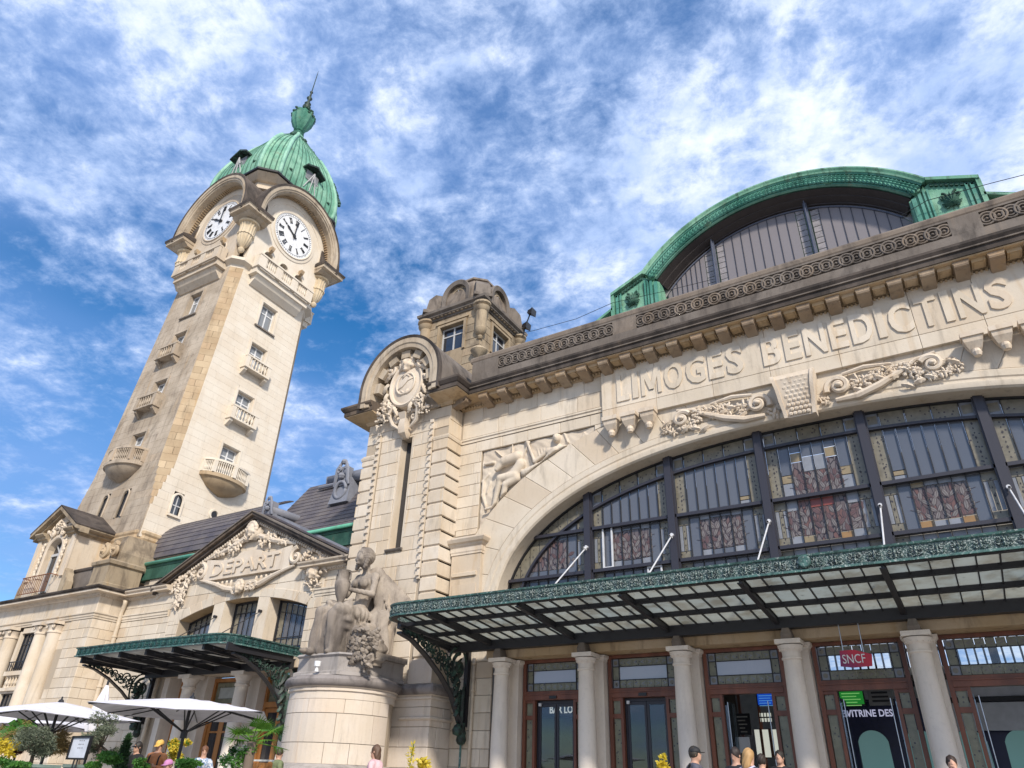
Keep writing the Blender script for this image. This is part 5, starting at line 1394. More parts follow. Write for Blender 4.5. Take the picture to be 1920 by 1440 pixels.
# shoulders
for sx in (-1, 1):
    xi, xo = CD+sx*(hw+.02), CD+sx*6.70
    def X(a): return CD+sx*a
    def poly(pts): 
        p = [(X(a), z) for a, z in pts]
        return p if sx > 0 else p[::-1]
    MB().prism(poly([(4.62, 18.2), (6.62, 18.2), (6.62, 19.26), (5.34, 19.82), (4.62, 19.3)]), FD, -.9, -.05).build('shoulder', M['copper'], dm)
    m = MB(); m.prism(poly([(5.28, 19.88), (6.74, 19.24), (6.74, 19.38), (5.28, 20.02)]), FD, -1.2, .14); m.prism(poly([(6.62, 18.2), (6.76, 18.2), (6.76, 19.239), (6.62, 19.30)]), FD, -1.2, .10)
    m.build('shoulder_cornice', M['copper'], dm)
    m = MB()
    for k in range(9): 
        a = 5.35+k*.14; zc = 19.80-(a-5.3)*.44
        m.prism(poly([(a, zc-.13), (a+.08, zc-.165), (a+.08, zc-.04), (a, zc-.01)]), FD, -.05, .03)
    m.build('dentils', M['copper_dark'], dm, kind='stuff')
    m = MB()
    for (a, b, c, d) in ((4.70, 4.84, 18.2, 19.32), (4.92, 5.02, 18.2, 19.5), (5.08, 5.14, 18.2, 19.6), (6.30, 6.38, 18.2, 19.28), (6.44, 6.56, 18.2, 19.22), (5.2, 5.26, 18.2, 19.55)): m.prism(poly([(a, c), (b, c), (b, d), (a, d)]), FD, -.05, .03)
    m.build('fluting', M['copper_arch'], dm)
    g = MB()
    for q in (-1, 1):
        spiral(g, (X(5.80)+q*.22, 18.98), .17, .03, 1.4, FD, .02, .045, .02, a0=90, sgn=q); spiral(g, (X(5.80)+q*.2, 18.62), .13, .03, 1.2, FD, .02, .04, .02, a0=-90, sgn=-q)
    for q in range(7): leaf(g, (X(5.80), 18.55), (X(5.80)+.3*math.sin(-1.5+q*.5), 18.55+.5*math.cos(-1.5+q*.5)+.1), .09, FD, .02, .08, 2)
    g.build('shell_ornament', M['copper_dark'], dm, smooth=50)
MB().strip([-2.68-9+.25*i for i in range(73)], lambda x: 17.0, lambda x: 18.0, FY(23.4), -4, 0).build('drum_wall', M['stone_grey'], dm)
# sloping copper hips either side
for sx in (-1, 1):
    m = MB(); a = [(CD+sx*6.7, YD-.1, 18.65), (CD+sx*8.1, YD-.1, 17.9), (CD+sx*8.1, YD+6, 17.9), (CD+sx*6.7, YD+6, 18.65)]
    m.loft([[(p[0], p[1], p[2]) for p in a], [(p[0], p[1], p[2]-.12) for p in a]]); m.build('hip', M['copper'], dm)
# barrel roof behind
MB().arc(cvo, [(.0, -1.1), (.02, -9), (-.1, -9), (-.1, -1.1)], FD).build('vault', M['copper'], dm, smooth=30)
# glazing
YG = YD+.72; FGd = FY(YG)
dwin = thing('dome_window', 'dark frosted glazing with iron posts filling the green copper arch', 'window', (0, 0, 0))
gi = darc(4.75, 19.25, 2.3); gz = lambda x: (lambda u: gi_z(x))(x)
Rr = (4.75**2+2.3**2)/(2*2.3)
def gi_z(x, off=0.):
    r_ = Rr+off; return (19.25+2.3-Rr)+math.sqrt(max(0, r_*r_-(x-CD)**2))
posts = [CD-4.75, CD-2.05, CD+1.55-.0, CD+4.9]
posts = [-7.6, -5.05-.03, -1.36, 2.36]
def dp_(a, b, z0, f, mat, nm='pane'):
    xs_ = [a+(b-a)*i/3 for i in range(4)]; H = [f(x) for x in xs_]
    if max(H) < z0+.05: return
    H = [max(z0+.01, h) for h in H]
    MB().prism([(a, z0), (b, z0)]+list(zip(xs_, H))[::-1], FGd, -.02, 0).build(nm, M[mat], dwin)
bars2 = MB()
for k in range(3):
    a, b = posts[k]+.10, posts[k+1]-.10
    A, B = a+.32, b-.32
    n = 8
    for i in range(n):
        x0, x1 = A+(B-A)*i/n, A+(B-A)*(i+1)/n
        dp_(x0+.012, x1-.012, 18.15, lambda x: gi_z(x, -.34), 'glass_dome')
        bars2.box(x0-.012, x0+.012, YG-.03, YG-.001, 18.1, max(18.11, gi_z(x0, -.34)))
    for (x0, x1) in ((a, A), (B, b)):
        z = 18.15
        while z < gi_z((x0+x1)/2, -.34)-.1:
            z1 = z+.28; dp_(x0+.015, x1-.015, z, lambda x: min(z1-.03, gi_z(x, -.34)), 'glass_domelace'); 
            MB().lathe([(.001, -.02), (.05, -.01), (.05, .0)], ((x0+x1)/2, YG, z1-.02), 8, axis='Y').build('rosette', M['iron'], dwin); z = z1
    nb = 6
    for i in range(nb):
        x0, x1 = a+(b-a)*i/nb+.01, a+(b-a)*(i+1)/nb-.01; xs_ = [x0+(x1-x0)*q/3 for q in range(4)]
        lo_ = [gi_z(x, -.30) for x in xs_]; hi_ = [gi_z(x, .02) for x in xs_]
        if min(lo_) > 18.2: MB().prism(list(zip(xs_, lo_))+list(zip(xs_, hi_))[::-1], FGd, -.02, 0).build('pane', M['glass_domelace'], dwin)
M_ = bars2.build('glazing_bars', M['mullion'], dwin, kind='stuff')
for xp in posts[1:3]:
    m = MB(); m.box(xp-.07, xp+.07, YG-.2, YG, 18.0, gi_z(xp, .1)); m.box(xp-.02, xp+.02, YG-.3, YG-.2, 18.0, gi_z(xp, .1)); m.build('post', M['dome_post'], dwin)
cg = [(CD+Rr*math.sin(a), 19.25+2.3-Rr+Rr*math.cos(a), math.sin(a), math.cos(a)) for a in [(-.86+1.72*i/50) for i in range(51)]]
cg = [p for p in cg if p[1] > 18.0]
MB().arc(cg, [(-.35, .05), (-.29, .05), (-.29, 0), (-.35, 0)], FGd).build('arch_bar', M['dome_post'], dwin)
MB().box(-8, 3, YG-.08, YG, 18.08, 18.16).build('sill_bar', M['dome_post'], dwin)
# ---------------------------------------------------------------- stone turret behind the hood
tu = thing('stone_turret', 'small weathered stone belvedere turret with round-headed dormers behind the cartouche hood', 'turret', (-18.02, 24.4, 0.40))
T = tu
H_ = 1.72
def TFr(k): return lambda a, z, d: tuple((Matrix.Rotation(R(90*k), 3, 'Z')@Vector((a, -H_-d, z)))) 
m = MB(); m.box(-H_+.3, H_-.3, -H_+.3, H_-.3, 16.0, 21.2)
m.build('core', M['core'], T)
for k in range(4):
    fr = TFr(k); m = MB()
    for a, b in ((-H_+.02, -.72), (.72, H_-.02)):
        courses(T, fr, M['stone_turret'], a, b, 17.0, 20.95, .45, 1.2, seed=60+k, d0=-.5)
    m = MB(); 
    for a, b, c, d in ((-.72, .72, 17.0, 18.9), (-.72, .72, 20.42, 20.95)): m.prism([(a, c), (b, c), (b, d), (a, d)], fr, -.5, 0)
    m.build('wall_panel', M['stone_turret'], T)
    m = MB()
    for a, b, c, d in ((-.86, -.72, 18.8, 20.42), (.72, .86, 18.8, 20.42), (-.86, .86, 20.421, 20.54), (-1.0, 1.0, 20.62, 20.72)): m.prism([(a, c), (b, c), (b, d), (a, d)], fr, 0.001, .07)
    m.build('window_surround', M['stone_turret'], T)
    casement(T, 0, 19.65, 1.42, 1.5, fr, M['paleframe'], M['glass'], (2, 2), d=-.22, t=.07)
    # corner half column with pendant
    q = Matrix.Rotation(R(90*k), 3, 'Z')@Vector((H_-.02, -H_+.02, 0))
    m = MB(); m.lathe([(0, 19.0), (.10, 19.05), (.15, 19.15), (.08, 19.25), (.2, 19.32), (.29, 19.5), (.30, 19.62), (.27, 19.66), (.28, 20.6), (.36, 20.7), (.40, 20.85), (.30, 20.9), (.44, 21.0), (.44, 21.1)], (q.x, q.y, 0), 14, flute=.05, nf=12)
    m.lathe([(.02, 17.9), (.34, 18.2), (.42, 18.35), (.30, 18.5), (.1, 18.55)], (q.x, q.y, 0), 10)
    m.build('corner_column', M['stone_turret'], T, smooth=35)
    m = MB(); fr2 = fr
    m.prism([(-.72, 21.6), (-.72, 22.3)]+[(-.72*math.cos(R(a)), 22.3+.78*math.sin(R(a))) for a in range(0, 181, 15)][1:-1]+[(.72, 22.3), (.72, 21.6)][::1], fr, -.9, -.28)
    m.build('dormer_face', M['stone_turret'], T)
    pts = [(-.74, 21.5, -1, 0), (-.74, 22.3, -1, 0)]+[(-.74*math.cos(R(a)), 22.3+.80*math.sin(R(a)), -math.cos(R(a)), math.sin(R(a))) for a in range(10, 171, 10)]+[(.74, 22.3, 1, 0), (.74, 21.5, 1, 0)]
    m = MB(); m.arc(pts, [(-.12, -.30), (-.12, -.08), (.10, -.02), (.14, -.05), (.14, -.30), (.10, -1.5), (-.12, -1.5)], fr); m.build('dormer_hood', M['stone_grey'], T, smooth=35)
    m = MB(); e = [fr(.40*math.cos(R(a)), 22.30+.46*math.sin(R(a)), -.265) for a in range(0, 361, 20)]; m.tube(e, .06, 6); m.build('oculus_frame', M['stone_turret'], T, smooth=True)
    o = MB(); o.prism([(.38*math.cos(R(a)), 22.30+.44*math.sin(R(a))) for a in range(0, 360, 20)], fr, -.31, -.262); ob = o.build('oculus', M['glass'], T)
    b = MB(); b.prism([(-.03, 21.9), (.03, 21.9), (.03, 22.72), (-.03, 22.72)], fr, -.261, -.24); b.prism([(-.36, 22.27), (.36, 22.27), (.36, 22.33), (-.36, 22.33)], fr, -.2605, -.24); b.build('oculus_bar', M['paleframe'], ob)
MB().mould([(-H_, -H_), (H_, -H_), (H_, H_), (-H_, H_)], [(-.2, 20.95), (.06, 20.95), (.06, 21.05), (.22, 21.12), (.22, 21.2), (.34, 21.28), (.36, 21.42), (-.3, 21.55)], closed=True).build('cornice', M['stone_grey'], T)
dn = MB()
for k in range(4):
    fr = TFr(k)
    for i in range(14):
        a = -1.6+i*.246; dn.prism([(a-.06, 21.06), (a+.06, 21.06), (a+.06, 21.19), (a-.06, 21.19)], fr, .0, .17)
dn.build('dentils', M['stone_turret'], T, kind='stuff')
# corner blocks with roundel + cloister dome
for k in range(4):
    q = Matrix.Rotation(R(90*k), 3, 'Z')
    m = MB(); c = q@Vector((H_-.02, -H_+.02, 0)); u = q@Vector((1, -1, 0)).normalized(); v = Vector((-u.y, u.x, 0))
    def cb(w, d, z): return [tuple(c+v*w*-1+u*d+Vector((0, 0, z))), tuple(c+v*w+u*d+Vector((0, 0, z))), tuple(c+v*w-u*.8+Vector((0, 0, z))), tuple(c-v*w-u*.8+Vector((0, 0, z)))]
    m.loft([cb(.46, .28, 21.45), cb(.46, .28, 21.62), cb(.38, .12, 21.7), cb(.36, .02, 22.3), cb(.34, -.3, 22.7)]); m.build('corner_block', M['stone_grey'], T)
def dome_ring(z, r_, ch): return [(r_*a, r_*b, z) for a, b in ((1, -ch), (1, ch), (ch, 1), (-ch, 1), (-1, ch), (-1, -ch), (-ch, -1), (ch, -1))]
m = MB(); m.loft([dome_ring(z, r_, .6) for z, r_ in ((21.4, 1.62), (22.0, 1.60), (22.6, 1.50), (23.0, 1.36), (23.3, 1.18), (23.32, 1.28), (23.42, 1.28), (23.5, .9), (23.55, .1))]); m.build('cloister_dome', M['stone_grey'], T)
fl = thing('floodlight', 'pair of black floodlights on a bracket at the right corner of the small turret', 'lamp', (0, 0, 0))
p = atY(985, 612, 24.8); q = atY(995, 586, 24.8)
m = MB(); m.tube([(p.x-.12, 24.8, p.z-.55), (p.x, 24.8, p.z), (q.x, 24.8, q.z)], .035, 6); m.build('arm', M['black'], fl)
for c in (p, q):
    m = MB(); m.loft([[(c.x-.05, 24.8-w, c.z-w), (c.x-.05, 24.8+w, c.z-w), (c.x-.05, 24.8+w, c.z+w), (c.x-.05, 24.8-w, c.z+w)] if 0 else [(c.x+d, 24.8-w, c.z-w*.8-d*.3), (c.x+d, 24.8+w, c.z-w*.8-d*.3), (c.x+d+.05, 24.8+w, c.z+w*.8-d*.3), (c.x+d+.05, 24.8-w, c.z+w*.8-d*.3)] for w, d in ((.10, -.16), (.15, 0), (.22, .16))]); m.build('lamp_head', M['black'], fl)
cb = thing('overhead_cable', 'thin dark cable strung from the turret past the green arch to the right', 'cable', (0, 0, 0))
m = MB(); pts = [atY(960, 628, 24), atY(1000, 620, 24), atY(1080, 598, 23.5), atY(1148, 568, 22.3)]
m.tube(pts, .013, 5)
pts = [atY(1148, 568, 22.3), atY(1250, 545, 22.2), atY(1340, 523, 22.2)]; m.tube(pts, .01, 5)
pts = [atY(1690, 404, 22.2), atY(1738, 376, 22.2), atY(1860, 343, 22.2), atY(1990, 310, 22)]; m.tube(pts, .013, 5)
m.build('cable', M['black'], cb)
# ---------------------------------------------------------------- clock tower (local axes: u right, v into picture, z up; slight real lean kept)
TX, TY = -39.6, 24.3
LX, LY = math.tan(R(1.043)), math.tan(R(1.7786))
tw = thing('clock_tower', 'tall pale stone clock tower with green ribbed copper dome and two visible clock faces', 'tower', (TX-LX*15, TY-LY*15, 0))
tw.rotation_euler = Matrix(((1, 0, LX), (0, 1, LY), (-LX, -LY, 1))).to_euler()
bpy.context.view_layer.update()
def wz(z): return 3.86+(3.28-3.86)*(z-15)/20
CH = .62
FRT = lambda a, z, d: (a, -wz(z)-d, z)
SID = lambda a, z, d: (wz(z)+d, a, z)
BCK = lambda a, z, d: (-a, wz(z)+d, z)
LFT = lambda a, z, d: (-wz(z)-d, -a, z)
def octa(z, off=0., ch=None):
    w = wz(z)+off; c = (CH if ch is None else ch); k = w-c
    return [(k, -w, z), (w, -k, z), (w, k, z), (k, w, z), (-k, w, z), (-w, k, z), (-w, -k, z), (-k, -w, z)]
m = MB(); m.loft([octa(z, -.46, c) for z, c in ((0, .05), (13.5, .05), (16.2, CH), (34, CH))]); m.build('core', M['core'], tw)
# openings (u, z, w, h)
fl_z = [28.65, 25.3, 21.55, 17.75]
hs = [(-.62, .62, z-.95, z+.95) for z in fl_z]
k = lambda z: wz(z)-CH
def corner(z):
    if z < 13.5: return wz(z)-.05
    if z < 16.2: return wz(z)-.05-(CH-.05)*(z-13.5)/2.7
    return wz(z)-CH
arch_side = [(-2.75, -2.05, 13.55, 14.75), (2.05, 2.75, 13.55, 14.75)]
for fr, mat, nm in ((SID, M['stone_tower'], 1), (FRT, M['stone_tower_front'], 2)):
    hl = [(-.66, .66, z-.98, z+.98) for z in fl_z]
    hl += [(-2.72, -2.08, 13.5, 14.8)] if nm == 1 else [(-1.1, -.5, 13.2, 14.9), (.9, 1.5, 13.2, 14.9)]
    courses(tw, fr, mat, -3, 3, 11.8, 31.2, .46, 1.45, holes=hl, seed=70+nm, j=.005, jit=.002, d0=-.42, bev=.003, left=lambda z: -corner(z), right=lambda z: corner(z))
for fr in (BCK, LFT):
    m = MB(); m.loft([[fr(-corner(z), z, 0), fr(corner(z), z, 0), fr(corner(z), z, -.1), fr(-corner(z), z, -.1)] for z in (11.8, 13.5, 16.2, 31.2)]); m.build('rear_wall', M['stone_tower'], tw)
# chamfer courses
z = 13.6; i = 0
rnd = random.Random(2)
while z < 31.2:
    z1 = min(z+.46, 31.2)
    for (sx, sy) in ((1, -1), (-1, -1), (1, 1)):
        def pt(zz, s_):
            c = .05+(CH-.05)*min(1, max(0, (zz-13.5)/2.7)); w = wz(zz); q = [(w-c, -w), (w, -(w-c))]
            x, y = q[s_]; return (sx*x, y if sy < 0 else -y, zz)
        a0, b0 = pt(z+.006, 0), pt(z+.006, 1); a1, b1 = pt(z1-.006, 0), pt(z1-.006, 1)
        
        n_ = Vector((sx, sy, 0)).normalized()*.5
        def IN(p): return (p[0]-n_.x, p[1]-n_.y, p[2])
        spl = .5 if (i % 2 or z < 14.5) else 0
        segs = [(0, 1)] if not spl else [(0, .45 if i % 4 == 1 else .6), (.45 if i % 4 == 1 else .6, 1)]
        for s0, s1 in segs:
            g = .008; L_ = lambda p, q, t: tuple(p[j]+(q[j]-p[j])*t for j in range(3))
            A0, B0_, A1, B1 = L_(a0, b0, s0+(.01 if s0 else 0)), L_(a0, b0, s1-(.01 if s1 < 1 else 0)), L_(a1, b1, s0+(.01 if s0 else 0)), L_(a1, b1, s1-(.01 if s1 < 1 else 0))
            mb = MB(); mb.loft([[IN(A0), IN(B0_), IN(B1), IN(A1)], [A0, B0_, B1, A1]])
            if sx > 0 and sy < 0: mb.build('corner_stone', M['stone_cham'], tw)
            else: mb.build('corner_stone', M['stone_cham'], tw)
    z = z1; i += 1
# windows with balconies
for fr, mat in ((SID, M['stone_tower']), (FRT, M['stone_tower_front'])):
    for j, zc in enumerate(fl_z):
        h = 1.9
        m = MB()
        for a, b, c, d in ((-.66, -.60, zc-.98, zc+.98), (.60, .66, zc-.98, zc+.98), (-.6, .6, zc+.93, zc+.98), (-.6, .6, zc-.98, zc-.93)): m.prism([(a, c), (b, c), (b, d), (a, d)], fr, -.36, .0)
        for a, b, c, d in ((-.80, -.66, zc-.98, zc+1.12), (.66, .80, zc-.98, zc+1.12), (-.66, .66, zc+.98, zc+1.12)): m.prism([(a, c), (b, c), (b, d), (a, d)], fr, -.02, .05)
        m.build('window_surround', mat, tw)
        casement(tw, 0, zc, 1.18, 1.84, fr, M['whitesash'], M['glass_tower'], (2, 2), d=-.28, t=.08)
        if j == 0:
            m = MB(); m.prism([(-.85, zc-1.1), (.85, zc-1.1), (.85, zc-.99), (-.85, zc-.99)], fr, -.02, .12); m.build('sill', M['stone_grey'], tw)
        elif j < 3:
            zb0 = zc-2.0+.85
            m = MB()
            m.prism([(-1.0, zb0-.1), (1.0, zb0-.1), (1.0, zb0), (-1.0, zb0)], fr, 0, .52)
            m.prism([(-1.02, zb0+.72), (1.02, zb0+.72), (1.02, zb0+.84), (-1.02, zb0+.84)], fr, 0.30, .54)
            for a, b in ((-1.0, -.72), (.72, 1.0)): m.prism([(a, zb0), (b, zb0), (b, zb0+.72), (a, zb0+.72)], fr, .32, .52)
            for a, b in ((-1.0, -.9), (.9, 1.0)): m.prism([(a, zb0), (b, zb0), (b, zb0+.84), (a, zb0+.84)], fr, 0, .32)
            m.build('balcony', mat, tw)
            m = MB()
            for i in range(6): p = fr(-.60+i*.24, zb0, .42); baluster_row(m, p, p, zb0, zb0+.72, 1, .07)
            m.build('balusters', mat, tw, kind='stuff')
            for sx in (-.82, .82):
                m = MB(); m.loft([[fr(sx-.11, zb0-.1-z_, 0), fr(sx+.11, zb0-.1-z_, 0), fr(sx+.11, zb0-.1-z_, p_), fr(sx-.11, zb0-.1-z_, p_)] for z_, p_ in ((0, .42), (.16, .40), (.28, .25), (.42, .08))]); m.build('balcony_bracket', mat, tw)
        else:
            # round balcony
            zb0 = zc-1.25; m = MB(); rad_ = 1.62
            def rp(r_, z, n=18): return [fr(r_*math.sin(R(-90+180*i/n)), z, max(0, r_*.62*math.cos(R(-90+180*i/n)))) for i in range(n+1)]
            m.loft([rp(.05, zb0-1.05), rp(.55, zb0-.90), rp(1.05, zb0-.68), rp(1.35, zb0-.42), rp(1.45, zb0-.28), rp(1.62, zb0-.22), rp(1.62, zb0)]); m.build('balcony_corbel', M['stone_cham'] if mat == M['stone_tower'] else mat, tw, smooth=30)
            m = MB(); m.loft([rp(1.62, zb0+.70), rp(1.66, zb0+.72), rp(1.66, zb0+.84), rp(1.62, zb0+.86), rp(1.42, zb0+.86), rp(1.42, zb0+.70)], caps=True); m.build('balcony_rail', mat, tw)
            m = MB()
            for i in range(1, 36):
                a = -90+180*i/36
                if i in (9, 18, 27): continue
                p = fr(1.53*math.sin(R(a)), zb0, 1.53*.62*math.cos(R(a))); baluster_row(m, p, p, zb0, zb0+.72, 1, .045)
            m.build('balusters', mat, tw, kind='stuff')
            m = MB()
            for a in (-86, -50, 0, 50, 86):
                p = fr(1.53*math.sin(R(a)), zb0, 1.53*.62*math.cos(R(a))); m.box(p[0]-.11, p[0]+.11, p[1]-.11, p[1]+.11, zb0, zb0+.71)
            m.build('balcony_pier', mat, tw)
# small arched window and round opening on the bright side
m = MB(); e = [SID(-2.4-.33, 13.5, .03)]+[SID(-2.4+.33*math.cos(R(a)), 14.35+.36*math.sin(R(a)), .03) for a in range(180, -1, -15)]+[SID(-2.4+.33, 13.5, .03)]
m.tube(e, .07, 5); m.prism([(-2.8, 13.36), (-2.0, 13.36), (-2.0, 13.48), (-2.8, 13.48)], SID, 0, .12); m.build('arched_window_frame', M['stone_tower'], tw, smooth=30)
o = MB(); o.prism([(-2.72, 13.5), (-2.08, 13.5), (-2.08, 14.35)]+[(-2.4+.32*math.cos(R(a)), 14.35+.36*math.sin(R(a))) for a in range(20, 161, 20)]+[(-2.72, 14.35)], SID, -.3, -.06); w_ = o.build('arched_window', M['glass'], tw)
o = MB(); o.prism([(-2.43, 13.5), (-2.37, 13.5), (-2.37, 14.6), (-2.43, 14.6)], SID, -.059, -.03); o.prism([(-2.7, 14.0), (-2.1, 14.0), (-2.1, 14.06), (-2.7, 14.06)], SID, -.0595, -.031); o.build('sash_bar', M['paleframe'], w_)
m = MB(); m.lathe([(.20, -.05), (.20, .02), (.24, .08), (.34, .08), (.36, 0)], (wz(14.3), .05, 14.35), 20, axis='X'); m.build('oculus_ring', M['stone_tower'], tw, smooth=40)
MB().lathe([(.001, .02), (.22, .02)], (wz(14.3), .05, 14.35), 20, axis='X').build('oculus', M['black'], tw)
for u in (-.8, 1.2):
    m = MB(); e = [FRT(u-.30, 13.2, .03)]+[FRT(u+.30*math.cos(R(a)), 14.5+.34*math.sin(R(a)), .03) for a in range(180, -1, -15)]+[FRT(u+.30, 13.2, .03)]
    m.tube(e, .06, 5); m.build('arched_window_frame', M['stone_tower_front'], tw, smooth=30)
    o = MB(); o.prism([(u-.28, 13.2), (u+.28, 13.2), (u+.28, 14.5)]+[(u+.28*math.cos(R(a)), 14.5+.34*math.sin(R(a))) for a in range(20, 161, 20)]+[(u-.28, 14.5)], FRT, -.3, -.06); o.build('arched_window', M['glass'], tw)
# shaft base frieze
MB().mould([p[:2] for p in octa(12.0, 0, .3)][::-1][::-1], [(0, 11.6), (.06, 11.6), (.12, 11.75), (.08, 11.9), (.14, 12.0), (.14, 12.12), (0, 12.2)], closed=True).build('base_band', M['stone_cham'], tw)
MB().mould([p[:2] for p in octa(12.0, 0, .3)], [(0, 9.5), (.25, 9.5), (.25, 10.2), (.12, 10.6), (.10, 11.6), (0, 11.6)], closed=True).build('base_drum', M['stone_cham'], tw)

# ---- belfry stage
HT = wz(31.2)
bel = [(z, o, c) for z, o, c in ((31.05, .02, CH), (31.3, .26, CH), (31.55, .30, CH), (31.6, .10, CH), (34.9, .10, CH+.1), (35.0, .3, CH+.2))]
def obox(z, w, c): return [(w-c, -w, z), (w, -(w-c), z), (w, w-c, z), (w-c, w, z), (-(w-c), w, z), (-w, w-c, z), (-w, -(w-c), z), (-(w-c), -w, z)]
WB = 3.62
m = MB(); m.loft([obox(z, w, CH) for z, w in ((31.0, 3.40), (31.22, 3.42), (31.4, 3.72), (31.62, 3.72), (31.66, WB-.02), (31.7, WB-.06))]); m.build('belfry_band', M['stone_tower'], tw)
BS = [lambda a, z, d, k=k: tuple(Matrix.Rotation(R(90*k), 3, 'Z')@Vector((a, -WB-d, z))) for k in range(4)]   # 0 front, 1 right side
m = MB(); m.loft([obox(z, w, CH) for z, w in ((31.6, 2.9), (40.0, 2.9))]); m.build('belfry_core', M['core'], tw)
NM = ['I', 'II', 'III', 'IV', 'V', 'VI', 'VII', 'VIII', 'IX', 'X', 'XI', 'XII']
def numeral(m, txt, c, ang, fr, r_in, r_out):
    """roman numeral read from the centre, strokes radial"""
    ws = {'I': .075, 'V': .17, 'X': .18}; tot_ = sum(ws[q] for q in txt); x = -tot_/2
    H = r_out-r_in; ca, sa = math.cos(ang), math.sin(ang)     # ang measured clockwise from top
    def P(u, v): 
        rr = r_in+v*H; return (c[0]+rr*sa+u*ca, c[1]+rr*ca-u*sa)
    def st(u0, u1, w, v0=0, v1=1): 
        a, b, d, e = P(u0-w, v0), P(u0+w, v0), P(u1+w, v1), P(u1-w, v1); m.prism([a, b, d, e], fr, .0, .03)
    for q in txt:
        w = ws[q]
        if q == 'I': st(x+w/2, x+w/2, .022)
        if q == 'V': st(x+w/2, x+.03, .024); st(x+w/2, x+w-.03, .014)
        if q == 'X': st(x+.03, x+w-.03, .014); st(x+w-.03, x+.03, .024)
        x += w
    a, b, d, e = P(-tot_/2, 0), P(tot_/2, 0), P(tot_/2, .05), P(-tot_/2, .05); m.prism([a, b, d, e], fr, 0, .031)
    a, b, d, e = P(-tot_/2, .95), P(tot_/2, .95), P(tot_/2, 1.), P(-tot_/2, 1.); m.prism([a, b, d, e], fr, 0, .031)
ZC = 36.15
def archpts(r_, zs=35.55, z_lo=35.0, n=30, rise=0):
    pts = [(-r_, z_lo, -1, 0)]+[(-r_*math.cos(math.pi*i/n), zs+(r_+rise)*math.sin(math.pi*i/n), -math.cos(math.pi*i/n), math.sin(math.pi*i/n)) for i in range(n+1)]+[(r_, z_lo, 1, 0)]
    return pts
for k in range(4):
    fr = BS[k]; vis = k in (0, 1)
    mat = M['stone_tower'] if k else M['stone_front_upper']
    # wall with three arched openings
    xs_ = sorted(set([-3.0+.1*i for i in range(61)]))
    ops = (-1.42, 0.0, 1.42)
    def lo_(x):
        for c in ops:
            if abs(x-c) < .40: return 33.0+math.sqrt(max(0, .16-(x-c)**2))
        return 31.6
    def hi_(x): return 35.3+math.sqrt(max(0, 3.3**2-x*x)) if abs(x) < 3.3 else 35.3
    m = MB(); m.strip(xs_, lo_, lambda x: min(35.2, hi_(x)), fr, -.45, 0); 
    m.build('belfry_wall', mat, tw)
    m = MB(); m.strip(xs_, lambda x: 35.2, hi_, fr, -.45, 0); m.build('tympanum', mat, tw)
    for c in ops:
        e = [fr(c-.42, 31.9, .02)]+[fr(c+.42*math.cos(R(a)), 33.0+.42*math.sin(R(a)), .02) for a in range(180, -1, -15)]+[fr(c+.42, 31.9, .02)]
        m = MB(); m.tube(e, .06, 5); m.build('opening_archivolt', mat, tw, smooth=30)
        MB().prism([(c-.38, 31.7), (c+.38, 31.7), (c+.38, 33.3), (c-.38, 33.3)], fr, -.44, -.30).build('opening_glass', M['glass'], tw)
        m = MB(); m.prism([(c-.03, 31.7), (c+.03, 31.7), (c+.03, 33.4), (c-.03, 33.4)], fr, -.29, -.24); m.prism([(c-.38, 32.6), (c+.38, 32.6), (c+.38, 32.66), (c-.38, 32.66)], fr, -.2899, -.241); m.build('opening_bar', M['paleframe'], tw)
        if c: 
            m = MB(); m.loft([[fr(c-w, z, 0), fr(c+w, z, 0), fr(c+w, z, p_), fr(c-w, z, p_)] for w, z, p_ in ((.10, 33.35, .1), (.13, 33.5, .28), (.15, 33.7, .34), (.15, 33.78, .34))]); m.build('keystone_console', M['stone_cham'], tw)
    # balcony
    m = MB()
    m.prism([(-2.45, 31.28), (2.45, 31.28), (2.45, 31.45), (-2.45, 31.45)], fr, .1, .78)
    m.prism([(-2.35, 30.85), (2.35, 30.85), (2.35, 31.28), (-2.35, 31.28)], fr, -.3, .55)
    m.loft([[fr(-2.1, z, -.4), fr(2.1, z, -.4), fr(2.1, z, p_), fr(-2.1, z, p_)] for z, p_ in ((30.15, -.1), (30.5, .25), (30.849, .45))])
    m.prism([(-2.47, 32.22), (2.47, 32.22), (2.47, 32.34), (-2.47, 32.34)], fr, .55, .80)
    m.prism([(-2.45, 31.45), (-2.3, 31.45), (-2.3, 32.34), (-2.45, 32.34)], fr, .1, .55); m.prism([(2.3, 31.45), (2.45, 31.45), (2.45, 32.34), (2.3, 32.34)], fr, .1, .55)
    for a, b in ((-2.45, -1.86), (-.98, -.44), (.44, .98), (1.86, 2.45)): m.prism([(a, 31.45), (b, 31.45), (b, 32.22), (a, 32.22)], fr, .57, .76)
    for i, (a, b) in enumerate(((-2.2, -.9), (-.5, .5), (.9, 2.2))): m.prism([(a, 31.18), (b, 31.18), (b, 31.279), (a, 31.279)], fr, .551, .70)
    m.build('balcony', mat, tw)
    m = MB()
    for a, b in ((-1.86, -.98), (-.44, .44), (.98, 1.86)):
        for i in range(5): p = fr(a+(b-a)*(i+.5)/5, 31.45, .66); baluster_row(m, p, p, 31.45, 32.22, 1, .065)
    m.build('balusters', mat, tw, kind='stuff')
    # hood
    ap = archpts(3.28, rise=.35)
    m = MB(); m.arc(ap, [(-.04, -.02), (-.04, .80), (.0, .84), (.06, .84), (.08, .92), (.20, .94), (.22, 1.0), (.46, 1.02), (.50, .9), (.50, -.9), (0, -.9)], fr); m.build('hood', M['stone_hood'], tw, smooth=30)
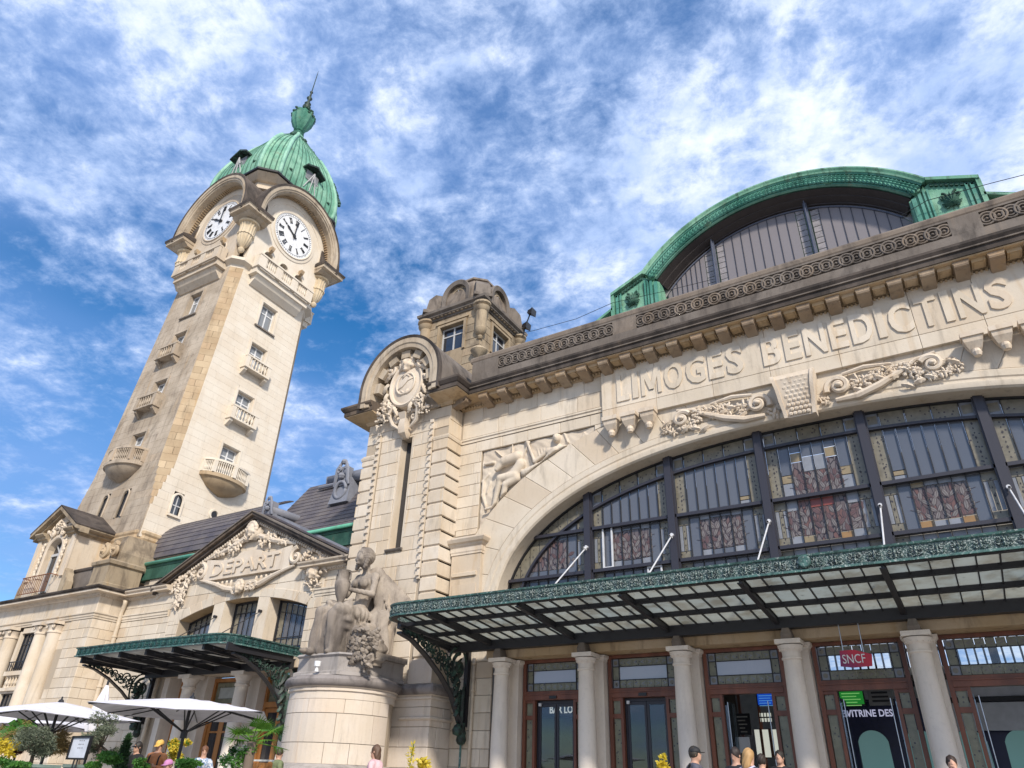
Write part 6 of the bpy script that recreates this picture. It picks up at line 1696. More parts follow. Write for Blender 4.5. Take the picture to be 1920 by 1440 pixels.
    m = MB(); m.arc(ap, [(.46, 1.05), (.60, 1.06), (.64, .98), (.60, -.9), (.46, -.9)], fr); m.build('hood_edge', M['stone_dark'], tw, smooth=30)
    m = MB(); m.arc(archpts(2.75, rise=.33), [(-.03, .0), (.0, .05), (.53, .06), (.53, .0)], fr); m.build('inner_moulding', M['stone_tower'], tw, smooth=30)
    # egg band on the soffit
    m = MB()
    for i in range(54):
        a = math.pi*(i+.5)/54; c_, s_ = -math.cos(a), math.sin(a)
        P_ = lambda r_, w: (c_*r_+s_*w, 35.55+s_*(r_+.35)-c_*w)
        m.prism([P_(3.13, -.045), P_(3.13, .045), P_(3.25, .045), P_(3.25, -.045)], fr, .12, .40)
    m.build('soffit_dentils', M['stone_cham'], tw, kind='stuff')
    if vis or True:
        clk = MB()
        clk.lathe([(0, 0)], (0, 0, 0), 4) if 0 else None
        disc = [(1.76*math.cos(2*math.pi*i/48), ZC+1.76*math.sin(2*math.pi*i/48)) for i in range(48)]
        clk.prism(disc, fr, .0, .07); ck = clk.build('clock_face', M['clock'], tw)
        ring = [(1.80*math.cos(2*math.pi*i/48), ZC+1.80*math.sin(2*math.pi*i/48), math.cos(2*math.pi*i/48), math.sin(2*math.pi*i/48)) for i in range(49)]
        MB().arc(ring, [(-.05, .0), (-.05, .10), (.03, .12), (.07, .05), (.24, .05), (.30, .04), (.30, 0)], fr).build('clock_surround', mat, tw, smooth=40)
        num = MB(); fr3 = lambda a, z, d, fr=fr: fr(a, z, d+.071)
        for i, s_ in enumerate(NM): numeral(num, s_, (0, ZC), 2*math.pi*(i+1)/12, fr3, .98, 1.42)
        num.build('numerals', M['ink'], ck)
        tk = MB()
        for i in range(60):
            a = 2*math.pi*i/60; c_, s_ = math.cos(a), math.sin(a); w = .012 if i % 5 else .025
            tk.prism([(c_*1.58-s_*w, ZC+s_*1.58+c_*w), (c_*1.58+s_*w, ZC+s_*1.58-c_*w), (c_*1.68+s_*w, ZC+s_*1.68-c_*w), (c_*1.68-s_*w, ZC+s_*1.68+c_*w)][::-1], fr3, 0, .012)
        ring2 = [(1.56*math.cos(2*math.pi*i/48), ZC+1.56*math.sin(2*math.pi*i/48), math.cos(2*math.pi*i/48), math.sin(2*math.pi*i/48)) for i in range(49)]
        tk.arc(ring2, [(-.008, 0), (-.008, .01), (.008, .01), (.008, 0)], fr3); tk.build('minute_marks', M['ink'], ck, kind='stuff')
        def hand(ang, L, w, nm):
            a = R(ang); ux, uz = math.sin(a), math.cos(a); nx, nz = uz, -ux; h = MB()
            P = lambda t, s_: (ux*t+nx*s_, ZC+uz*t+nz*s_)
            h.prism([P(-.28, -w*1.5), P(-.28, w*1.5), P(0, w), P(L*.55, w*1.2), P(L*.72, w*2.0), P(L, 0), P(L*.72, -w*2.0), P(L*.55, -w*1.2), P(0, -w)][::-1], fr, .11+(.03 if L > 1.2 else 0), .13+(.03 if L > 1.2 else 0)); h.build(nm, M['ink'], ck)
        hand(300, .98, .055, 'hour_hand'); hand(0.5, 1.42, .038, 'minute_hand')
        h = MB(); h.prism([(.13*math.cos(R(a)), ZC+.13*math.sin(R(a))) for a in range(0, 360, 30)], fr, .10, .18); h.build('hub', M['ink'], ck)
# corner cornice blocks on fluted pendant columns
for k in range(4):
    Q = Matrix.Rotation(R(90*k), 3, 'Z'); g = lambda x, y, z: tuple(Q@Vector((x, y, z)))
    m = MB()
    def sq(a, b, z): return [g(a, -b, z), g(b, -b, z), g(b, -a, z), g(a, -a, z)]
    lo_x = 3.32
    m.loft([sq(2.6, 4.05, 34.55), sq(2.6, 4.3, 34.72), sq(2.6, 4.32, 34.8), sq(2.55, 4.60, 34.86), sq(2.55, 4.60, 35.02), sq(2.55, 4.66, 35.10)]); m.build('corner_cornice', M['stone_hood'], tw)
    m = MB(); m.loft([sq(2.5, 4.68, 35.101), sq(2.5, 4.72, 35.3), sq(2.5, 4.62, 35.36), sq(2.6, 4.3, 35.55), sq(2.8, 3.6, 35.7)]); m.build('corner_coping', M['stone_dark'], tw)
    c = g(3.42, -3.42, 0)
    m = MB(); m.lathe([(.0, 31.95), (.10, 31.97), (.20, 32.1), (.22, 32.25), (.12, 32.36), (.34, 32.62), (.46, 33.0), (.50, 33.35)], (c[0], c[1], 0), 32, flute=.05, nf=16)
    m.lathe([(.50, 33.35), (.56, 33.38), (.56, 33.48), (.50, 33.5), (.52, 34.1), (.58, 34.3)], (c[0], c[1], 0), 32, flute=.05, nf=16)
    m.lathe([(.58, 34.3), (.70, 34.36), (.74, 34.48), (.62, 34.56)], (c[0], c[1], 0), 24); m.build('pendant_column', M['stone_pendant'], tw, smooth=35)
# drum and dome
def oc(z, r_, t): return [(t, -r_, z), (r_, -t, z), (r_, t, z), (t, r_, z), (-t, r_, z), (-r_, t, z), (-r_, -t, z), (-t, -r_, z)]
m = MB(); m.loft([oc(z, r_, t) for z, r_, t in ((37.5, 3.30, 2.35), (38.6, 3.28, 2.35), (38.65, 3.45, 2.5), (38.8, 3.45, 2.5), (38.85, 3.3, 2.4), (39.35, 3.3, 2.4), (39.4, 3.5, 2.5), (39.75, 3.85, 2.85), (39.8, 3.88, 2.9))]); m.build('dome_drum', M['stone_drum'], tw)
m = MB(); m.loft([oc(z, r_, t) for z, r_, t in ((39.801, 3.9, 2.95), (39.82, 4.02, 3.0), (39.95, 4.05, 3.02), (40.0, 3.9, 2.9))]); m.build('eaves_gutter', M['iron'], tw)
prof = [(40.0, 3.78, .72), (40.6, 3.86, .72), (41.6, 3.86, .72), (43.0, 3.58, .71), (44.4, 3.12, .70), (45.7, 2.50, .69), (46.8, 1.86, .67), (47.7, 1.28, .63), (48.3, .95, .6), (48.8, .62, .55), (49.2, .48, .5)]
def pr(z): 
    zs_ = [p[0] for p in prof]; return float(np.interp(z, zs_, [p[1] for p in prof])), float(np.interp(z, zs_, [p[2] for p in prof]))
zs_ = [40.0+9.2*i/26 for i in range(27)]
# smooth the profile
zz = np.array([p[0] for p in prof]); rr = np.array([p[1] for p in prof]); cf = np.polyfit(zz-44, rr, 5)
PRF = lambda z: max(.45, float(np.polyval(cf, z-44)))
m = MB(); m.loft([oc(z, PRF(z), PRF(z)*pr(z)[1]) for z in zs_]); m.build('dome', M['copper'], tw)
# standing seams
for k in range(4):
    for (kind) in ('face', 'diag'):
        n = 11 if kind == 'face' else 4
        for i in range(n+1):
            m = MB(); pts = []
            for z in zs_[:-1]:
                r_, t = PRF(z), PRF(z)*pr(z)[1]; u = i/n
                if kind == 'face': p = Vector((-t+2*t*u, -r_, z))
                else: p = Vector((t+(r_-t)*u, -r_+(r_-t)*u, z))
                pts.append(Matrix.Rotation(R(90*k), 3, 'Z')@p)
            top = 26 if (i % 2 == 0 or kind == 'diag') else 19
            big = (kind == 'face' and i in (0, n))
            m.tube([tuple(p) for p in pts[:top]], .17 if big else .045, 6); m.build('standing_seam', M['copper_rib'] if big else M['copper_seam'], tw, smooth=True)
# crest garlands and urn
g = MB(); rnd = random.Random(9)
for k in range(4):
    for i in range(26):
        z = 47.9-i*.26 if k in (1, 2) else 48.6-i*.05
        r_ = PRF(z); t = r_*pr(z)[1]; q = Matrix.Rotation(R(90*k), 3, 'Z')@Vector(((r_+t)/2, -(r_+t)/2, z))
        if i < 22: blob(g, (0, 0), .15+.08*rnd.random(), lambda a, b, d: (q.x*1.07, q.y*1.07, z), 0, 6)
for i in range(60):
    a = rnd.uniform(0, 6.28); g.lathe([(0, -.15), (.15, 0), (0, .15)], (1.0*math.cos(a), 1.0*math.sin(a), 48.1+rnd.uniform(-.2, .3)), 6)
g.build('dome_garland', M['copper_dark'], tw, smooth=True, kind='stuff')
m = MB(); m.lathe([(.9, 48.5), (.55, 48.8), (.42, 49.3), (.5, 49.45), (.38, 49.6), (.30, 49.75)], n=20); m.lathe([(.36, 49.7), (.46, 49.8), (.36, 49.95), (.66, 50.4), (.88, 51.0), (.96, 51.5), (.92, 51.9), (.7, 52.15), (.45, 52.45), (.25, 52.7)], n=40, flute=.06, nf=10); m.build('urn', M['copper_urn'], tw, smooth=35)
g = MB()
for i in range(46):
    a = rnd.uniform(0, 6.28); g.lathe([(0, -.14), (.16, 0), (0, .14)], (.94*math.cos(a), .94*math.sin(a), 51.85+rnd.uniform(-.28, .15)), 6)
g.build('urn_garland', M['copper_dark'], tw, smooth=True, kind='stuff')
m = MB(); m.lathe([(.22, 52.6), (.28, 52.9), (.36, 53.1), (.2, 53.3), (.30, 53.5), (.14, 53.7), (.12, 54.0), (.26, 54.25), (.10, 54.5), (.08, 55), (.15, 55.1), (.05, 55.3), (.035, 57.6), (.01, 58.2)], n=10); m.build('spire_rod', M['iron_scroll'], tw, smooth=True)
# dormers on the dome
for k in (0, 1, 2, 3):
    Q = Matrix.Rotation(R(90*k), 3, 'Z'); fr = lambda a, z, d: tuple(Q@Vector((a, -3.7-d, z)))
    m = MB()
    m.prism([(-.62, 40.6), (.62, 40.6), (.62, 42.6), (-.62, 42.6)], fr, -1.0, .14); m.build('dormer_cheeks', M['dome_frame'], tw)
    m = MB(); m.prism([(-.95, 42.55), (0, 43.05), (.95, 42.55), (.95, 42.70), (0, 43.22), (-.95, 42.70)][::1], fr, -1.6, .55); m.build('dormer_roof', M['iron_scroll'], tw)
    m = MB()
    for a, b in (((-.6, 40.7), (.0, 42.5)), ((.6, 40.7), (.0, 42.5)), ((0, 40.7), (0, 42.5)), ((-.6, 41.7), (.6, 41.7))): m.tube([fr(a[0], a[1], .2), fr(b[0], b[1], .35)], .04, 5)
    m.build('dormer_struts', M['paleframe'], tw)
    for a in (-2.0, 2.0):
        m = MB(); p = fr(a, 41.1, .15); m.lathe([(0, 0), (.14, .02), (.16, .12), (.05, .2), (.0, .24)], p, 8); m.build('vent_knob', M['copper_dark'], tw)
# ---------------------------------------------------------------- departures wing (left)
wg = thing('departures_wing', 'low cream stone wing with a carved pediment reading DEPART above three segmental windows', 'building', (0, 0, 0))
WC = -25.95
def seg(x): return 7.05+.62*(1-((x-WC)/3.95)**2)
m = MB()
xs_ = [-34.65+.25*i for i in range(0, 59)]
m.box(-34.6, -29.95, 20.03, 21.0, 0, 8.5); m.box(-21.95, -19.9, 20.03, 21.0, 0, 8.5); m.box(-29.95, -21.95, 20.03, 20.9, 4.7, 5.3)
m.strip([-29.95+.25*i for i in range(33)], seg, lambda x: 8.5+max(0, 2.75*(1-abs(x-WC)/5.9)), FY(20), -1.0, -.03)
m.strip([-31.9, -29.95], lambda x: 8.5, lambda x: 8.5+max(0, 2.75*(1-abs(x-WC)/5.9)), FY(20), -1.0, -.03); m.strip([-21.95, -20.0], lambda x: 8.5, lambda x: 8.5+max(0, 2.75*(1-abs(x-WC)/5.9)), FY(20), -1.0, -.03)
m.build('wall', M['core'], wg)
low = lambda x: seg(x)+.34 if abs(x-WC) < 4.3 else 0
courses(wg, F20, M['stone'], -34.55, -30.75, 0, 8.35, .44, 1.1, seed=81, holes=[(-34.6, -30.75, 7.30, 7.62)])
courses(wg, F20, M['stone'], -21.2, -20.05, 0, 8.35, .44, .9, seed=82, holes=[(-22, -20, 7.30, 7.62)])
courses(wg, F20, M['stone'], -30.75, -29.97, 4.8, 7.3, .44, .8, seed=83); courses(wg, F20, M['stone'], -21.93, -21.2, 4.8, 7.3, .44, .8, seed=84)
def tymp(x): return 8.35+max(0, 2.62*(1-abs(x-WC)/5.55))
courses(wg, F20, M['stone'], -30.75, -21.2, 7.05, 11.2, .5, 1.5, lo=low, hi=tymp, seed=85)
voussoirs(wg, lambda t: (WC-3.95+7.9*t, seg(WC-3.95+7.9*t)), lambda t: (WC-4.25+8.5*t, seg(WC-3.95+7.9*t)+.36), 11, F20, M['stone'], .02)
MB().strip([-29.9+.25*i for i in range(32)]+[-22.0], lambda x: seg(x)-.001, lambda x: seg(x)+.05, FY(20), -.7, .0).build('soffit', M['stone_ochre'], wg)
for a, b in ((-34.6, -30.9), (-21.6, -20.0)):
    MB().mould([(a, 20.0), (b, 20.0)], [(-.05, 7.32), (.02, 7.32), (.02, 7.40), (.05, 7.42), (.05, 7.52), (.09, 7.56), (.09, 7.62), (-.05, 7.64)]).build('architrave', M['stone'], wg)
# piers between the windows and glazing
for a, b in ((-27.7, -27.02), (-24.88, -24.2)):
    m = MB(); m.strip([a, (a+b)/2, b], lambda x: 5.0, seg, FY(19.99), -.75, 0); m.build('window_pier', M['stone'], wg)
ww = thing('segmental_window', 'three part leaded window under the departures pediment', 'window', (0, 0, 0))
FW = FY(20.62)
for (a, b) in ((-29.95, -27.7), (-27.02, -24.88), (-24.2, -21.95)):
    m = MB(); xs2 = [a+(b-a)*i/6 for i in range(7)]
    m.strip(xs2, lambda x: seg(x)-.09, seg, FW, -.1, .06); m.box(a, a+.07, 20.56, 20.72, 4.9, seg(a+.07)-.09); m.box(b-.07, b, 20.56, 20.72, 4.9, seg(b-.07)-.09)
    m.build('frame', M['iron'], ww)
    n = 6
    for i in range(n):
        x0, x1 = a+.09+(b-a-.18)*i/n+.014, a+.09+(b-a-.18)*(i+1)/n-.014
        top = lambda x: seg(x)-.10; tin = lambda x: seg(x)-.48
        def pn(z0, f, mat):
            h0, h1 = f(x0), f(x1)
            if min(h0, h1) > z0+.02: MB().prism([(x0, z0), (x1, z0), (x1, h1), (x0, h0)], FW, -.02, 0).build('pane', M[mat], ww)
        side = i in (0, n-1)
        xm = (x0+x1)/2
        MB().prism([(x0, tin(x0)+.02), (x1, tin(x1)+.02), (x1, top(x1)), (x0, top(x0))], FW, -.02, 0).build('pane', M['glass_pattern'], ww)
        pn(6.02, tin, 'glass_pattern' if side else 'glass_blue'); pn(5.66, lambda x: 5.98, 'glass_pattern'); pn(4.9, lambda x: 5.62, 'glass')
    bb = MB()
    for i in range(1, n): x0 = a+.09+(b-a-.18)*i/n; bb.box(x0-.016, x0+.016, 20.57, 20.615, 4.9, seg(x0)-.09)
    bb.box(a+.07, b-.07, 20.565, 20.61, 5.98, 6.02); bb.box(a+.07, b-.07, 20.565, 20.61, 5.62, 5.66)
    for x in xs2[:-1]: bb.bar((x, 20.59, seg(x)-.47), (x+(b-a)/6, 20.59, seg(x+(b-a)/6)-.47), .03)
    bb.build('glazing_bars', M['iron'], ww, kind='stuff')
# horizontal cornice stubs and raking cornice
cp = [(-.05, 8.30), (.05, 8.30), (.08, 8.36), (.12, 8.36), (.12, 8.44), (.40, 8.46), (.40, 8.54), (.48, 8.60), (.50, 8.66), (-.05, 8.72)]
MB().mould([(-34.6, 20.0), (-30.9, 20.0)], cp).build('cornice', M['stone_orn'], wg)
MB().mould([(-22.4, 20.0), (-20.15, 20.0), (-20.15, 20.7)], cp).build('cornice', M['stone_orn'], wg)
MB().mould([(-34.6, 20.0), (-31.2, 20.0)], [(0, 8.67), (.50, 8.665), (.52, 8.70), (.5, 8.74), (0, 8.80)]).build('gutter_edge', M['stone_dark'], wg)
d = MB()
for x0, x1 in ((-34.4, -30.9), (-22.3, -20.2)):
    x = x0
    while x < x1: d.box(x, x+.07, 19.86, 19.95, 8.31, 8.38); x += .13
d.build('dentils', M['stone_orn'], wg, kind='stuff')
def rake(sx):
    """raking cornice prism following the gable slope"""
    A = Vector((WC+sx*6.15, 8.62)); B = Vector((WC, 11.42)); d_ = (B-A).normalized(); n_ = Vector((-d_.y, d_.x)) if sx < 0 else Vector((d_.y, -d_.x))
    if n_.y < 0: n_ = -n_
    out = []
    for (o0, o1, y0, y1, mat, nm) in ((-.42, -.26, 19.92, 20.3, 'stone_orn', 'raking_bed_mould'), (-.26, -.14, 19.70, 20.3, 'stone_dark', 'raking_corona'), (-.14, -.02, 19.56, 20.3, 'stone_dark', 'raking_corona'), (-.02, .03, 19.50, 20.6, 'stone_grey', 'raking_coping')):
        m = MB(); P = []
        for q in (A, B):
            x = q.x if q is A else WC
            P.append((x, q.y))
        vs = []
        k = 1/abs(n_.y)
        poly = [(A.x, A.y+o0*k), (B.x, B.y+o0*k), (B.x, B.y+o1*k), (A.x, A.y+o1*k)]
        m.prism(poly, FY(0), -y1, -y0); m.build(nm, M[mat], wg)
    m = MB()
    for i in range(46):
        t = (i+.5)/46; q = A+(B-A)*t; 
        if abs(q.x-WC) > 5.5: continue
        z = q.y-.36/abs(n_.y)*1.0; m.box(q.x-.035, q.x+.035, 19.82, 19.92, z-.05, z+.05)
    m.build('raking_dentils', M['stone_orn'], wg, kind='stuff')
rake(-1); rake(1)
# stepped lead flashing roofs of the gable running back
for sx in (-1, 1):
    m = MB(); a = [(WC, 11.5), (WC+sx*6.1, 8.75)]
    m.loft([[(a[0][0], 20.3, a[0][1]-.02), (a[1][0], 20.3, a[1][1]-.02), (a[1][0], 22.6, a[1][1]-.02), (a[0][0], 22.6, a[0][1]-.02)], [(a[0][0], 20.3, a[0][1]+.06), (a[1][0], 20.3, a[1][1]+.06), (a[1][0], 22.6, a[1][1]+.06), (a[0][0], 22.6, a[0][1]+.06)]])
    m.build('gable_roof', M['slate'], wg)
    for k in range(3):
        m = MB(); y = 20.7+k*.28; m.loft([[(a[0][0], y, a[0][1]+.06), (a[1][0], y, a[1][1]+.06), (a[1][0], y+.12, a[1][1]+.06), (a[0][0], y+.12, a[0][1]+.06)], [(a[0][0], y, a[0][1]+.16), (a[1][0], y, a[1][1]+.16), (a[1][0], y+.12, a[1][1]+.13), (a[0][0], y+.12, a[0][1]+.13)]])
        m.build('lead_roll', M['zinc'], wg)
# apex finial
def finial(par, x, y, z, s=1.0, nm='ridge_ornament'):
    m = MB(); m.box(x-.22*s, x+.22*s, y-.15, y+.25, z-.1, z+.75*s)
    fr = FY(y-.15)
    for sx in (-1, 1): spiral(m, (x+sx*.16*s, z+.62*s), .17*s, .04, 1.3, fr, .05, .08*s, .04, a0=-90, sgn=sx, n=14); m.tube([fr(x+sx*.12*s, z+.95*s, .03), fr(x+sx*.28*s, z+.6*s, .06), fr(x+sx*.34*s, z+.1*s, .03), fr(x+sx*.40*s, z-.1*s, 0)], [.05*s, .09*s, .08*s, .06], 6)
    blob(m, (x, z+.95*s), .14*s, fr, .02, 8); blob(m, (x, z+.3*s), .17*s, fr, .06, 8)
    m.build(nm, M['zinc'], par, smooth=40)
finial(wg, WC, 20.5, 11.55, .8)
m = MB(); m.tube([(WC, 20.4, 11.75), (WC, 23.4, 11.85)], .22, 10); m.build('ridge_roll', M['zinc'], wg, smooth=True)
# carved tympanum
FQ = FY(19.97)
m = MB(); xs3 = [-28.75+.25*i for i in range(23)]
ht = lambda x: .16*math.sin((x-WC)*1.1+1.5)*.6
m.strip(xs3, lambda x: 8.62, lambda x: 9.52+.14*math.cos((x-WC)*2.2)*.5+(.12 if abs(x-WC) < .8 else 0), FQ, 0, .14)
m.build('name_scroll', M['stone_orn'], wg)
o, w = text_obj('lettering', 'DEPART', .60, M['stone_orn'], wg, (-28.25, 19.832, 8.78), RY, depth=.06, fit=4.35, bold=.012)
o['label'] = 'raised carved letters DEPART'
g = MB(); rnd = random.Random(21)
for sx in (-1, 1):
    spiral(g, (WC+sx*3.05, 9.05), .42, .08, 1.3, FQ, .12, .11, .06, a0=90, sgn=sx)
    g.tube([FQ(WC+sx*u, z, .10) for u, z in ((.3, 10.35), (.9, 10.15), (1.5, 9.95), (2.2, 9.8), (2.9, 9.62))], [.12, .14, .12, .10, .06], 7)
    cluster(g, (WC+sx*1.05, 10.05), .55, .28, FQ, .12, 34, .085, rnd, .6); cluster(g, (WC+sx*2.1, 9.85), .5, .2, FQ, .10, 26, .075, rnd, .6)
    cluster(g, (WC+sx*4.35, 8.55), .55, .55, FQ, .12, 60, .085, rnd, .6); cluster(g, (WC+sx*4.2, 7.95), .38, .4, FQ, .08, 34, .075, rnd, .6)
    cluster(g, (WC+sx*3.7, 9.0), .4, .3, FQ, .10, 24, .07, rnd, .6)
    g.tube([FQ(WC+sx*u, z, .10) for u, z in ((.55, 8.05), (1.1, 8.15), (1.8, 8.40), (2.6, 8.62), (3.0, 8.7))], [.12, .13, .10, .07, .05], 7)
    for k in range(7): leaf(g, (WC+sx*(.8+k*.3), 8.5), (WC+sx*(.8+k*.3), 8.2+.05*k), .09, FQ, .08, .06, 1)
    for k in range(8): a = R(20+k*18); leaf(g, (WC+sx*.2*math.cos(a), 10.15), (WC+sx*.75*math.cos(a), 10.15+.65*math.sin(a)), .13, FQ, .12, .1, 2)
    spiral(g, (WC+sx*.42, 8.05), .24, .05, 1.2, FQ, .14, .09, .05, a0=0, sgn=sx)
spiral(g, (WC+.75, 8.05), .26, .05, 1.4, FQ, .16, .08, .05, a0=0)
g.build('tympanum_carving', M['stone_orn'], wg, smooth=45)
put_mask(wg, 'carved_mask', .75, (WC-.05, 19.80, 10.62), M['stone_orn'], .04)
put_mask(wg, 'carved_mask', .62, (WC-.1, 19.80, 8.10), M['stone_orn'], .04)
put_mask(wg, 'carved_mask', .60, (WC+4.2, 19.82, 8.25), M['stone_orn'], .04)
# ground storey
MB().box(-30.4, -21.5, 19.62, 20.9, 4.66, 4.95).build('lintel', M['stone_orn'], wg)
c3 = [(-27.75, 'left stone column in front of the orange doors, beneath the small canopy'), (-24.50, 'right stone column in front of the orange doors, beneath the small canopy')]
for xc, lb in c3:
    c_ = thing('stone_column', lb, 'column', (xc, 19.75, 0), group='columns under the departures canopy')
    m = MB(); m.lathe([(.34, 0), (.34, .2), (.28, .3), (.28, 1.5), (.25, 4.1)], n=24); m.build('shaft', M['stone_col'], c_, smooth=40)
    m = MB(); m.lathe([(.25, 4.1), (.29, 4.12), (.29, 4.17), (.26, 4.2), (.26, 4.3), (.34, 4.42), (.35, 4.48)], n=24); m.box(-.37, .37, -.37, .37, 4.481, 4.63); m.build('capital', M['stone_col'], c_, smooth=40)
    MB().box(xc-.36, xc+.36, 20.3, 20.9, 0, 4.659).build('pilaster', M['stone_col'], wg)
MB().box(-30.4, -29.6, 20.05, 20.9, 0, 4.659).build('pilaster', M['stone_col'], wg); MB().box(-22.3, -21.2, 20.05, 20.9, 0, 4.659).build('pilaster', M['stone_col'], wg)
DD = ['left orange oak door bay under the small canopy', 'middle orange oak door bay with curtained glass', 'right orange oak door bay beside the bracket']
for i, (x0, x1) in enumerate(((-29.6, -28.11), (-27.39, -24.86), (-24.14, -22.3))):
    dt = thing('oak_door', DD[i], 'door', ((x0+x1)/2, 20.75, 0), group='orange oak doors of the departures wing'); h = (x1-x0)/2; W_ = M['wood_light']
    def P(nm, *bx, mat=W_):
        m = MB()
        for b in bx: m.box(*b)
        return m.build(nm, mat, dt)
    P('jamb', (-h, -h+.12, -.1, .1, 0, 4.6)); P('jamb', (h-.12, h, -.1, .1, 0, 4.6)); P('head', (-h+.12, h-.12, -.1, .1, 4.45, 4.6)); P('transom_bar', (-h+.12, h-.12, -.14, .1, 3.42, 3.62))
    q = P('transom_window', (-h+.14, -h+.32, 0, .03, 3.64, 4.43), (h-.32, h-.14, 0, .03, 3.64, 4.43), (-h+.32, h-.32, 0, .03, 4.25, 4.43), (-h+.32, h-.32, 0, .03, 3.64, 3.82), mat=M['glass_lace'])
    MB().box(-h+.33, h-.33, .0, .02, 3.83, 4.24).build('pane', flat('curtain_white', (.42, .44, .42), .7), q)
    n = 2 if h < 1.1 else 3
    for k in range(n):
        a, b = -h+.13+(2*h-.26)*k/n, -h+.13+(2*h-.26)*(k+1)/n
        if k == n-1 and i == 1: continue
        lf = P('door_leaf', (a, a+.13, -.03, .05, 0, 3.4), (b-.13, b, -.03, .05, 0, 3.4), (a+.13, b-.13, -.03, .05, 3.25, 3.4), (a+.13, b-.13, -.03, .05, 0, .5), (a+.13, b-.13, -.03, .05, 2.55, 2.62))
        MB().box(a+.13, b-.13, .0, .02, .5, 3.25).build('pane', M['glass'], lf)
        if i == 1: MB().box(a+.16, b-.16, .021, .03, .5, 3.2).build('curtain', flat('curtain', (.30, .29, .28), .8), lf)
MB().box(-29.5, -22.3, 21.2, 21.3, 0, 4.6).build('inner_wall', M['inwall'], wg)
# small canopy
c2['label'] = 'smaller teal-edged glass canopy over the departures door on the left wing'
yF = 16.35; pth = [(-30.6, 19.95), (-30.6, yF), (-26.1, yF-.12), (-22.3, yF)]+[(-21.6-.7+.7*math.sin(R(a)), yF+.7-.7*math.cos(R(a))) for a in (22, 45, 68)]+[(-21.6, yF+.7), (-21.6, 19.95)]
fascia(c2, pth, 5.02, 5.34, M['lace_small'], .34)
def zc2(y): return 4.94-(y-16.4)*.06
for xr_ in (-29.4, -27.75, -26.1, -24.5, -22.8):
    m = MB(); m.loft([[(xr_-.06, y, zc2(y)-.08), (xr_+.06, y, zc2(y)-.08), (xr_+.06, y, zc2(y)+.14), (xr_-.06, y, zc2(y)+.14)] for y in (16.4, 19.6)]); m.build('rib', M['iron'], c2)
for yp in (17.3, 18.5): MB().box(-30.5, -21.7, yp-.05, yp+.05, zc2(yp), zc2(yp)+.13).build('purlin', M['iron'], c2)
MB().box(-30.55, -21.65, 19.45, 19.61, 4.60, 4.93).build('wall_beam', M['iron'], c2)
for xa_ in (-30.52, -21.72): MB().box(xa_, xa_+.1, 16.5, 19.5, 4.80, 5.05).build('end_beam', M['iron'], c2)
xe2 = [-30.5, -29.4, -27.75, -26.1, -24.5, -22.8, -21.7]; gb = MB()
for k in range(6):
    a, b = xe2[k]+.06, xe2[k+1]-.06; n = max(1, round((b-a)/.55))
    for i in range(n):
        u0, u1 = a+(b-a)*i/n, a+(b-a)*(i+1)/n
        for (y0, y1) in ((16.45, 17.24), (17.36, 18.44), (18.56, 19.44)):
            m = MB(); m.loft([[(u0+.012, y, zc2(y)+.12), (u1-.012, y, zc2(y)+.12), (u1-.012, y, zc2(y)+.13), (u0+.012, y, zc2(y)+.13)] for y in (y0, y1)]); m.build('canopy_pane', M['canopy_glass2'], c2)
        if i: gb.box(u0-.014, u0+.014, 16.42, 19.5, 4.86, 4.90)
gb.build('glazing_bars', M['iron'], c2, kind='stuff')
for xr_ in (-27.36, -24.54):
    m = MB(); m.tube([(xr_, 19.95, 7.0), (xr_, 17.6, 5.35)], .018, 6); m.lathe([(0, -.08), (.06, -.06), (.06, .08), (0, .1)], (xr_, 19.92, 7.0), 8, axis='Y'); m.build('tie_rod', M['iron'], c2)
scroll_bracket('canopy_bracket', 'scrolled iron bracket at the left end of the small departures canopy', -30.55, 19.98, 16.7, 4.95, 4.75, 2.35, M['iron_scroll'], 7, .9)
scroll_bracket('canopy_bracket', 'scrolled iron bracket at the right end of the small departures canopy, left of the pedestal', -21.80, 19.98, 16.9, 4.95, 4.75, 2.20, M['iron_scroll'], 8, .9)
dp = thing('downpipe', 'cream downpipe with a swan neck descending the corner left of the small canopy', 'pipe', (0, 0, 0))
m = MB(); m.tube([(-34.22, 19.75, 8.28), (-34.30, 19.82, 8.1), (-34.7+.25, 19.86, 7.75), (-34.48, 19.88, 7.5), (-34.48, 19.88, 4), (-34.48, 19.88, 0)], .10, 10); m.build('tube', M['pipe'], dp, smooth=True)
for z in (2.2, 4.4, 6.6): MB().lathe([(.10, 0), (.13, .01), (.13, .08), (.10, .09)], (-34.48, 19.88, z), 10).build('collar', M['pipe'], dp)
dp = thing('downpipe', 'cream downpipe beside the left bracket of the small canopy', 'pipe', (0, 0, 0))
m = MB(); m.tube([(-30.15, 19.85, 0), (-30.15, 19.85, 4.7)], .085, 10); m.build('tube', M['pipe'], dp, smooth=True)
for z in (1.6, 3.1): MB().lathe([(.085, 0), (.11, .01), (.11, .08), (.085, .09)], (-30.15, 19.85, z), 10).build('collar', M['pipe'], dp)
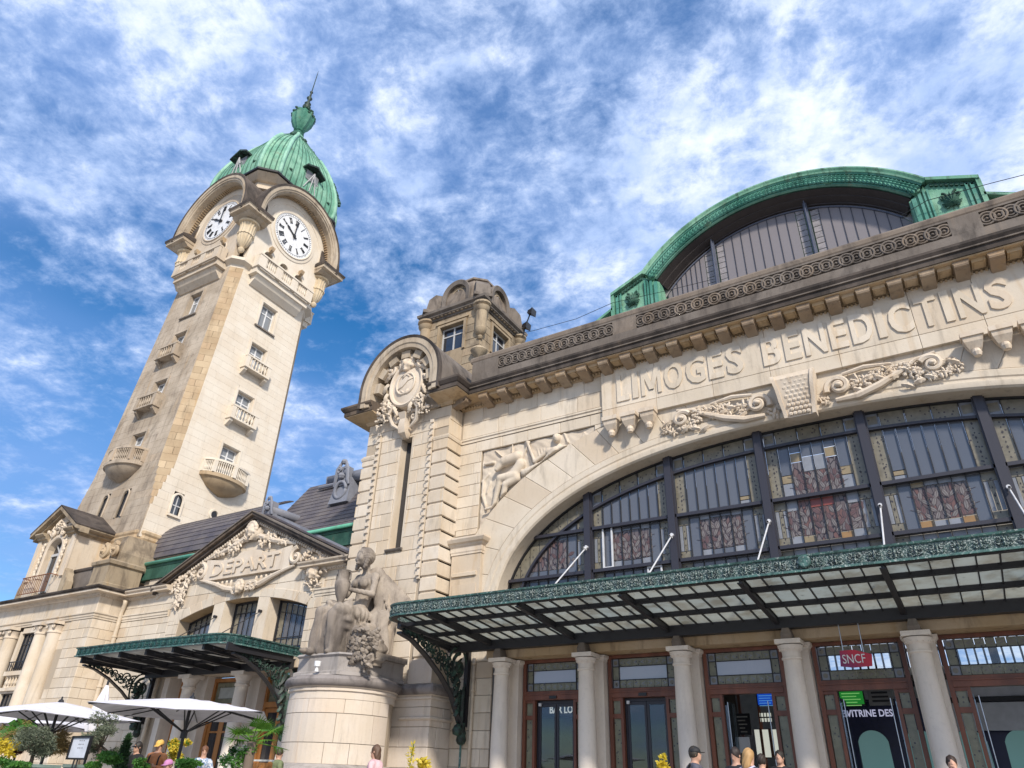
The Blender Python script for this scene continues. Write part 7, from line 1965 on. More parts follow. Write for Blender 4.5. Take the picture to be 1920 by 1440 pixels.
# slate roof with courses, green gutter
rf = thing('slate_roof', 'dark slate roof with green copper gutter between the clock tower and the main hall', 'roof', (0, 0, 0))
def roofp(t, curved):
    if curved: a = R(8+72*t); return (21.0+2.4*(1-math.cos(a)), 10.35+2.95*math.sin(a)/math.sin(R(80)))
    return (21.0+2.9*t, 10.35+4.0*t)
def roof(x0, x1, curved, n, nx):
    for i in range(n):
        y0, z0 = roofp(i/n, curved); y1, z1 = roofp((i+1)/n, curved)
        if i % 2 == 0 or True:
            for j in range(nx):
                a, b = x0+(x1-x0)*j/nx, x0+(x1-x0)*(j+1)/nx
                m = MB(); m.loft([[(a+.004, y0-.03, z0), (b-.004, y0-.03, z0), (b-.004, y1, z1+.01), (a+.004, y1, z1+.01)], [(a+.004, y0+.05, z0-.03), (b-.004, y0+.05, z0-.03), (b-.004, y1+.05, z1-.03), (a+.004, y1+.05, z1-.03)]])
                m.build('slate_course', M['slate'], rf)
roof(-24.0, -19.0, False, 15, 5); roof(-27.5, -24.0, False, 15, 2); roof(-36.5, -27.5, True, 12, 4)
MB().box(-36.5, -18.5, 20.72, 20.98, 10.15, 10.36).build('gutter_face', M['copper_dark'], rf)
m = MB(); m.tube([(-36.5, 20.66, 10.36), (-18.5, 20.66, 10.36)], .09, 8); m.build('gutter', M['copper_gutter'], rf, smooth=True)
MB().box(-36.5, -18.5, 20.75, 21.2, 9.55, 10.149).build('gutter_fascia', M['copper_dark'], rf)
courses(rf, FY(20.85), M['stone'], -34.5, -18.6, 8.4, 9.55, .5, 1.2, seed=91)
MB().box(-35, -18.5, 20.93, 21.3, 8.4, 9.54).build('attic_wall', M['core'], rf)
m = MB(); m.tube([(-25.9, 23.75, 14.35), (-19.0, 23.75, 14.35)], .26, 10); m.build('ridge_roll', M['zinc'], rf, smooth=True)
m = MB(); m.tube([(-26.2, 23.35, 13.9), (-19.0, 23.35, 13.9)], .10, 8); m.box(-26, -19, 23.75, 24.6, 14.2, 14.5); m.box(-26.4, -25.0, 23.9, 24.5, 14.4, 14.75); m.build('ridge_capping', M['zinc'], rf, smooth=30)
# roof dormer ornament
m = MB(); m.loft([[(-23.55+a, y, z) for a, y, z in ((-.6, 22.2, 12.3), (.6, 22.2, 12.3), (.6, 23.2, 12.3), (-.6, 23.2, 12.3))], [(-23.55+a, y, z) for a, y, z in ((-.45, 22.45, 13.6), (.45, 22.45, 13.6), (.45, 23.2, 13.6), (-.45, 23.2, 13.6))]]); m.build('dormer', M['zinc'], rf)
finial(rf, -23.55, 22.45, 13.3, 1.15, 'dormer_ornament')
m = MB(); m.tube([(-23.55+.35*math.cos(R(a)), 22.28, 12.95+.42*math.sin(R(a))) for a in range(0, 361, 20)], .09, 6); m.build('dormer_oculus', M['zinc'], rf, smooth=True)
m = MB(); m.tube([(-23.2, 22.7, 13.75), (-21.2, 23.4, 13.75)], .26, 10); m.build('dormer_roll', M['zinc'], rf, smooth=True)

# ---------------------------------------------------------------- pavilion under the tower
pv = thing('corner_pavilion', 'left stone pavilion with paired engaged columns below the clock tower', 'building', (0, 0, 0))
FV = FY(18.7)
m = MB(); m.box(-47.9, -41.3, 18.73, 24, 0, 8.5); m.box(-38.7, -34.68, 18.73, 21.5, 0, 8.5); m.box(-41.3, -38.7, 18.95, 24, 0, 8.5)
m.build('core', M['core'], pv)
courses(pv, FV, M['stone_pier'], -36.45, -34.65, 0, 7.3, .44, .9, seed=101); courses(pv, FV, M['stone_pier'], -47.9, -34.65, 7.55, 8.32, .75, 1.5, seed=102)
courses(pv, FX(-34.65), M['stone_pier'], 18.7, 20.0, 0, 7.3, .44, .8, seed=103); courses(pv, FX(-34.65), M['stone_pier'], 18.7, 20.0, 7.55, 8.32, .75, .8, seed=104)
courses(pv, FY(18.73), M['stone_pier'], -47.9, -41.45, 0, 7.3, .44, 1.0, seed=105); courses(pv, FY(18.73), M['stone_pier'], -38.6, -36.5, 0, 7.3, .44, 1.0, seed=106)
V = [(-47.9, 18.7), (-34.65, 18.7), (-34.65, 20.0)]
MB().mould(V, [(-.05, 7.30), (.03, 7.30), (.03, 7.38), (.06, 7.40), (.06, 7.48), (.11, 7.53), (.11, 7.58), (-.05, 7.6)]).build('architrave', M['stone_pier'], pv)
MB().mould(V, [(-.05, 8.30), (.05, 8.30), (.08, 8.36), (.14, 8.36), (.14, 8.44), (.46, 8.46), (.46, 8.55), (-.05, 8.6)]).build('cornice', M['stone_orn'], pv)
MB().mould(V, [(.40, 8.551), (.48, 8.552), (.56, 8.62), (.58, 8.68), (.5, 8.72), (-.3, 8.80), (-.3, 8.56)]).build('cornice_edge', M['stone_dark'], pv)
d = MB(); x = -36.4
while x < -34.6: d.box(x, x+.07, 18.54, 18.64, 8.31, 8.38); x += .13
y = 18.6
while y < 19.9: d.box(-34.6, -34.5, y, y+.07, 8.31, 8.38); y += .13
d.build('dentils', M['stone_orn'], pv, kind='stuff')
for xc in (-45.7, -44.7, -42.35, -41.45, -38.55, -37.4):
    m = MB(); m.lathe([(.44, 0), (.44, .3), (.37, .45), (.37, 2.5), (.32, 6.75)], (xc, 18.62, 0), 20); 
    m.build('engaged_column', M['stone_pier'], pv, smooth=40)
    m = MB(); m.lathe([(.32, 6.75), (.36, 6.78), (.36, 6.84), (.33, 6.86), (.34, 7.0), (.42, 7.1)], (xc, 18.62, 0), 20)
    for sx in (-1, 1): spiral(m, (xc+sx*.30, 7.06), .13, .03, 1.2, FY(18.3), 0, .05, .03, a0=90, sgn=sx, n=12)
    m.box(xc-.43, xc+.43, 18.2, 18.7, 7.16, 7.295); m.build('ionic_capital', M['stone_orn'], pv, smooth=40)
for z0, z1, pnz in ((5.35, 7.0, 1), (1.6, 4.2, 0)):
    casement(pv, -39.95, (z0+z1)/2, 1.5, z1-z0, FV, M['iron'], M['glass'], (4, 2), d=-.18, t=.05)
    m = MB(); m.prism([(-40.95, z0-.1), (-40.72, z0-.1), (-40.72, z1+.1), (-40.95, z1+.1)], FV, -.24, -.02); m.prism([(-39.18, z0-.1), (-38.95, z0-.1), (-38.95, z1+.1), (-39.18, z1+.1)], FV, -.24, -.02); m.prism([(-40.72, z1), (-39.18, z1), (-39.18, z1+.25), (-40.72, z1+.25)], FV, -.24, -.02)
    m.build('window_surround', M['stone_pier'], pv)
m = MB(); m.prism([(-40.95, 4.3), (-38.95, 4.3), (-38.95, 4.45), (-40.95, 4.45)], FV, -.24, .08); m.prism([(-40.95, 5.0), (-38.95, 5.0), (-38.95, 5.2), (-40.95, 5.2)], FV, -.24, .08); m.prism([(-40.95, 4.45), (-38.95, 4.45), (-38.95, 5.0), (-40.95, 5.0)], FV, -.24, -.12); m.build('spandrel_panel', M['stone_pier'], pv)
m = MB()
for i in range(6): p = FV(-40.6+i*.27, 4.45, -.04); baluster_row(m, p, p, 4.45, 5.0, 1, .08)
m.build('balusters', M['stone_pier'], pv, kind='stuff')
m = MB()
for i in range(9): m.box(-40.7+i*.19, -40.67+i*.19, 18.60, 18.63, 5.2, 5.62)
m.box(-40.75, -39.1, 18.59, 18.64, 5.6, 5.64); m.build('window_railing', M['iron'], pv)
# attic block on the corner
m = MB(); m.loft([[(-38.3, 18.95, z), (-34.95+o, 18.95, z), (-34.95+o, 20.6, z), (-38.3, 20.6, z)] for z, o in ((8.7, 0), (9.85, 0))]); m.build('attic_parapet', M['stone_grey'], pv)
m = MB(); m.loft([[(-36.3-o, 18.75-o, z), (-34.85+o, 18.75-o, z), (-34.85+o, 20.6, z), (-36.3-o, 20.6, z)] for z, o in ((8.72, .0), (9.0, 0), (9.05, -.06), (9.9, -.06), (9.95, .04), (10.1, .06), (10.2, -.1))]); m.build('corner_block', M['stone_turret'], pv)
MB().mould([(-38.3, 20), (-38.3, 18.95), (-36.3, 18.95)], [(-.1, 9.85), (.05, 9.85), (.08, 9.92), (.08, 9.98), (-.2, 10.02)]).build('attic_coping', M['stone_dark'], pv)
# aedicule
ad = thing('roof_aedicule', 'gabled stone dormer with arched window standing in front of the clock tower base', 'dormer', (-39.95, 18.45, 8.7))
AF = lambda a, z, d: (a, -d, z)
W2 = 1.78
m = MB(); m.strip([-W2+.1*i for i in range(int(2*W2/.1)+1)]+[W2], lambda x: (2.35+math.sqrt(max(0, .49-x*x)) if abs(x) < .7 else 0), lambda x: 3.25+max(0, (1-abs(x)/W2)*.9), AF, -.5, 0); m.build('front_wall', M['stone_pier'], ad)
m = MB(); m.box(-W2, W2, .501, 2.6, 0, 3.2); m.build('body', M['stone_pier'], ad)
m = MB()
for sx in (-1, 1): m.box(min(sx*1.5, sx*1.82), max(sx*1.5, sx*1.82), -.10, -.001, .9, 3.05)
m.build('corner_pilaster', M['stone_orn'], ad)
for sx in (-1, 1):
    m = MB(); m.loft([[(sx*1.80, -.05+y, 0.0), (sx*2.30, -.05+y, 0.0), (sx*2.25, -.05+y, .6), (sx*1.95, -.05+y, 1.1), (sx*1.80, -.05+y, 1.3)] for y in (0, .4)]); m.build('side_scroll', M['stone_turret'], ad)
    m = MB(); 
    for k in range(12): leaf(m, (sx*1.0+(k % 2)*.12*sx, 2.9-k*.16), (sx*1.05, 2.6-k*.16), .09, AF, .06, .06, 1)
    m.build('leaf_drop', M['stone_orn'], ad, smooth=40, kind='stuff')
a = [(-.7, 1.0, -1, 0)]+[(-.7*math.cos(R(q)), 2.35+.7*math.sin(R(q)), -math.cos(R(q)), math.sin(R(q))) for q in range(0, 181, 12)]+[(.7, 1.0, 1, 0)]
m = MB(); m.arc(a, [(0, -.3), (0, .03), (.05, .07), (.18, .07), (.2, 0)], AF); m.build('arch_surround', M['stone_orn'], ad, smooth=35)
MB().prism([(-.7, .3), (.7, .3), (.7, 2.35)]+[(.7*math.cos(R(q)), 2.35+.7*math.sin(R(q))) for q in range(15, 166, 15)]+[(-.7, 2.35)], AF, -.36, -.33).build('window_glass', M['glass'], ad)
m = MB(); m.prism([(-.04, .3), (.04, .3), (.04, 3.0), (-.04, 3.0)], AF, -.32, -.26); m.prism([(-.7, 2.2), (.7, 2.2), (.7, 2.34), (-.7, 2.34)], AF, -.3201, -.25)
for q in (45, 135): m.bar((.0, .29, 2.35), (.68*math.cos(R(q)), .29, 2.35+.68*math.sin(R(q))), .05)
for x in (-.66, .66): m.box(x-.04, x+.04, .26, .32, .3, 2.35)
m.build('window_frame', M['paleframe'], ad)
prf = [(-.05, 3.02), (.05, 3.02), (.08, 3.1), (.22, 3.14), (.22, 3.22), (.34, 3.26), (.42, 3.34), (.42, 3.40), (-.05, 3.42)]
MB().mould([(W2, 0), (W2, 2.6)], prf).build('side_cornice', M['stone_turret'], ad); MB().mould([(-W2, 2.6), (-W2, 0)], prf).build('side_cornice', M['stone_turret'], ad)
for sx in (-1, 1):
    MB().mould([(-W2, 0), (-.95, 0)] if sx < 0 else [(.95, 0), (W2, 0)], prf).build('front_cornice', M['stone_turret'], ad)
    m = MB(); A = (sx*2.22, 3.40); B = (0, 4.72)
    for o0, o1, d1 in ((-.30, -.18, .22), (-.18, 0, .44)):
        m.prism([(A[0], A[1]+o0), (B[0], B[1]+o0), (B[0], B[1]+o1), (A[0], A[1]+o1)] if sx < 0 else [(B[0], B[1]+o0), (A[0], A[1]+o0), (A[0], A[1]+o1), (B[0], B[1]+o1)], AF, -.3, d1)
    m.build('raking_cornice', M['stone_turret'], ad)
    m = MB(); m.loft([[(A[0], -.44, A[1]), (B[0], -.44, B[1]), (B[0], 3.4, B[1]), (A[0], 3.4, A[1])], [(A[0]*1.01, -.47, A[1]+.07), (B[0], -.47, B[1]+.09), (B[0], 3.4, B[1]+.09), (A[0]*1.01, 3.4, A[1]+.07)]]); m.build('roof_slab', M['stone_dark'], ad)
MB().prism([(-1.6, 3.42), (1.6, 3.42), (0, 4.40)], AF, -.4, -.02).build('gable_wall', M['stone_orn'], ad)
m = MB(); rnd = random.Random(8); cluster(m, (0, 3.75), .6, .35, AF, .04, 46, .10, rnd, .6); cluster(m, (-.95, 3.5), .35, .15, AF, .04, 14, .08, rnd); cluster(m, (.95, 3.5), .35, .15, AF, .04, 14, .08, rnd)
for sx in (-1, 1): spiral(m, (sx*.5, 3.3), .2, .05, 1.2, AF, .12, .08, .05, a0=90, sgn=sx)
m.build('gable_carving', M['stone_orn'], ad, smooth=45)
m = MB()
for i in range(15): m.box(-1.25+i*.178, -1.225+i*.178, -.42, -.40, .12, .95)
m.box(-1.3, 1.3, -.43, -.39, .95, .99); m.box(-1.3, 1.3, -.43, -.39, .10, .13)
for sx in (-1, 1): m.box(sx*1.28-.02, sx*1.28+.02, -.4, 0, .95, .99)
m.build('rusty_railing', flat('rusty_iron', (.20, .075, .035), .8), ad)
# scroll at the tower foot
m = MB(); fr = lambda a, z, d: (a, 19.2-d, z)
m = MB(); m.loft([[(-36.6, 19.6, z), (-34.95-o, 19.6-p_, z), (-34.95-o, 21.2, z), (-36.6, 21.2, z)] for z, o, p_ in ((9.9, 0, .3), (10.6, .0, .4), (11.2, .25, .2), (11.6, .4, .0))]); m.build('tower_foot', M['stone_turret'], pv)
m = MB(); 
for X_, sg in ((-35.35, 1), (-36.3, -1)): spiral(m, (X_, 10.75), .38, .08, 1.5, FY(19.15), .0, .14, .08, a0=90, sgn=sg, dome=.1)
m.build('foot_scroll', M['stone_cham'], pv, smooth=40)
# ---------------------------------------------------------------- pedestal and seated statue
pd = thing('statue_pedestal', 'rounded pale stone pedestal with a dark moulding under the seated statue, against the pier', 'pedestal', (0, 0, 0))
PX_, PYc, PR_ = -17.05, 17.65, 1.62
def dplan(r_, off, n=18):
    """D-shaped plan: drum in front, wings of the plinth behind, travelling so that outside is on the right"""
    pts = [(-19.6-off, 20.0), (-19.6-off, 18.9-off), (PX_-math.sqrt(max(.01, (r_)**2-(18.9-off-PYc)**2)), 18.9-off)]
    a0 = math.asin((18.9-off-PYc)/r_)
    for i in range(1, n): a = math.pi-a0*-1*-1; 
    arc_ = []
    s, e = math.pi-a0, 2*math.pi+a0
    for i in range(n+1): a = s+(e-s)*i/n; arc_.append((PX_+r_*math.cos(a), PYc+r_*math.sin(a)))
    pts = pts[:2]+arc_+[(-14.55+off, 18.9-off), (-14.55+off, 20.0)]
    return pts
def dl(z, off): return [(x, y, z) for x, y in dplan(PR_+off, off)]
m = MB(); m.loft([dl(0, .12), dl(1.35, .12), dl(1.36, -.05), dl(3.2, -.05), dl(3.4, -.05)]); m.build('core', M['core'], pd)
# courses of curved blocks
rows_ = [(1.42, 1.95, .9), (1.955, 2.72, 1.25), (2.725, 3.10, 1.0)]
rnd = random.Random(6)
for z0, z1, ln in rows_:
    a = 170-rnd.uniform(0, 20) if 0 else 188
    th = 166.0
    while th < 374:
        w = R(1)*0+rnd.uniform(.8, 1.25)*ln/PR_*57.3; t1 = min(374, th+w)
        k = 5; A = [(PX_+PR_*math.cos(R(th+.25+(t1-th-.5)*i/k)), PYc+PR_*math.sin(R(th+.25+(t1-th-.5)*i/k))) for i in range(k+1)]
        Bk = [(PX_+(PR_-.12)*math.cos(R(th+.25+(t1-th-.5)*i/k)), PYc+(PR_-.12)*math.sin(R(th+.25+(t1-th-.5)*i/k))) for i in range(k+1)]
        loop = A+Bk[::-1]
        if loop[0][1] < 18.95 or loop[k][1] < 18.95:
            MB().loft([[(x, y, z0+.006) for x, y in loop], [(x, y, z1-.006) for x, y in loop]]).build('stone', M['stone_ped'], pd)
        th = t1
courses(pd, FY(18.9), M['stone_ped'], -16.12, -14.56, 1.42, 3.10, .56, 1.0, seed=122); courses(pd, FY(18.9), M['stone_ped'], -19.58, -17.98, 1.42, 3.10, .56, 1.0, seed=123)
courses(pd, FX(-14.55), M['stone_ped'], 18.9, 20.0, 1.42, 3.10, .56, .8, seed=124)
def band(prof, mat, nm): MB().mould(dplan(PR_, 0), prof).build(nm, mat, pd, smooth=35)
band([(-.1, .0), (.10, .0), (.10, .25), (.12, .9), (.20, .95), (.22, 1.05), (.30, 1.12), (.32, 1.22), (.26, 1.32), (.12, 1.38), (.05, 1.42), (-.1, 1.42)], M['stone_grey2'], 'base_moulding')
band([(-.1, 3.105), (.0, 3.105), (.0, 3.30), (.05, 3.32), (.05, 3.38), (.02, 3.40), (.08, 3.44), (-.1, 3.44)], M['stone_ped'], 'neck_moulding')
band([(-.1, 3.442), (.09, 3.442), (.15, 3.47), (.20, 3.55), (.20, 3.62), (.14, 3.70), (.06, 3.74), (-.4, 3.78)], M['stone_dark2'], 'top_moulding')
for zz in (2.72,):
    MB().mould([(-15.7, 18.9), (-14.55, 18.9), (-14.55, 20.0)], [(-.02, zz), (.03, zz), (.08, zz+.04), (.08, zz+.08), (0, zz+.12)]).build('side_string', M['stone_ped'], pd)
m = MB(); m.loft([dl(3.74, -.05)[:], dl(3.8, -.1)]); m.build('top_bed', M['stone_grey2'], pd)
m = MB(); m.loft([[(-18.35+o, 18.9, z), (-18.35+o, 16.9+o, z), (-17.9+o, 16.35+o, z), (-16.2-o, 16.35+o, z), (-15.75-o, 16.9+o, z), (-15.75-o, 18.9, z)] for z, o in ((3.76, -.06), (3.86, -.06), (3.9, .02), (4.28, .02), (4.34, -.04), (4.40, 0))]); m.build('plinth_block', M['stone_grey2'], pd)
MB().box(-15.6, -14.65, 18.95, 20.0, 3.78, 4.5).build('upper_block', M['stone_ped'], pd)
sl = thing('spot_lamp', 'small white spotlight on the pedestal moulding below the statue', 'lamp', (-16.65, 15.98, 3.80))
m = MB(); m.lathe([(.0, 0), (.06, .01), (.05, .08), (.03, .12)], n=10); m.lathe([(.03, .12), (.09, .16), (.10, .30), (.0, .31)], n=12); m.build('lamp_head', M['white'], sl, smooth=35)
st = thing('seated_statue', 'weathered grey stone statue of a seated draped woman holding a vase', 'statue', (-17.05, 17.35, 4.38))
def statue(P):
    c = d_cap; L = []
    d = c(P, (0, .62, 1.95), (0, .70, 2.62), .26, .33)                    # torso
    d = smin(d, d_ell(P, (0, .42, 1.45), (.46, .46, .36)), .2)           # hips
    d = smin(d, c(P, (-.34, .72, 2.84), (.34, .72, 2.84), .16), .14)      # shoulders
    for s in (-1, 1): d = smin(d, d_ell(P, (s*.18, .36, 2.56), (.17, .16, .17)), .10)
    d = smin(d, c(P, (0, .68, 2.9), (0, .60, 3.2), .15, .13), .08)
    # arms
    d = smin(d, c(P, (.42, .70, 2.82), (.60, .42, 2.15), .125, .105), .07); d = smin(d, c(P, (.60, .42, 2.15), (.12, -.22, 2.22), .105, .07), .04)
    d = smin(d, c(P, (-.42, .70, 2.82), (-.56, .35, 2.2), .125, .105), .07); d = smin(d, c(P, (-.56, .35, 2.2), (-.22, -.30, 2.40), .10, .065), .04)
    # legs under cloth
    d = smin(d, c(P, (.26, .35, 1.42), (.36, -.78, 1.42), .27, .21), .12); d = smin(d, c(P, (-.28, .35, 1.42), (-.34, -.92, 1.36), .27, .20), .12)
    d = smin(d, c(P, (.36, -.78, 1.42), (.34, -.70, .16), .185, .12), .06); d = smin(d, c(P, (-.34, -.92, 1.36), (-.36, -1.08, .14), .175, .11), .05)
    for x, y in ((.34, -.86), (-.36, -1.26)): d = smin(d, d_ell(P, (x, y, .07), (.13, .30, .10)), .06)
    # hanging drapery between and behind legs, with folds
    sk = d_box(P, (0.02, -.42, .66), (.47, .62, .74), .25); ang = np.arctan2(P[:, 0], -(P[:, 1]-.4))
    sk = sk+.075*np.sin(ang*15+P[:, 2]*1.6)+.025*np.sin(ang*37)
    d = smin(d, sk, .05)
    th = d_cap(P, (-.30, -.5, 1.55), (.30, -.45, 1.05), .30, .32)+.035*np.sin(P[:, 2]*22+P[:, 0]*9)
    d = smin(d, th, .10)
    # swags across the lap
    for i in range(6):
        z = 1.62-.13*i; d = smin(d, d_cap(P, (-.42, -.55-.05*i, z+.1), (.05, -.92, z-.35), .055), .05); d = smin(d, d_cap(P, (.05, -.92, z-.35), (.5, -.4, z+.2), .055), .05)
    # cloak blowing back from the shoulders
    ck = d_cap(P, (.20, 1.02, 3.0), (.55, 1.40, 1.5), .22, .34); ck = smin(ck, d_cap(P, (-.2, 1.05, 2.9), (-.3, 1.2, 1.0), .24, .34), .2)
    ck = smin(ck, d_cap(P, (.35, 1.3, 2.8), (1.02, 1.95, 1.9), .16, .26), .15); ck = smin(ck, d_cap(P, (.45, 1.0, 1.4), (.7, 1.1, .3), .32, .25), .15)
    ck = ck-.14*np.abs(np.sin(P[:, 0]*6.5-P[:, 1]*5+P[:, 2]*.8))+.07
    d = smin(d, ck, .08)
    fold = np.clip((1.75-P[:, 2])/.5, 0, 1)*np.clip((P[:, 2]-.12)/.2, 0, 1)
    an = np.arctan2(P[:, 0], -(P[:, 1]-.4)); d = d-fold*(.075*np.abs(np.sin(an*9+.5*np.sin(P[:, 2]*2.5)))-.04)+fold*.012*np.sin(P[:, 2]*7+P[:, 0]*13)
    d = d+(1-fold)*.010*np.sin(P[:, 0]*30+P[:, 1]*22)*np.sin(P[:, 2]*19)
    # seat block
    d = smin(d, d_box(P, (0, .95, .55), (.78, .75, .62), .12), .12)
    return d
def head(P):
    q = (P-np.array((0, .42, 3.46)))@rz(-12)@rx(-12)
    d = d_ell(q, (0, 0, 0), (.235, .28, .335))
    d = smin(d, d_ell(q, (0, -.25, -.03), (.032, .04, .08)), .04)
    for s in (-1, 1):
        d = np.maximum(d, -d_ell(q, (s*.095, -.285, .04), (.055, .05, .03))); d = smin(d, d_ell(q, (s*.095, -.235, .035), (.04, .035, .022)), .01)
        d = smin(d, d_ell(q, (s*.11, -.2, -.1), (.08, .08, .09)), .06)
    d = smin(d, d_ell(q, (0, -.245, -.165), (.055, .035, .016)), .015); d = smin(d, d_ell(q, (0, -.24, -.195), (.045, .035, .016)), .012); d = smin(d, d_ell(q, (0, -.2, -.27), (.07, .06, .05)), .04)
    h = d_ell(q, (0, .05, .10), (.32, .34, .33)); h = np.maximum(h, -d_ell(q, (0, -.32, -.06), (.20, .24, .24)))
    for s in (-1, 1): h = smin(h, d_cap(q, (s*.26, .0, .0), (s*.24, -.02, -.35), .10, .07), .05)
    h = h+.016*np.sin(np.arctan2(q[:, 0], q[:, 2]+.1)*22)
    d = smin(d, h, .02)
    d = smin(d, d_cap(P, (0, .60, 3.15), (0, .48, 3.3), .13), .06)
    return d
sdf_obj('figure', lambda P: smin(statue(P), head(P), .03), (-1.2, -1.7, -.05), (1.7, 2.4, 4.0), .034, M['stone_statue'], st)
def hands(P):
    d = np.full(len(P), 9.)
    for (wx, wy, wz_, dx) in ((.12, -.22, 2.22, -1), (-.20, -.30, 2.40, 1)):
        d = smin(d, d_ell(P, (wx+dx*.07, wy-.06, wz_), (.12, .06, .085)), .04)
        for k in range(4):
            z = wz_+.065-.042*k; d = smin(d, d_cap(P, (wx+dx*.13, wy-.08, z), (wx+dx*.25, wy-.14, z-.005), .026, .022), .012); d = smin(d, d_cap(P, (wx+dx*.25, wy-.14, z), (wx+dx*.33, wy-.10, z-.01), .022, .018), .01)
        d = smin(d, d_cap(P, (wx+dx*.03, wy-.05, wz_+.07), (wx+dx*.12, wy-.12, wz_+.15), .03, .022), .02)
    return d
sdf_obj('hand', hands, (-.4, -.6, 2.0), (.4, 0, 2.7), .018, M['stone_statue'], st)
m = MB(); m.lathe([(0, 1.62), (.10, 1.64), (.11, 1.70), (.09, 1.76), (.20, 2.0), (.27, 2.3), (.27, 2.42), (.22, 2.5), (.20, 2.56), (.22, 2.78), (.25, 2.82), (.20, 2.83)], (-.04, -.42, 0), 20)
for s in (-1, 1): m.tube([(-.04+s*.2, -.42, 2.78), (-.04+s*.33, -.42, 2.74), (-.04+s*.34, -.42, 2.5), (-.04+s*.24, -.42, 2.42)], .025, 6)
m.build('vase', M['stone_statue'], st, smooth=35)
m = MB(); rnd = random.Random(12); fr0 = lambda a, z, d: (a, -d, z)
for _ in range(170):
    a = rnd.uniform(-.42, .62); z = rnd.uniform(0, .95); q = 1-(a/.6)**2*.5-(z/1.5)**2*.4
    blob(m, (1.28+a, z-.2), rnd.uniform(.05, .10), fr0, .25+.45*q-.7*0, 6)
for _ in range(70):
    a = rnd.uniform(-.45, .62); z = rnd.uniform(-.40, .8); b = rnd.uniform(0, 6.28)
    leaf(m, (1.28+a, z), (1.28+a+.22*math.cos(b), z+.22*math.sin(b)), .09, fr0, .62+rnd.uniform(-.1, .12), .10, 2)
m.build('fruit_and_leaves', M['stone_statue'], st, smooth=45, kind='stuff')
sdf_obj('fruit_basket', lambda P: d_ell(P, (1.22, .15, .15), (.40, .5, .55))+.07*np.sin(P[:, 0]*17+P[:, 2]*5)*np.sin(P[:, 2]*15), (.2, -.8, -.3), (1.8, .8, 1.5), .06, M['stone_statue'], st)
MB().box(.25, 1.6, -.2, 1.5, -.05, .12).build('rock_base', M['stone_statue'], st)

st.scale = (.95, .95, .96)
# ---------------------------------------------------------------- ground
gm = NT('paving'); cc = gm.mix(gm.rng(gm.noise(.6, 6), .35, .65), (.26, .24, .22), (.34, .32, .29)); gm.bump(gm.noise(20, 4), .005); GM = gm.fin(cc, .85)
o = MB().add([(-900, -600, 0), (900, -600, 0), (900, 1200, 0), (-900, 1200, 0)], [(0, 1, 2, 3)]).build('ground', GM); o['kind'] = 'structure'
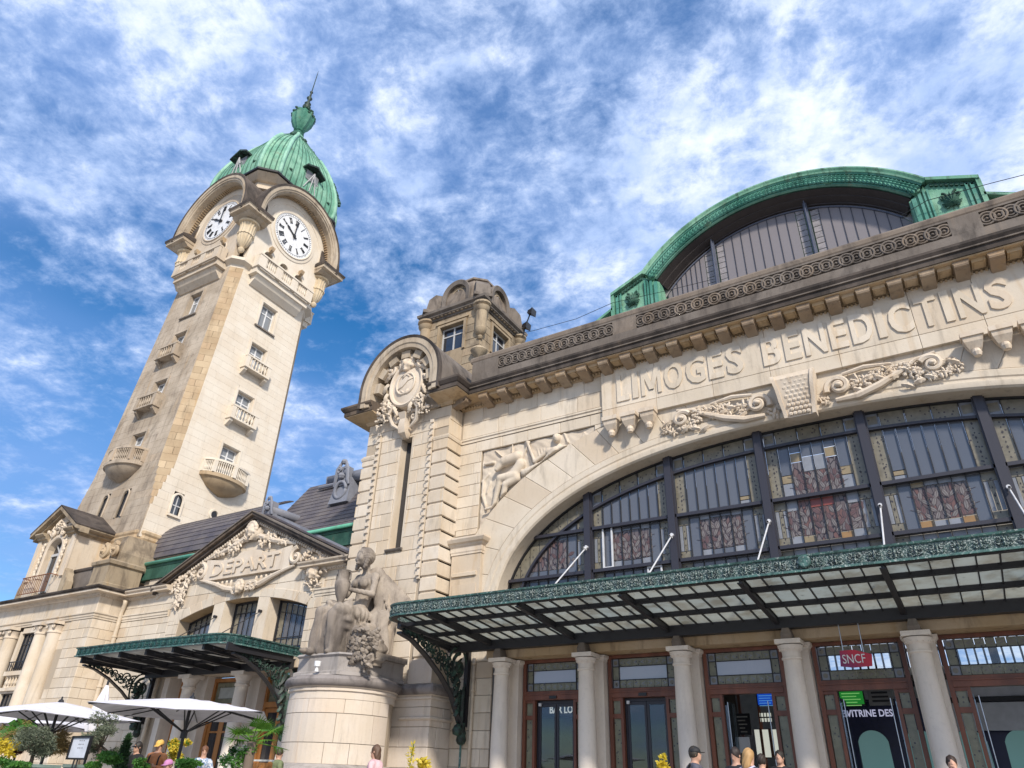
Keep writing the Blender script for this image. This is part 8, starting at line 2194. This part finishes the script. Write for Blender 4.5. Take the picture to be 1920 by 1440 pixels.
# ---------------------------------------------------------------- people
SKIN = flat('skin', (.52, .30, .21), .55); SKIN2 = flat('skin_tan', (.40, .22, .14), .55)
def person(label, px, py, H=1.74, face=0, top=(.2, .2, .2), legs=(.03, .04, .07), hair=(.05, .03, .02), pose='down', tilt=0, hat=None, long=0, bun=False, skin=SKIN, extra=None, nm='person', group=None, hairtop=True, sleeve=1, pattern=None, at_=None):
    p = atZ(px, py, H) if at_ is None else Vector(at_)
    t = thing(nm, label, 'person', (p.x, p.y, 0), (0, 0, R(face)), group)
    s = H/1.74
    sh = 1.43; c = d_cap
    hp = {'phone': ((.12, -.26, 1.18), (-.08, -.30, 1.20)), 'down': ((.30, -.02, .82), (-.30, -.02, .82)), 'mouth': ((.04, -.17, 1.50), (-.30, -.1, 1.0)), 'strap': ((.14, -.2, 1.2), (-.3, 0, .82))}[pose]
    el = {'phone': ((.30, -.02, 1.10), (-.30, -.02, 1.10)), 'down': ((.27, .03, 1.12), (-.27, .03, 1.12)), 'mouth': ((.30, -.10, 1.16), (-.29, .02, 1.12)), 'strap': ((.32, .0, 1.12), (-.27, .03, 1.12))}[pose]
    T = rx(tilt)
    hc = np.array((0, -.02-.06*math.sin(R(-tilt)), 1.615))
    def headq(P): return (P-hc)@T
    def body(P):
        P = P/s; q = headq(P)
        d = d_ell(q, (0, 0, 0), (.074, .092, .115)); d = smin(d, d_ell(q, (0, -.055, -.07), (.05, .045, .045)), .03)
        d = smin(d, d_ell(q, (0, -.098, -.012), (.013, .02, .026)), .012)
        for k in (-1, 1):
            d = np.maximum(d, -d_ell(q, (k*.03, -.098, .014), (.018, .014, .009))); d = smin(d, d_ell(q, (k*.03, -.082, .013), (.012, .01, .008)), .004)
            d = smin(d, d_ell(q, (k*.077, .008, -.005), (.012, .02, .03)), .006)
        d = smin(d, d_ell(q, (0, -.088, -.052), (.024, .01, .006)), .006)
        d = smin(d, c(P, (0, .01, 1.40), (0, 0, 1.54), .058, .052), .03)
        d = smin(d, c(P, (0, .01, 1.36), (0, .0, .98), .13, .12), .06); d = smin(d, c(P, (-.13, .01, 1.40), (.13, .01, 1.40), .055), .05)
        for k, (e, h) in enumerate(zip(el, hp)):
            sg = 1 if k == 0 else -1
            d = smin(d, c(P, (sg*.175, .01, 1.39), e, .045, .036), .03); d = smin(d, c(P, e, h, .036, .025), .015)
            hv = np.array(h)-np.array(e); hv = hv/np.linalg.norm(hv); sd = np.cross(hv, (0, 1, 0.3)); sd = sd/np.linalg.norm(sd)
            hm = np.array(h)+hv*.05; d = smin(d, d_ell(P, hm, (.036, .036, .045)), .012)
            for f_ in range(4): b = hm+hv*.03+sd*(.024-.016*f_); d = smin(d, c(P, b, b+hv*(.055, .062, .058, .045)[f_]+np.array((0, -.012, -.012)), .0095, .0075), .004)
            d = smin(d, c(P, hm+sd*.03-hv*.02, hm+sd*.055+hv*.02, .011, .009), .006)
            d = smin(d, c(P, (sg*.09, 0, .92), (sg*.1, -.01, .50), .085, .055), .03); d = smin(d, c(P, (sg*.1, -.01, .50), (sg*.1, .02, .08), .05, .035), .02); d = smin(d, d_ell(P, (sg*.1, -.05, .04), (.04, .11, .035)), .02)
        return d*s
    sdf_obj('body', body, (-.45*s, -.5*s, 0), (.45*s, .3*s, 1.76*s), .017*s, skin, t)
    def shirt(P):
        P = P/s; d = c(P, (0, .01, 1.33), (0, .0, .98), .165, .155); d = smin(d, c(P, (-.14, .01, 1.385), (.14, .01, 1.385), .075), .05); d = smin(d, d_ell(P, (0, .0, .93), (.19, .14, .12)), .06)
        for k, (e, h) in enumerate(zip(el, hp)):
            sg = 1 if k == 0 else -1; h2 = np.array(e)+(np.array(h)-np.array(e))*.82
            d = smin(d, c(P, (sg*.175, .01, 1.385), e, .066, .054), .03)
            if sleeve: d = smin(d, c(P, e, h2, .054, .042), .015)
        d = d+.006*np.sin(P[:, 2]*40+P[:, 0]*25)*np.sin(P[:, 0]*33+P[:, 1]*20)
        return np.maximum(d, d_ell(P, (0, -.02, 1.50), (.075, .08, .085))*-1)*s
    tm = NT('clothing'); 
    if pattern: col = tm.mix(tm.rng(tm.noise(24, 3), .47, .53), top, pattern)
    else: col = tm.mix(tm.rng(tm.noise(9, 4), .3, .7), top, tuple(v*.75 for v in top))
    sdf_obj('top', shirt, (-.48*s, -.5*s, .75*s), (.48*s, .3*s, 1.6*s), .02*s, tm.fin(col, .85), t)
    def trous(P):
        P = P/s; d = d_ell(P, (0, .0, .93), (.175, .125, .12))
        for sg in (-1, 1): d = smin(d, c(P, (sg*.09, 0, .90), (sg*.1, -.01, .50), .10, .075), .03); d = smin(d, c(P, (sg*.1, -.01, .5), (sg*.1, .02, .10), .073, .06), .02)
        return d*s
    sdf_obj('trousers', trous, (-.3*s, -.25*s, 0), (.3*s, .25*s, 1.1*s), .03*s, flat('trousers', legs, .85), t)
    m = MB()
    for sg in (-1, 1): m.loft([[(sg*.1*s+a*.05*s*w, (-.05+b*.14*w)*s, z*s) for a, b in ((-1, -1), (1, -1), (1, 1), (-1, 1))] for z, w in ((0, 1), (.05, 1), (.09, .7))])
    m.build('shoes', M['black'], t, kind='stuff')
    if hair:
        def hr(P):
            P = P/s; q = headq(P); d = d_ell(q, (0, .018, .028), (.088, .10, .112)); d = np.maximum(d, -d_ell(q, (0, -.11, -.045), (.075, .075, .092)))
            if long: d = smin(d, d_ell(q, (0, .05, -.05-.03*long), (.088, .065, .10+.05*long)), .03)
            else: d = np.maximum(d, -(q[:, 2]+.065))
            if bun: d = smin(d, d_ell(q, (0, .095, .075), (.04, .04, .04)), .02)
            return (d+.004*np.sin(q[:, 0]*90+q[:, 2]*40))*s
        hm_ = sdf_obj('hair', hr, (-.2*s, -.25*s, 1.35*s), (.2*s, .25*s, 1.82*s), .012*s, flat('hair', hair, .6), t)
    if hat:
        hx = thing('x', None, None) if 0 else None
        def ht(P):
            P = P/s; q = headq(P); d = d_ell(q, (0, .008, .045), (.092, .108, .09)); d = np.maximum(d, -(q[:, 2]-.03)); b = d_box(q, (0, -.12, .035), (.06, .06, .006), .005)
            return smin(d, b, .01)*s
        sdf_obj('cap', ht, (-.2*s, -.3*s, 1.5*s), (.2*s, .25*s, 1.82*s), .011*s, flat('cap', hat, .7), t)
    if extra: extra(t, s)
    return t
def bag(col, colour2=None, name='backpack'):
    def f(t, s):
        sdf_obj(name, lambda P: d_box(P/s, (0, .22, 1.2), (.15, .09, .22), .07)*s, (-.2*s, .08*s, .9*s), (.2*s, .36*s, 1.5*s), .02*s, flat('bag', col, .8), t)
        m = MB()
        for sg in (-1, 1): m.tube([(sg*.10*s, .17*s, 1.42*s), (sg*.11*s, .02*s, 1.475*s), (sg*.115*s, -.13*s, 1.36*s), (sg*.12*s, -.165*s, 1.2*s), (sg*.16*s, -.08*s, 1.06*s)], .018*s, 6)
        m.build('strap', flat('strap', colour2 or col, .8), t, smooth=True)
    return f
def phone(t, s): MB().box(-.06*s, .08*s, -.40*s, -.385*s, 1.16*s, 1.24*s).build('phone', M['black'], t)
def both(*fs): return lambda t, s: [f(t, s) for f in fs]
person('person in an orange jacket and yellow cap looking down at a phone, black backpack straps', 302, 1387, 1.74, 30, (.62, .25, .10), (.05, .05, .06), (.10, .06, .03), 'phone', 20, hat=(.70, .42, .10), extra=both(bag((.02, .02, .02)), phone))
person('person in black with sunglasses standing behind the one in the orange jacket', 262, 1391, 1.70, 5, (.015, .015, .018), (.02, .02, .02), (.02, .015, .012), 'down', 5, long=1, extra=lambda t, s: MB().box(-.07*s, .07*s, -.125*s, -.108*s, 1.615*s, 1.645*s).build('sunglasses', M['black'], t))
person('woman with a hair bun in a blue and white patterned top, under the parasol', 386, 1399, 1.66, 55, (.18, .28, .45), (.05, .05, .07), (.16, .07, .035), 'phone', 22, bun=True, pattern=(.62, .64, .68), sleeve=0)
person('child in a pink and purple striped cap beside the orange jacket', 318, 1424, 1.22, 20, (.55, .30, .38), (.1, .1, .14), (.2, .1, .05), 'down', 10, hat=(.55, .22, .42))
person('bent person in an olive green coat seen from behind, left of the pedestal', 526, 1403, 1.68, 160, (.17, .20, .10), (.05, .05, .05), (.05, .03, .02), 'down', 24)
person('woman with a brown bob in a pale pink top walking past the pedestal', 707, 1397, 1.66, -75, (.70, .46, .48), (.10, .10, .12), (.11, .06, .035), 'down', 4, long=1, sleeve=0)
person('man in a black cap and grey top with dark shoulder strap before a column', 1300, 1400, 1.76, 115, (.10, .10, .13), (.03, .03, .04), (.04, .03, .02), 'down', 0, hat=(.012, .012, .015), extra=lambda t, s: MB().tube([(-.16*s, .10*s, 1.46*s), (0, .17*s, 1.3*s), (.16*s, .17*s, 1.05*s)], .022*s, 6).build('strap', M['black'], t))
person('dark haired man with head bowed in a black jacket with a white motif', 1377, 1402, 1.74, -20, (.014, .015, .022), (.02, .02, .03), (.025, .015, .012), 'phone', 26, skin=SKIN, extra=lambda t, s: [MB().box(x0*s, x1*s, -.185*s, -.172*s, z0*s, z1*s).build('jacket_motif', M['white'], t) for x0, x1, z0, z1 in ((-.08, -.01, 1.33, 1.35), (.02, .09, 1.33, 1.35), (-.01, .02, 1.27, 1.33))])
person('blond person with a pale lilac backpack behind the bowed man', 1402, 1404, 1.68, 150, (.06, .06, .09), (.03, .03, .05), (.42, .25, .10), 'down', 15, long=1, extra=bag((.52, .50, .62), (.5, .48, .6)))
person('person in a dark grey coat walking into the third doorway, seen from behind', 1437, 1388, 1.72, 175, (.07, .065, .06), (.01, .01, .012), (.03, .02, .015), 'down', 0, at_=(-.241*15.6-.15, 15.6-.0, 0))
person('man in a dark suit and white shirt just inside the third doorway', 1452, 1374, 1.86, 0, (.015, .015, .02), (.012, .012, .015), (.02, .015, .012), 'down', 0, at_=(-.231*17.2+.05, 17.2, 0), extra=lambda t, s: [MB().prism([(-.045*s, 1.40*s), (0, 1.2*s), (.045*s, 1.40*s)], FY(-.168*s), -.01, .0).build('shirt_front', M['white'], t)])
person('dark haired man touching his mouth with one hand, in front of the fifth column', 1781, 1417, 1.74, 10, (.02, .02, .025), (.02, .02, .03), (.035, .02, .015), 'mouth', 4)
person('red-haired person whose head just shows at the bottom edge, left of the pink top', 604, 1436, 1.50, 30, (.2, .1, .1), (.04, .04, .05), (.22, .06, .03), 'down', 10)
# ---------------------------------------------------------------- parasols
def parasol(label, cx, cy, zr, za, hx, hy, rot, pole_r=.035, closed=False):
    t = thing('parasol', label, 'parasol', (cx, cy, 0), (0, 0, R(rot)), group='white café parasols')
    C_ = [(-hx, -hy), (hx, -hy), (hx, hy), (-hx, hy)]
    if closed:
        m = MB(); n = 16
        m.loft([[(r_*(1+.35*(k % 2))*math.cos(6.283*k/n), r_*(1+.35*(k % 2))*math.sin(6.283*k/n), z) for k in range(n)] for z, r_ in ((za-1.15, .16), (za-.95, .21), (za-.7, .17), (za-.3, .10), (za, .03))])
        m.build('folded_canopy', M['canvas'], t, smooth=50); m = MB(); m.tube([(0, 0, 0), (0, 0, za+.12)], .03, 8); m.build('pole', M['black'], t); return t
    def g(i, j, n=8):
        u, v = i/n*2-1, j/n*2-1; e = max(abs(u), abs(v)); sag = .06*abs(u*v)*0; z = za+(zr-za)*e**1.15-.05*(1-abs(abs(u)-abs(v)))*e*(1-e)*0
        d = abs(abs(u)-abs(v)); z -= .045*d*e
        return (u*hx, v*hy, z)
    n = 8; V_ = [g(i, j) for i in range(n+1) for j in range(n+1)]; F_ = [(i*(n+1)+j, (i+1)*(n+1)+j, (i+1)*(n+1)+j+1, i*(n+1)+j+1) for i in range(n) for j in range(n)]
    m = MB(); m.add(V_, F_); m.add([(v[0], v[1], v[2]-.012) for v in V_], [f[::-1] for f in F_]); m.build('canopy', M['canvas'], t, smooth=40)
    m = MB(); 
    for k in range(4):
        a, b = C_[k], C_[(k+1) % 4]
        for i in range(6):
            p = [a[j]+(b[j]-a[j])*i/6 for j in (0, 1)]; q = [a[j]+(b[j]-a[j])*(i+1)/6 for j in (0, 1)]
            dz = lambda w: zr-.045*(1-0)*abs(1-abs(abs(w[0]/hx)-abs(w[1]/hy)))*0
            m.add([(p[0], p[1], zr-.05), (q[0], q[1], zr-.05), (q[0], q[1], zr-.14), (p[0], p[1], zr-.14)], [(0, 1, 2, 3)])
    m.build('valance', M['canvas'], t) if 0 else None
    for (x, y) in C_+[(0, -hy), (hx, 0), (0, hy), (-hx, 0)]:
        m = MB(); m.tube([(0, 0, za-.06), (x*.98, y*.98, zr-.03-(.05 if 0 in (x, y) else 0))], .013, 5); m.tube([(0, 0, zr-.38), (x*.48, y*.48, (za+zr)/2-.05)], .016, 5); m.build('rib', M['black'], t)
    m = MB(); m.tube([(0, 0, 0), (0, 0, za+.02)], pole_r, 8); m.lathe([(.07, -.1), (.07, .06)], (0, 0, zr-.38), 8); m.build('pole', M['black'], t, smooth=30)
    m = MB(); m.lathe([(.07, 0), (.05, .05), (.02, .07), (.02, .12), (0, .13)], (0, 0, za-.01), 8); m.build('finial', M['black'], t, smooth=30)
    m = MB(); m.box(-.4, .4, -.4, .4, 0, .08); m.build('base', M['black'], t)
    return t
parasol('wide open white parasol in front of the small canopy, the nearest complete one', -14.55, 10.5, 2.17, 2.46, 1.62, 1.62, 46)
parasol('open white parasol at the left edge, its black finial above the first olive tree', -18.95, 10.1, 2.14, 2.46, 1.15, 1.45, 4)
parasol('open parasol half hidden behind the left one, showing its shaded underside', -26.0, 13.0, 2.22, 2.70, 2.0, 2.0, 35)
parasol('closed folded parasol standing against the wall left of the small canopy bracket', -20.45, 12.0, 2.3, 3.10, 1, 1, 0, closed=True)
# ---------------------------------------------------------------- plants
def leaves(n, f, size, rnd, asp=.35, up=0):
    m = MB()
    for _ in range(n):
        p = Vector(f()); a = rnd.uniform(0, 6.28); b = rnd.uniform(-1, 1)*.9+up; d = Vector((math.cos(a)*math.cos(b), math.sin(a)*math.cos(b), math.sin(b))); s = d.cross(Vector((rnd.uniform(-1, 1), rnd.uniform(-1, 1), rnd.uniform(-1, 1))))
        if s.length < .01: continue
        L = size*rnd.uniform(.6, 1.3); s = s.normalized()*L*asp*.5
        m.add([p, p+d*L*.5+s, p+d*L, p+d*L*.5-s], [(0, 1, 2, 3)])
    return m
def crown(c, r, rnd, k=7):
    cs = [(Vector(c)+Vector((rnd.gauss(0, .45)*r[0], rnd.gauss(0, .45)*r[1], rnd.gauss(0, .5)*r[2])), rnd.uniform(.25, .5)) for _ in range(k)]
    def f():
        q, w = rnd.choice(cs); v = Vector((rnd.gauss(0, 1), rnd.gauss(0, 1), rnd.gauss(0, 1))).normalized()*rnd.random()**.4*w
        return (q.x+v.x*r[0]*1.1, q.y+v.y*r[1]*1.1, q.z+v.z*r[2]*1.1)
    return f, cs
def bush(nm, label, cat, px, py, Y, r, mat, n, size, group=None, trunk=True, asp=.35, base=0, seed=0, k=8, flowers=None):
    rnd = random.Random(seed+int(px)); c = atY(px, py, Y)
    t = thing(nm, label, cat, (c.x, c.y, base), group=group); cc = (0, 0, c.z-base)
    f, cs = crown(cc, r, rnd, k); leaves(n, f, size, rnd, asp).build('foliage' if trunk else 'leaves', mat, t)
    if trunk:
        m = MB(); z0 = .35; top = Vector((0, 0, max(.5, c.z-base-r[2]*.7)))
        m.tube([(0, 0, 0), (.04, .02, top.z*.5), tuple(top)], [.055, .05, .035], 6)
        for q, w in cs: m.tube([tuple(top), tuple((top+q)/2+Vector((0, 0, -.05))), tuple(q)], [.03, .02, .008], 5)
        m.build('trunk', M['bark'], t, smooth=True)
    if flowers: leaves(n//14, f, size*1.4, rnd, .8).build('flowers', flowers, t)
    return t
def pot(label, px, py, Y, w, h=.75):
    c = atY(px, py, Y); t = thing('planter', label, 'planter', (c.x, c.y, 0), group='grey-green planters on the terrace')
    z1 = c.z; m = MB(); m.loft([[(-a, -a, z), (a, -a, z), (a, a, z), (-a, a, z)] for z, a in ((0, w*.42), (z1-.06, w*.5), (z1-.06, w*.54), (z1, w*.54), (z1, w*.46), (z1-.05, w*.45))]); m.build('box', M['planter'], t)
bush('olive_tree', 'grey-leaved olive tree under the left parasol, in a grey-green planter', 'tree', 72, 1384, 9.3, (.50, .50, .34), M['olive'], 5200, .07, 'potted olive trees on the terrace', asp=.28, seed=1, k=12)
bush('olive_tree', 'sparser olive tree right of the menu board, below the closed parasol', 'tree', 195, 1378, 10.6, (.46, .46, .33), M['olive'], 3800, .075, 'potted olive trees on the terrace', asp=.28, seed=2, k=12)
pot('wide planter at the foot of the left olive tree', 68, 1433, 9.2, .65); pot('planter behind the menu board, under the second olive tree', 152, 1434, 10.4, .5)
def cyp():
    c = atY(241, 1381, 11.0); rnd = random.Random(5); t = thing('cypress', 'small dark green pointed cypress beside the second olive tree', 'tree', (c.x, c.y, 0)); h = c.z
    def f(): u = rnd.random()**.8; a = rnd.uniform(0, 6.28); r_ = .26*(1-u)**.7*math.sqrt(rnd.random())+.01; return (r_*math.cos(a), r_*math.sin(a), .3+(h-.3)*u)
    leaves(3600, f, .09, rnd, .25, .9).build('foliage', M['darkgreen'], t); m = MB(); m.tube([(0, 0, 0), (0, 0, h*.8)], [.05, .02], 6); m.build('trunk', M['bark'], t)
cyp()
G = 'low green shrubs edging the terrace'
bush('shrub', 'bright green leafy shrub at the far left bottom edge', 'shrub', 30, 1432, 8.6, (.55, .4, .13), M['green'], 3400, .06, G, False, .5, seed=3)
bush('shrub', 'bright green shrub between the menu board and the cypress', 'shrub', 205, 1427, 9.8, (.60, .4, .17), M['green'], 4200, .06, G, False, .5, seed=4)
bush('shrub', 'leafy green shrub below the large parasol pole', 'shrub', 350, 1430, 9.6, (.28, .28, .14), M['green'], 2600, .055, G, False, .4, seed=5)
bush('shrub', 'tall green shrub with whitish blooms left of the palm', 'shrub', 440, 1418, 9.8, (.28, .3, .26), M['green'], 2600, .06, G, False, .35, seed=6, flowers=M['whiteflower'])
bush('shrub', 'small pale green clump beside the cypress foot', 'shrub', 262, 1436, 9.4, (.22, .2, .12), M['green'], 1200, .05, G, False, .4, seed=16)
Gy = 'yellow flowering bushes'
bush('yellow_bush', 'yellow flowering bush at the left picture edge', 'bush', 10, 1412, 8.8, (.30, .25, .20), M['yellow'], 1300, .06, Gy, False, .6, seed=7)
bush('yellow_bush', 'yellow-green flowering bush behind the orange jacket', 'bush', 330, 1400, 12.9, (.30, .3, .24), M['yellow'], 2000, .065, Gy, False, .6, seed=8, flowers=M['green'])
bush('yellow_bush', 'bright yellow blooms low in front of the pedestal, at the bottom edge', 'bush', 796, 1434, 8.2, (.08, .08, .10), M['yellow'], 420, .05, Gy, False, .6, seed=9)
bush('yellow_bush', 'tiny yellow bloom at the bottom edge before the second column', 'bush', 1245, 1441, 8.2, (.05, .05, .08), M['yellow'], 200, .045, Gy, False, .6, seed=10)
bush('straw_grass', 'dry golden ornamental grass behind the menu board', 'grass', 108, 1398, 10.2, (.42, .3, .34), M['straw'], 3000, .16, 'dry golden grasses on the terrace', False, .07, seed=11)
bush('straw_grass', 'dry golden and green grass behind the left parasol pole', 'grass', 24, 1375, 10.6, (.50, .3, .30), M['straw'], 3000, .16, 'dry golden grasses on the terrace', False, .07, seed=12, flowers=M['green'])
bush('purple_shrub', 'dark purple-leaved shrub beside the left yellow bush', 'shrub', 34, 1404, 9.2, (.22, .2, .12), M['purpleleaf'], 1500, .055, None, False, .5, seed=13)
# tall yellow-green sprig near the pedestal
c = atY(772, 1404, 8.4); t = thing('flower_sprig', 'single yellow-green leafy sprig rising before the pedestal plinth', 'plant', (c.x, c.y, 0)); m = MB(); m.tube([(-.04, 0, 0), (0, 0, c.z-.1), (.03, 0, c.z+.06)], .006, 5); m.build('stem', M['green'], t)
rnd = random.Random(1); leaves(130, lambda: (rnd.uniform(-.035, .035), rnd.uniform(-.03, .03), c.z-rnd.uniform(-.05, .3)), .06, rnd, .3, .4).build('leaves', M['yellow'], t)
# palm
c = atY(474, 1384, 9.9); t = thing('palm', 'fan palm with bright green fronds right of the large parasol', 'palm', (c.x, c.y, 0)); rnd = random.Random(3)
m = MB(); m.tube([(0, 0, 0), (.02, 0, c.z*.5), (0, 0, c.z-.06)], [.10, .09, .08], 8); m.build('trunk', M['bark'], t, smooth=True)
for k in range(15):
    a = k*2.4; el = rnd.uniform(-.15, .75); L = rnd.uniform(.26, .42); d = Vector((math.cos(a)*math.cos(el), math.sin(a)*math.cos(el), math.sin(el))); o = Vector((0, 0, c.z-.06)); q = o+d*L
    m = MB(); m.tube([tuple(o), tuple(q)], .008, 4); sd = d.cross(Vector((0, 0, 1))).normalized(); n_ = 15
    for i in range(n_):
        b = -1.35+2.7*i/(n_-1); e = (d*math.cos(b)+sd*math.sin(b)).normalized(); l = .34*(.75+.25*math.cos(b)); w = sd*math.cos(b)*.012-d*math.sin(b)*.012; tip = q+e*l+Vector((0, 0, -.10*abs(b)))
        m.add([q, q+e*l*.5+w*1.2, tip, q+e*l*.5-w*1.2], [(0, 1, 2, 3)])
    m.build('frond', M['palm'], t)
# menu board
a = [atY(px, py, 9.6) for px, py in ((137, 1380), (175, 1380), (157, 1424), (122, 1424))]
t = thing('menu_board', 'black framed menu board with a white sheet on a stand, between the two olive trees', 'sign', (0, 0, 0))
cxm = (a[0].x+a[1].x)/2; w = (a[1].x-a[0].x)/2*.93; zt, zb_ = a[0].z, a[3].z; fr = lambda u, z, d: (cxm+u, 9.6-d, z)
m = MB(); 
for x0, x1, z0, z1 in ((-w, -w+.035, zb_, zt), (w-.035, w, zb_, zt), (-w+.035, w-.035, zb_, zb_+.035), (-w+.035, w-.035, zt-.035, zt)): m.prism([(x0, z0), (x1, z0), (x1, z1), (x0, z1)], fr, -.03, .03)
m.build('frame', M['black'], t); MB().prism([(-w+.035, zb_+.035), (w-.035, zb_+.035), (w-.035, zt-.035), (-w+.035, zt-.035)], fr, -.01, 0).build('sheet', flat('white_sheet', (.62, .66, .74), .5), t)
m = MB(); rnd = random.Random(2)
for i in range(9): x = (-.07, 0, .08)[i % 3]; z = zt-.1-.07*(i//3); m.prism([(x, z), (x+.035, z), (x+.035, z+.02), (x, z+.02)], fr, .001, .004)
m.build('print', flat('grey_print', (.2, .2, .22), .6), t, kind='stuff')
m = MB(); m.tube([fr(-.1, 0, 0), fr(-.06, zb_, 0)], .015, 6); m.tube([fr(.1, 0, 0), fr(.06, zb_, 0)], .015, 6); m.build('stand', M['black'], t)
# wooden terrace screen
a0, a1 = atY(476, 1424, 10.4), atY(512, 1424, 10.4); t = thing('terrace_barrier', 'low orange wooden terrace barrier with pale top rail beside the green coat', 'barrier', (0, 0, 0))
m = MB(); m.box(a0.x, a1.x, 10.38, 10.43, a0.z-.03, a0.z); m.build('top_rail', M['white'], t)
for i in range(6): x = a0.x+(a1.x-a0.x)*i/6; MB().box(x+.01, x+(a1.x-a0.x)/6-.01, 10.39, 10.42, .1, a0.z-.05).build('slat', M['wood_light'], t)
flush_stuff()
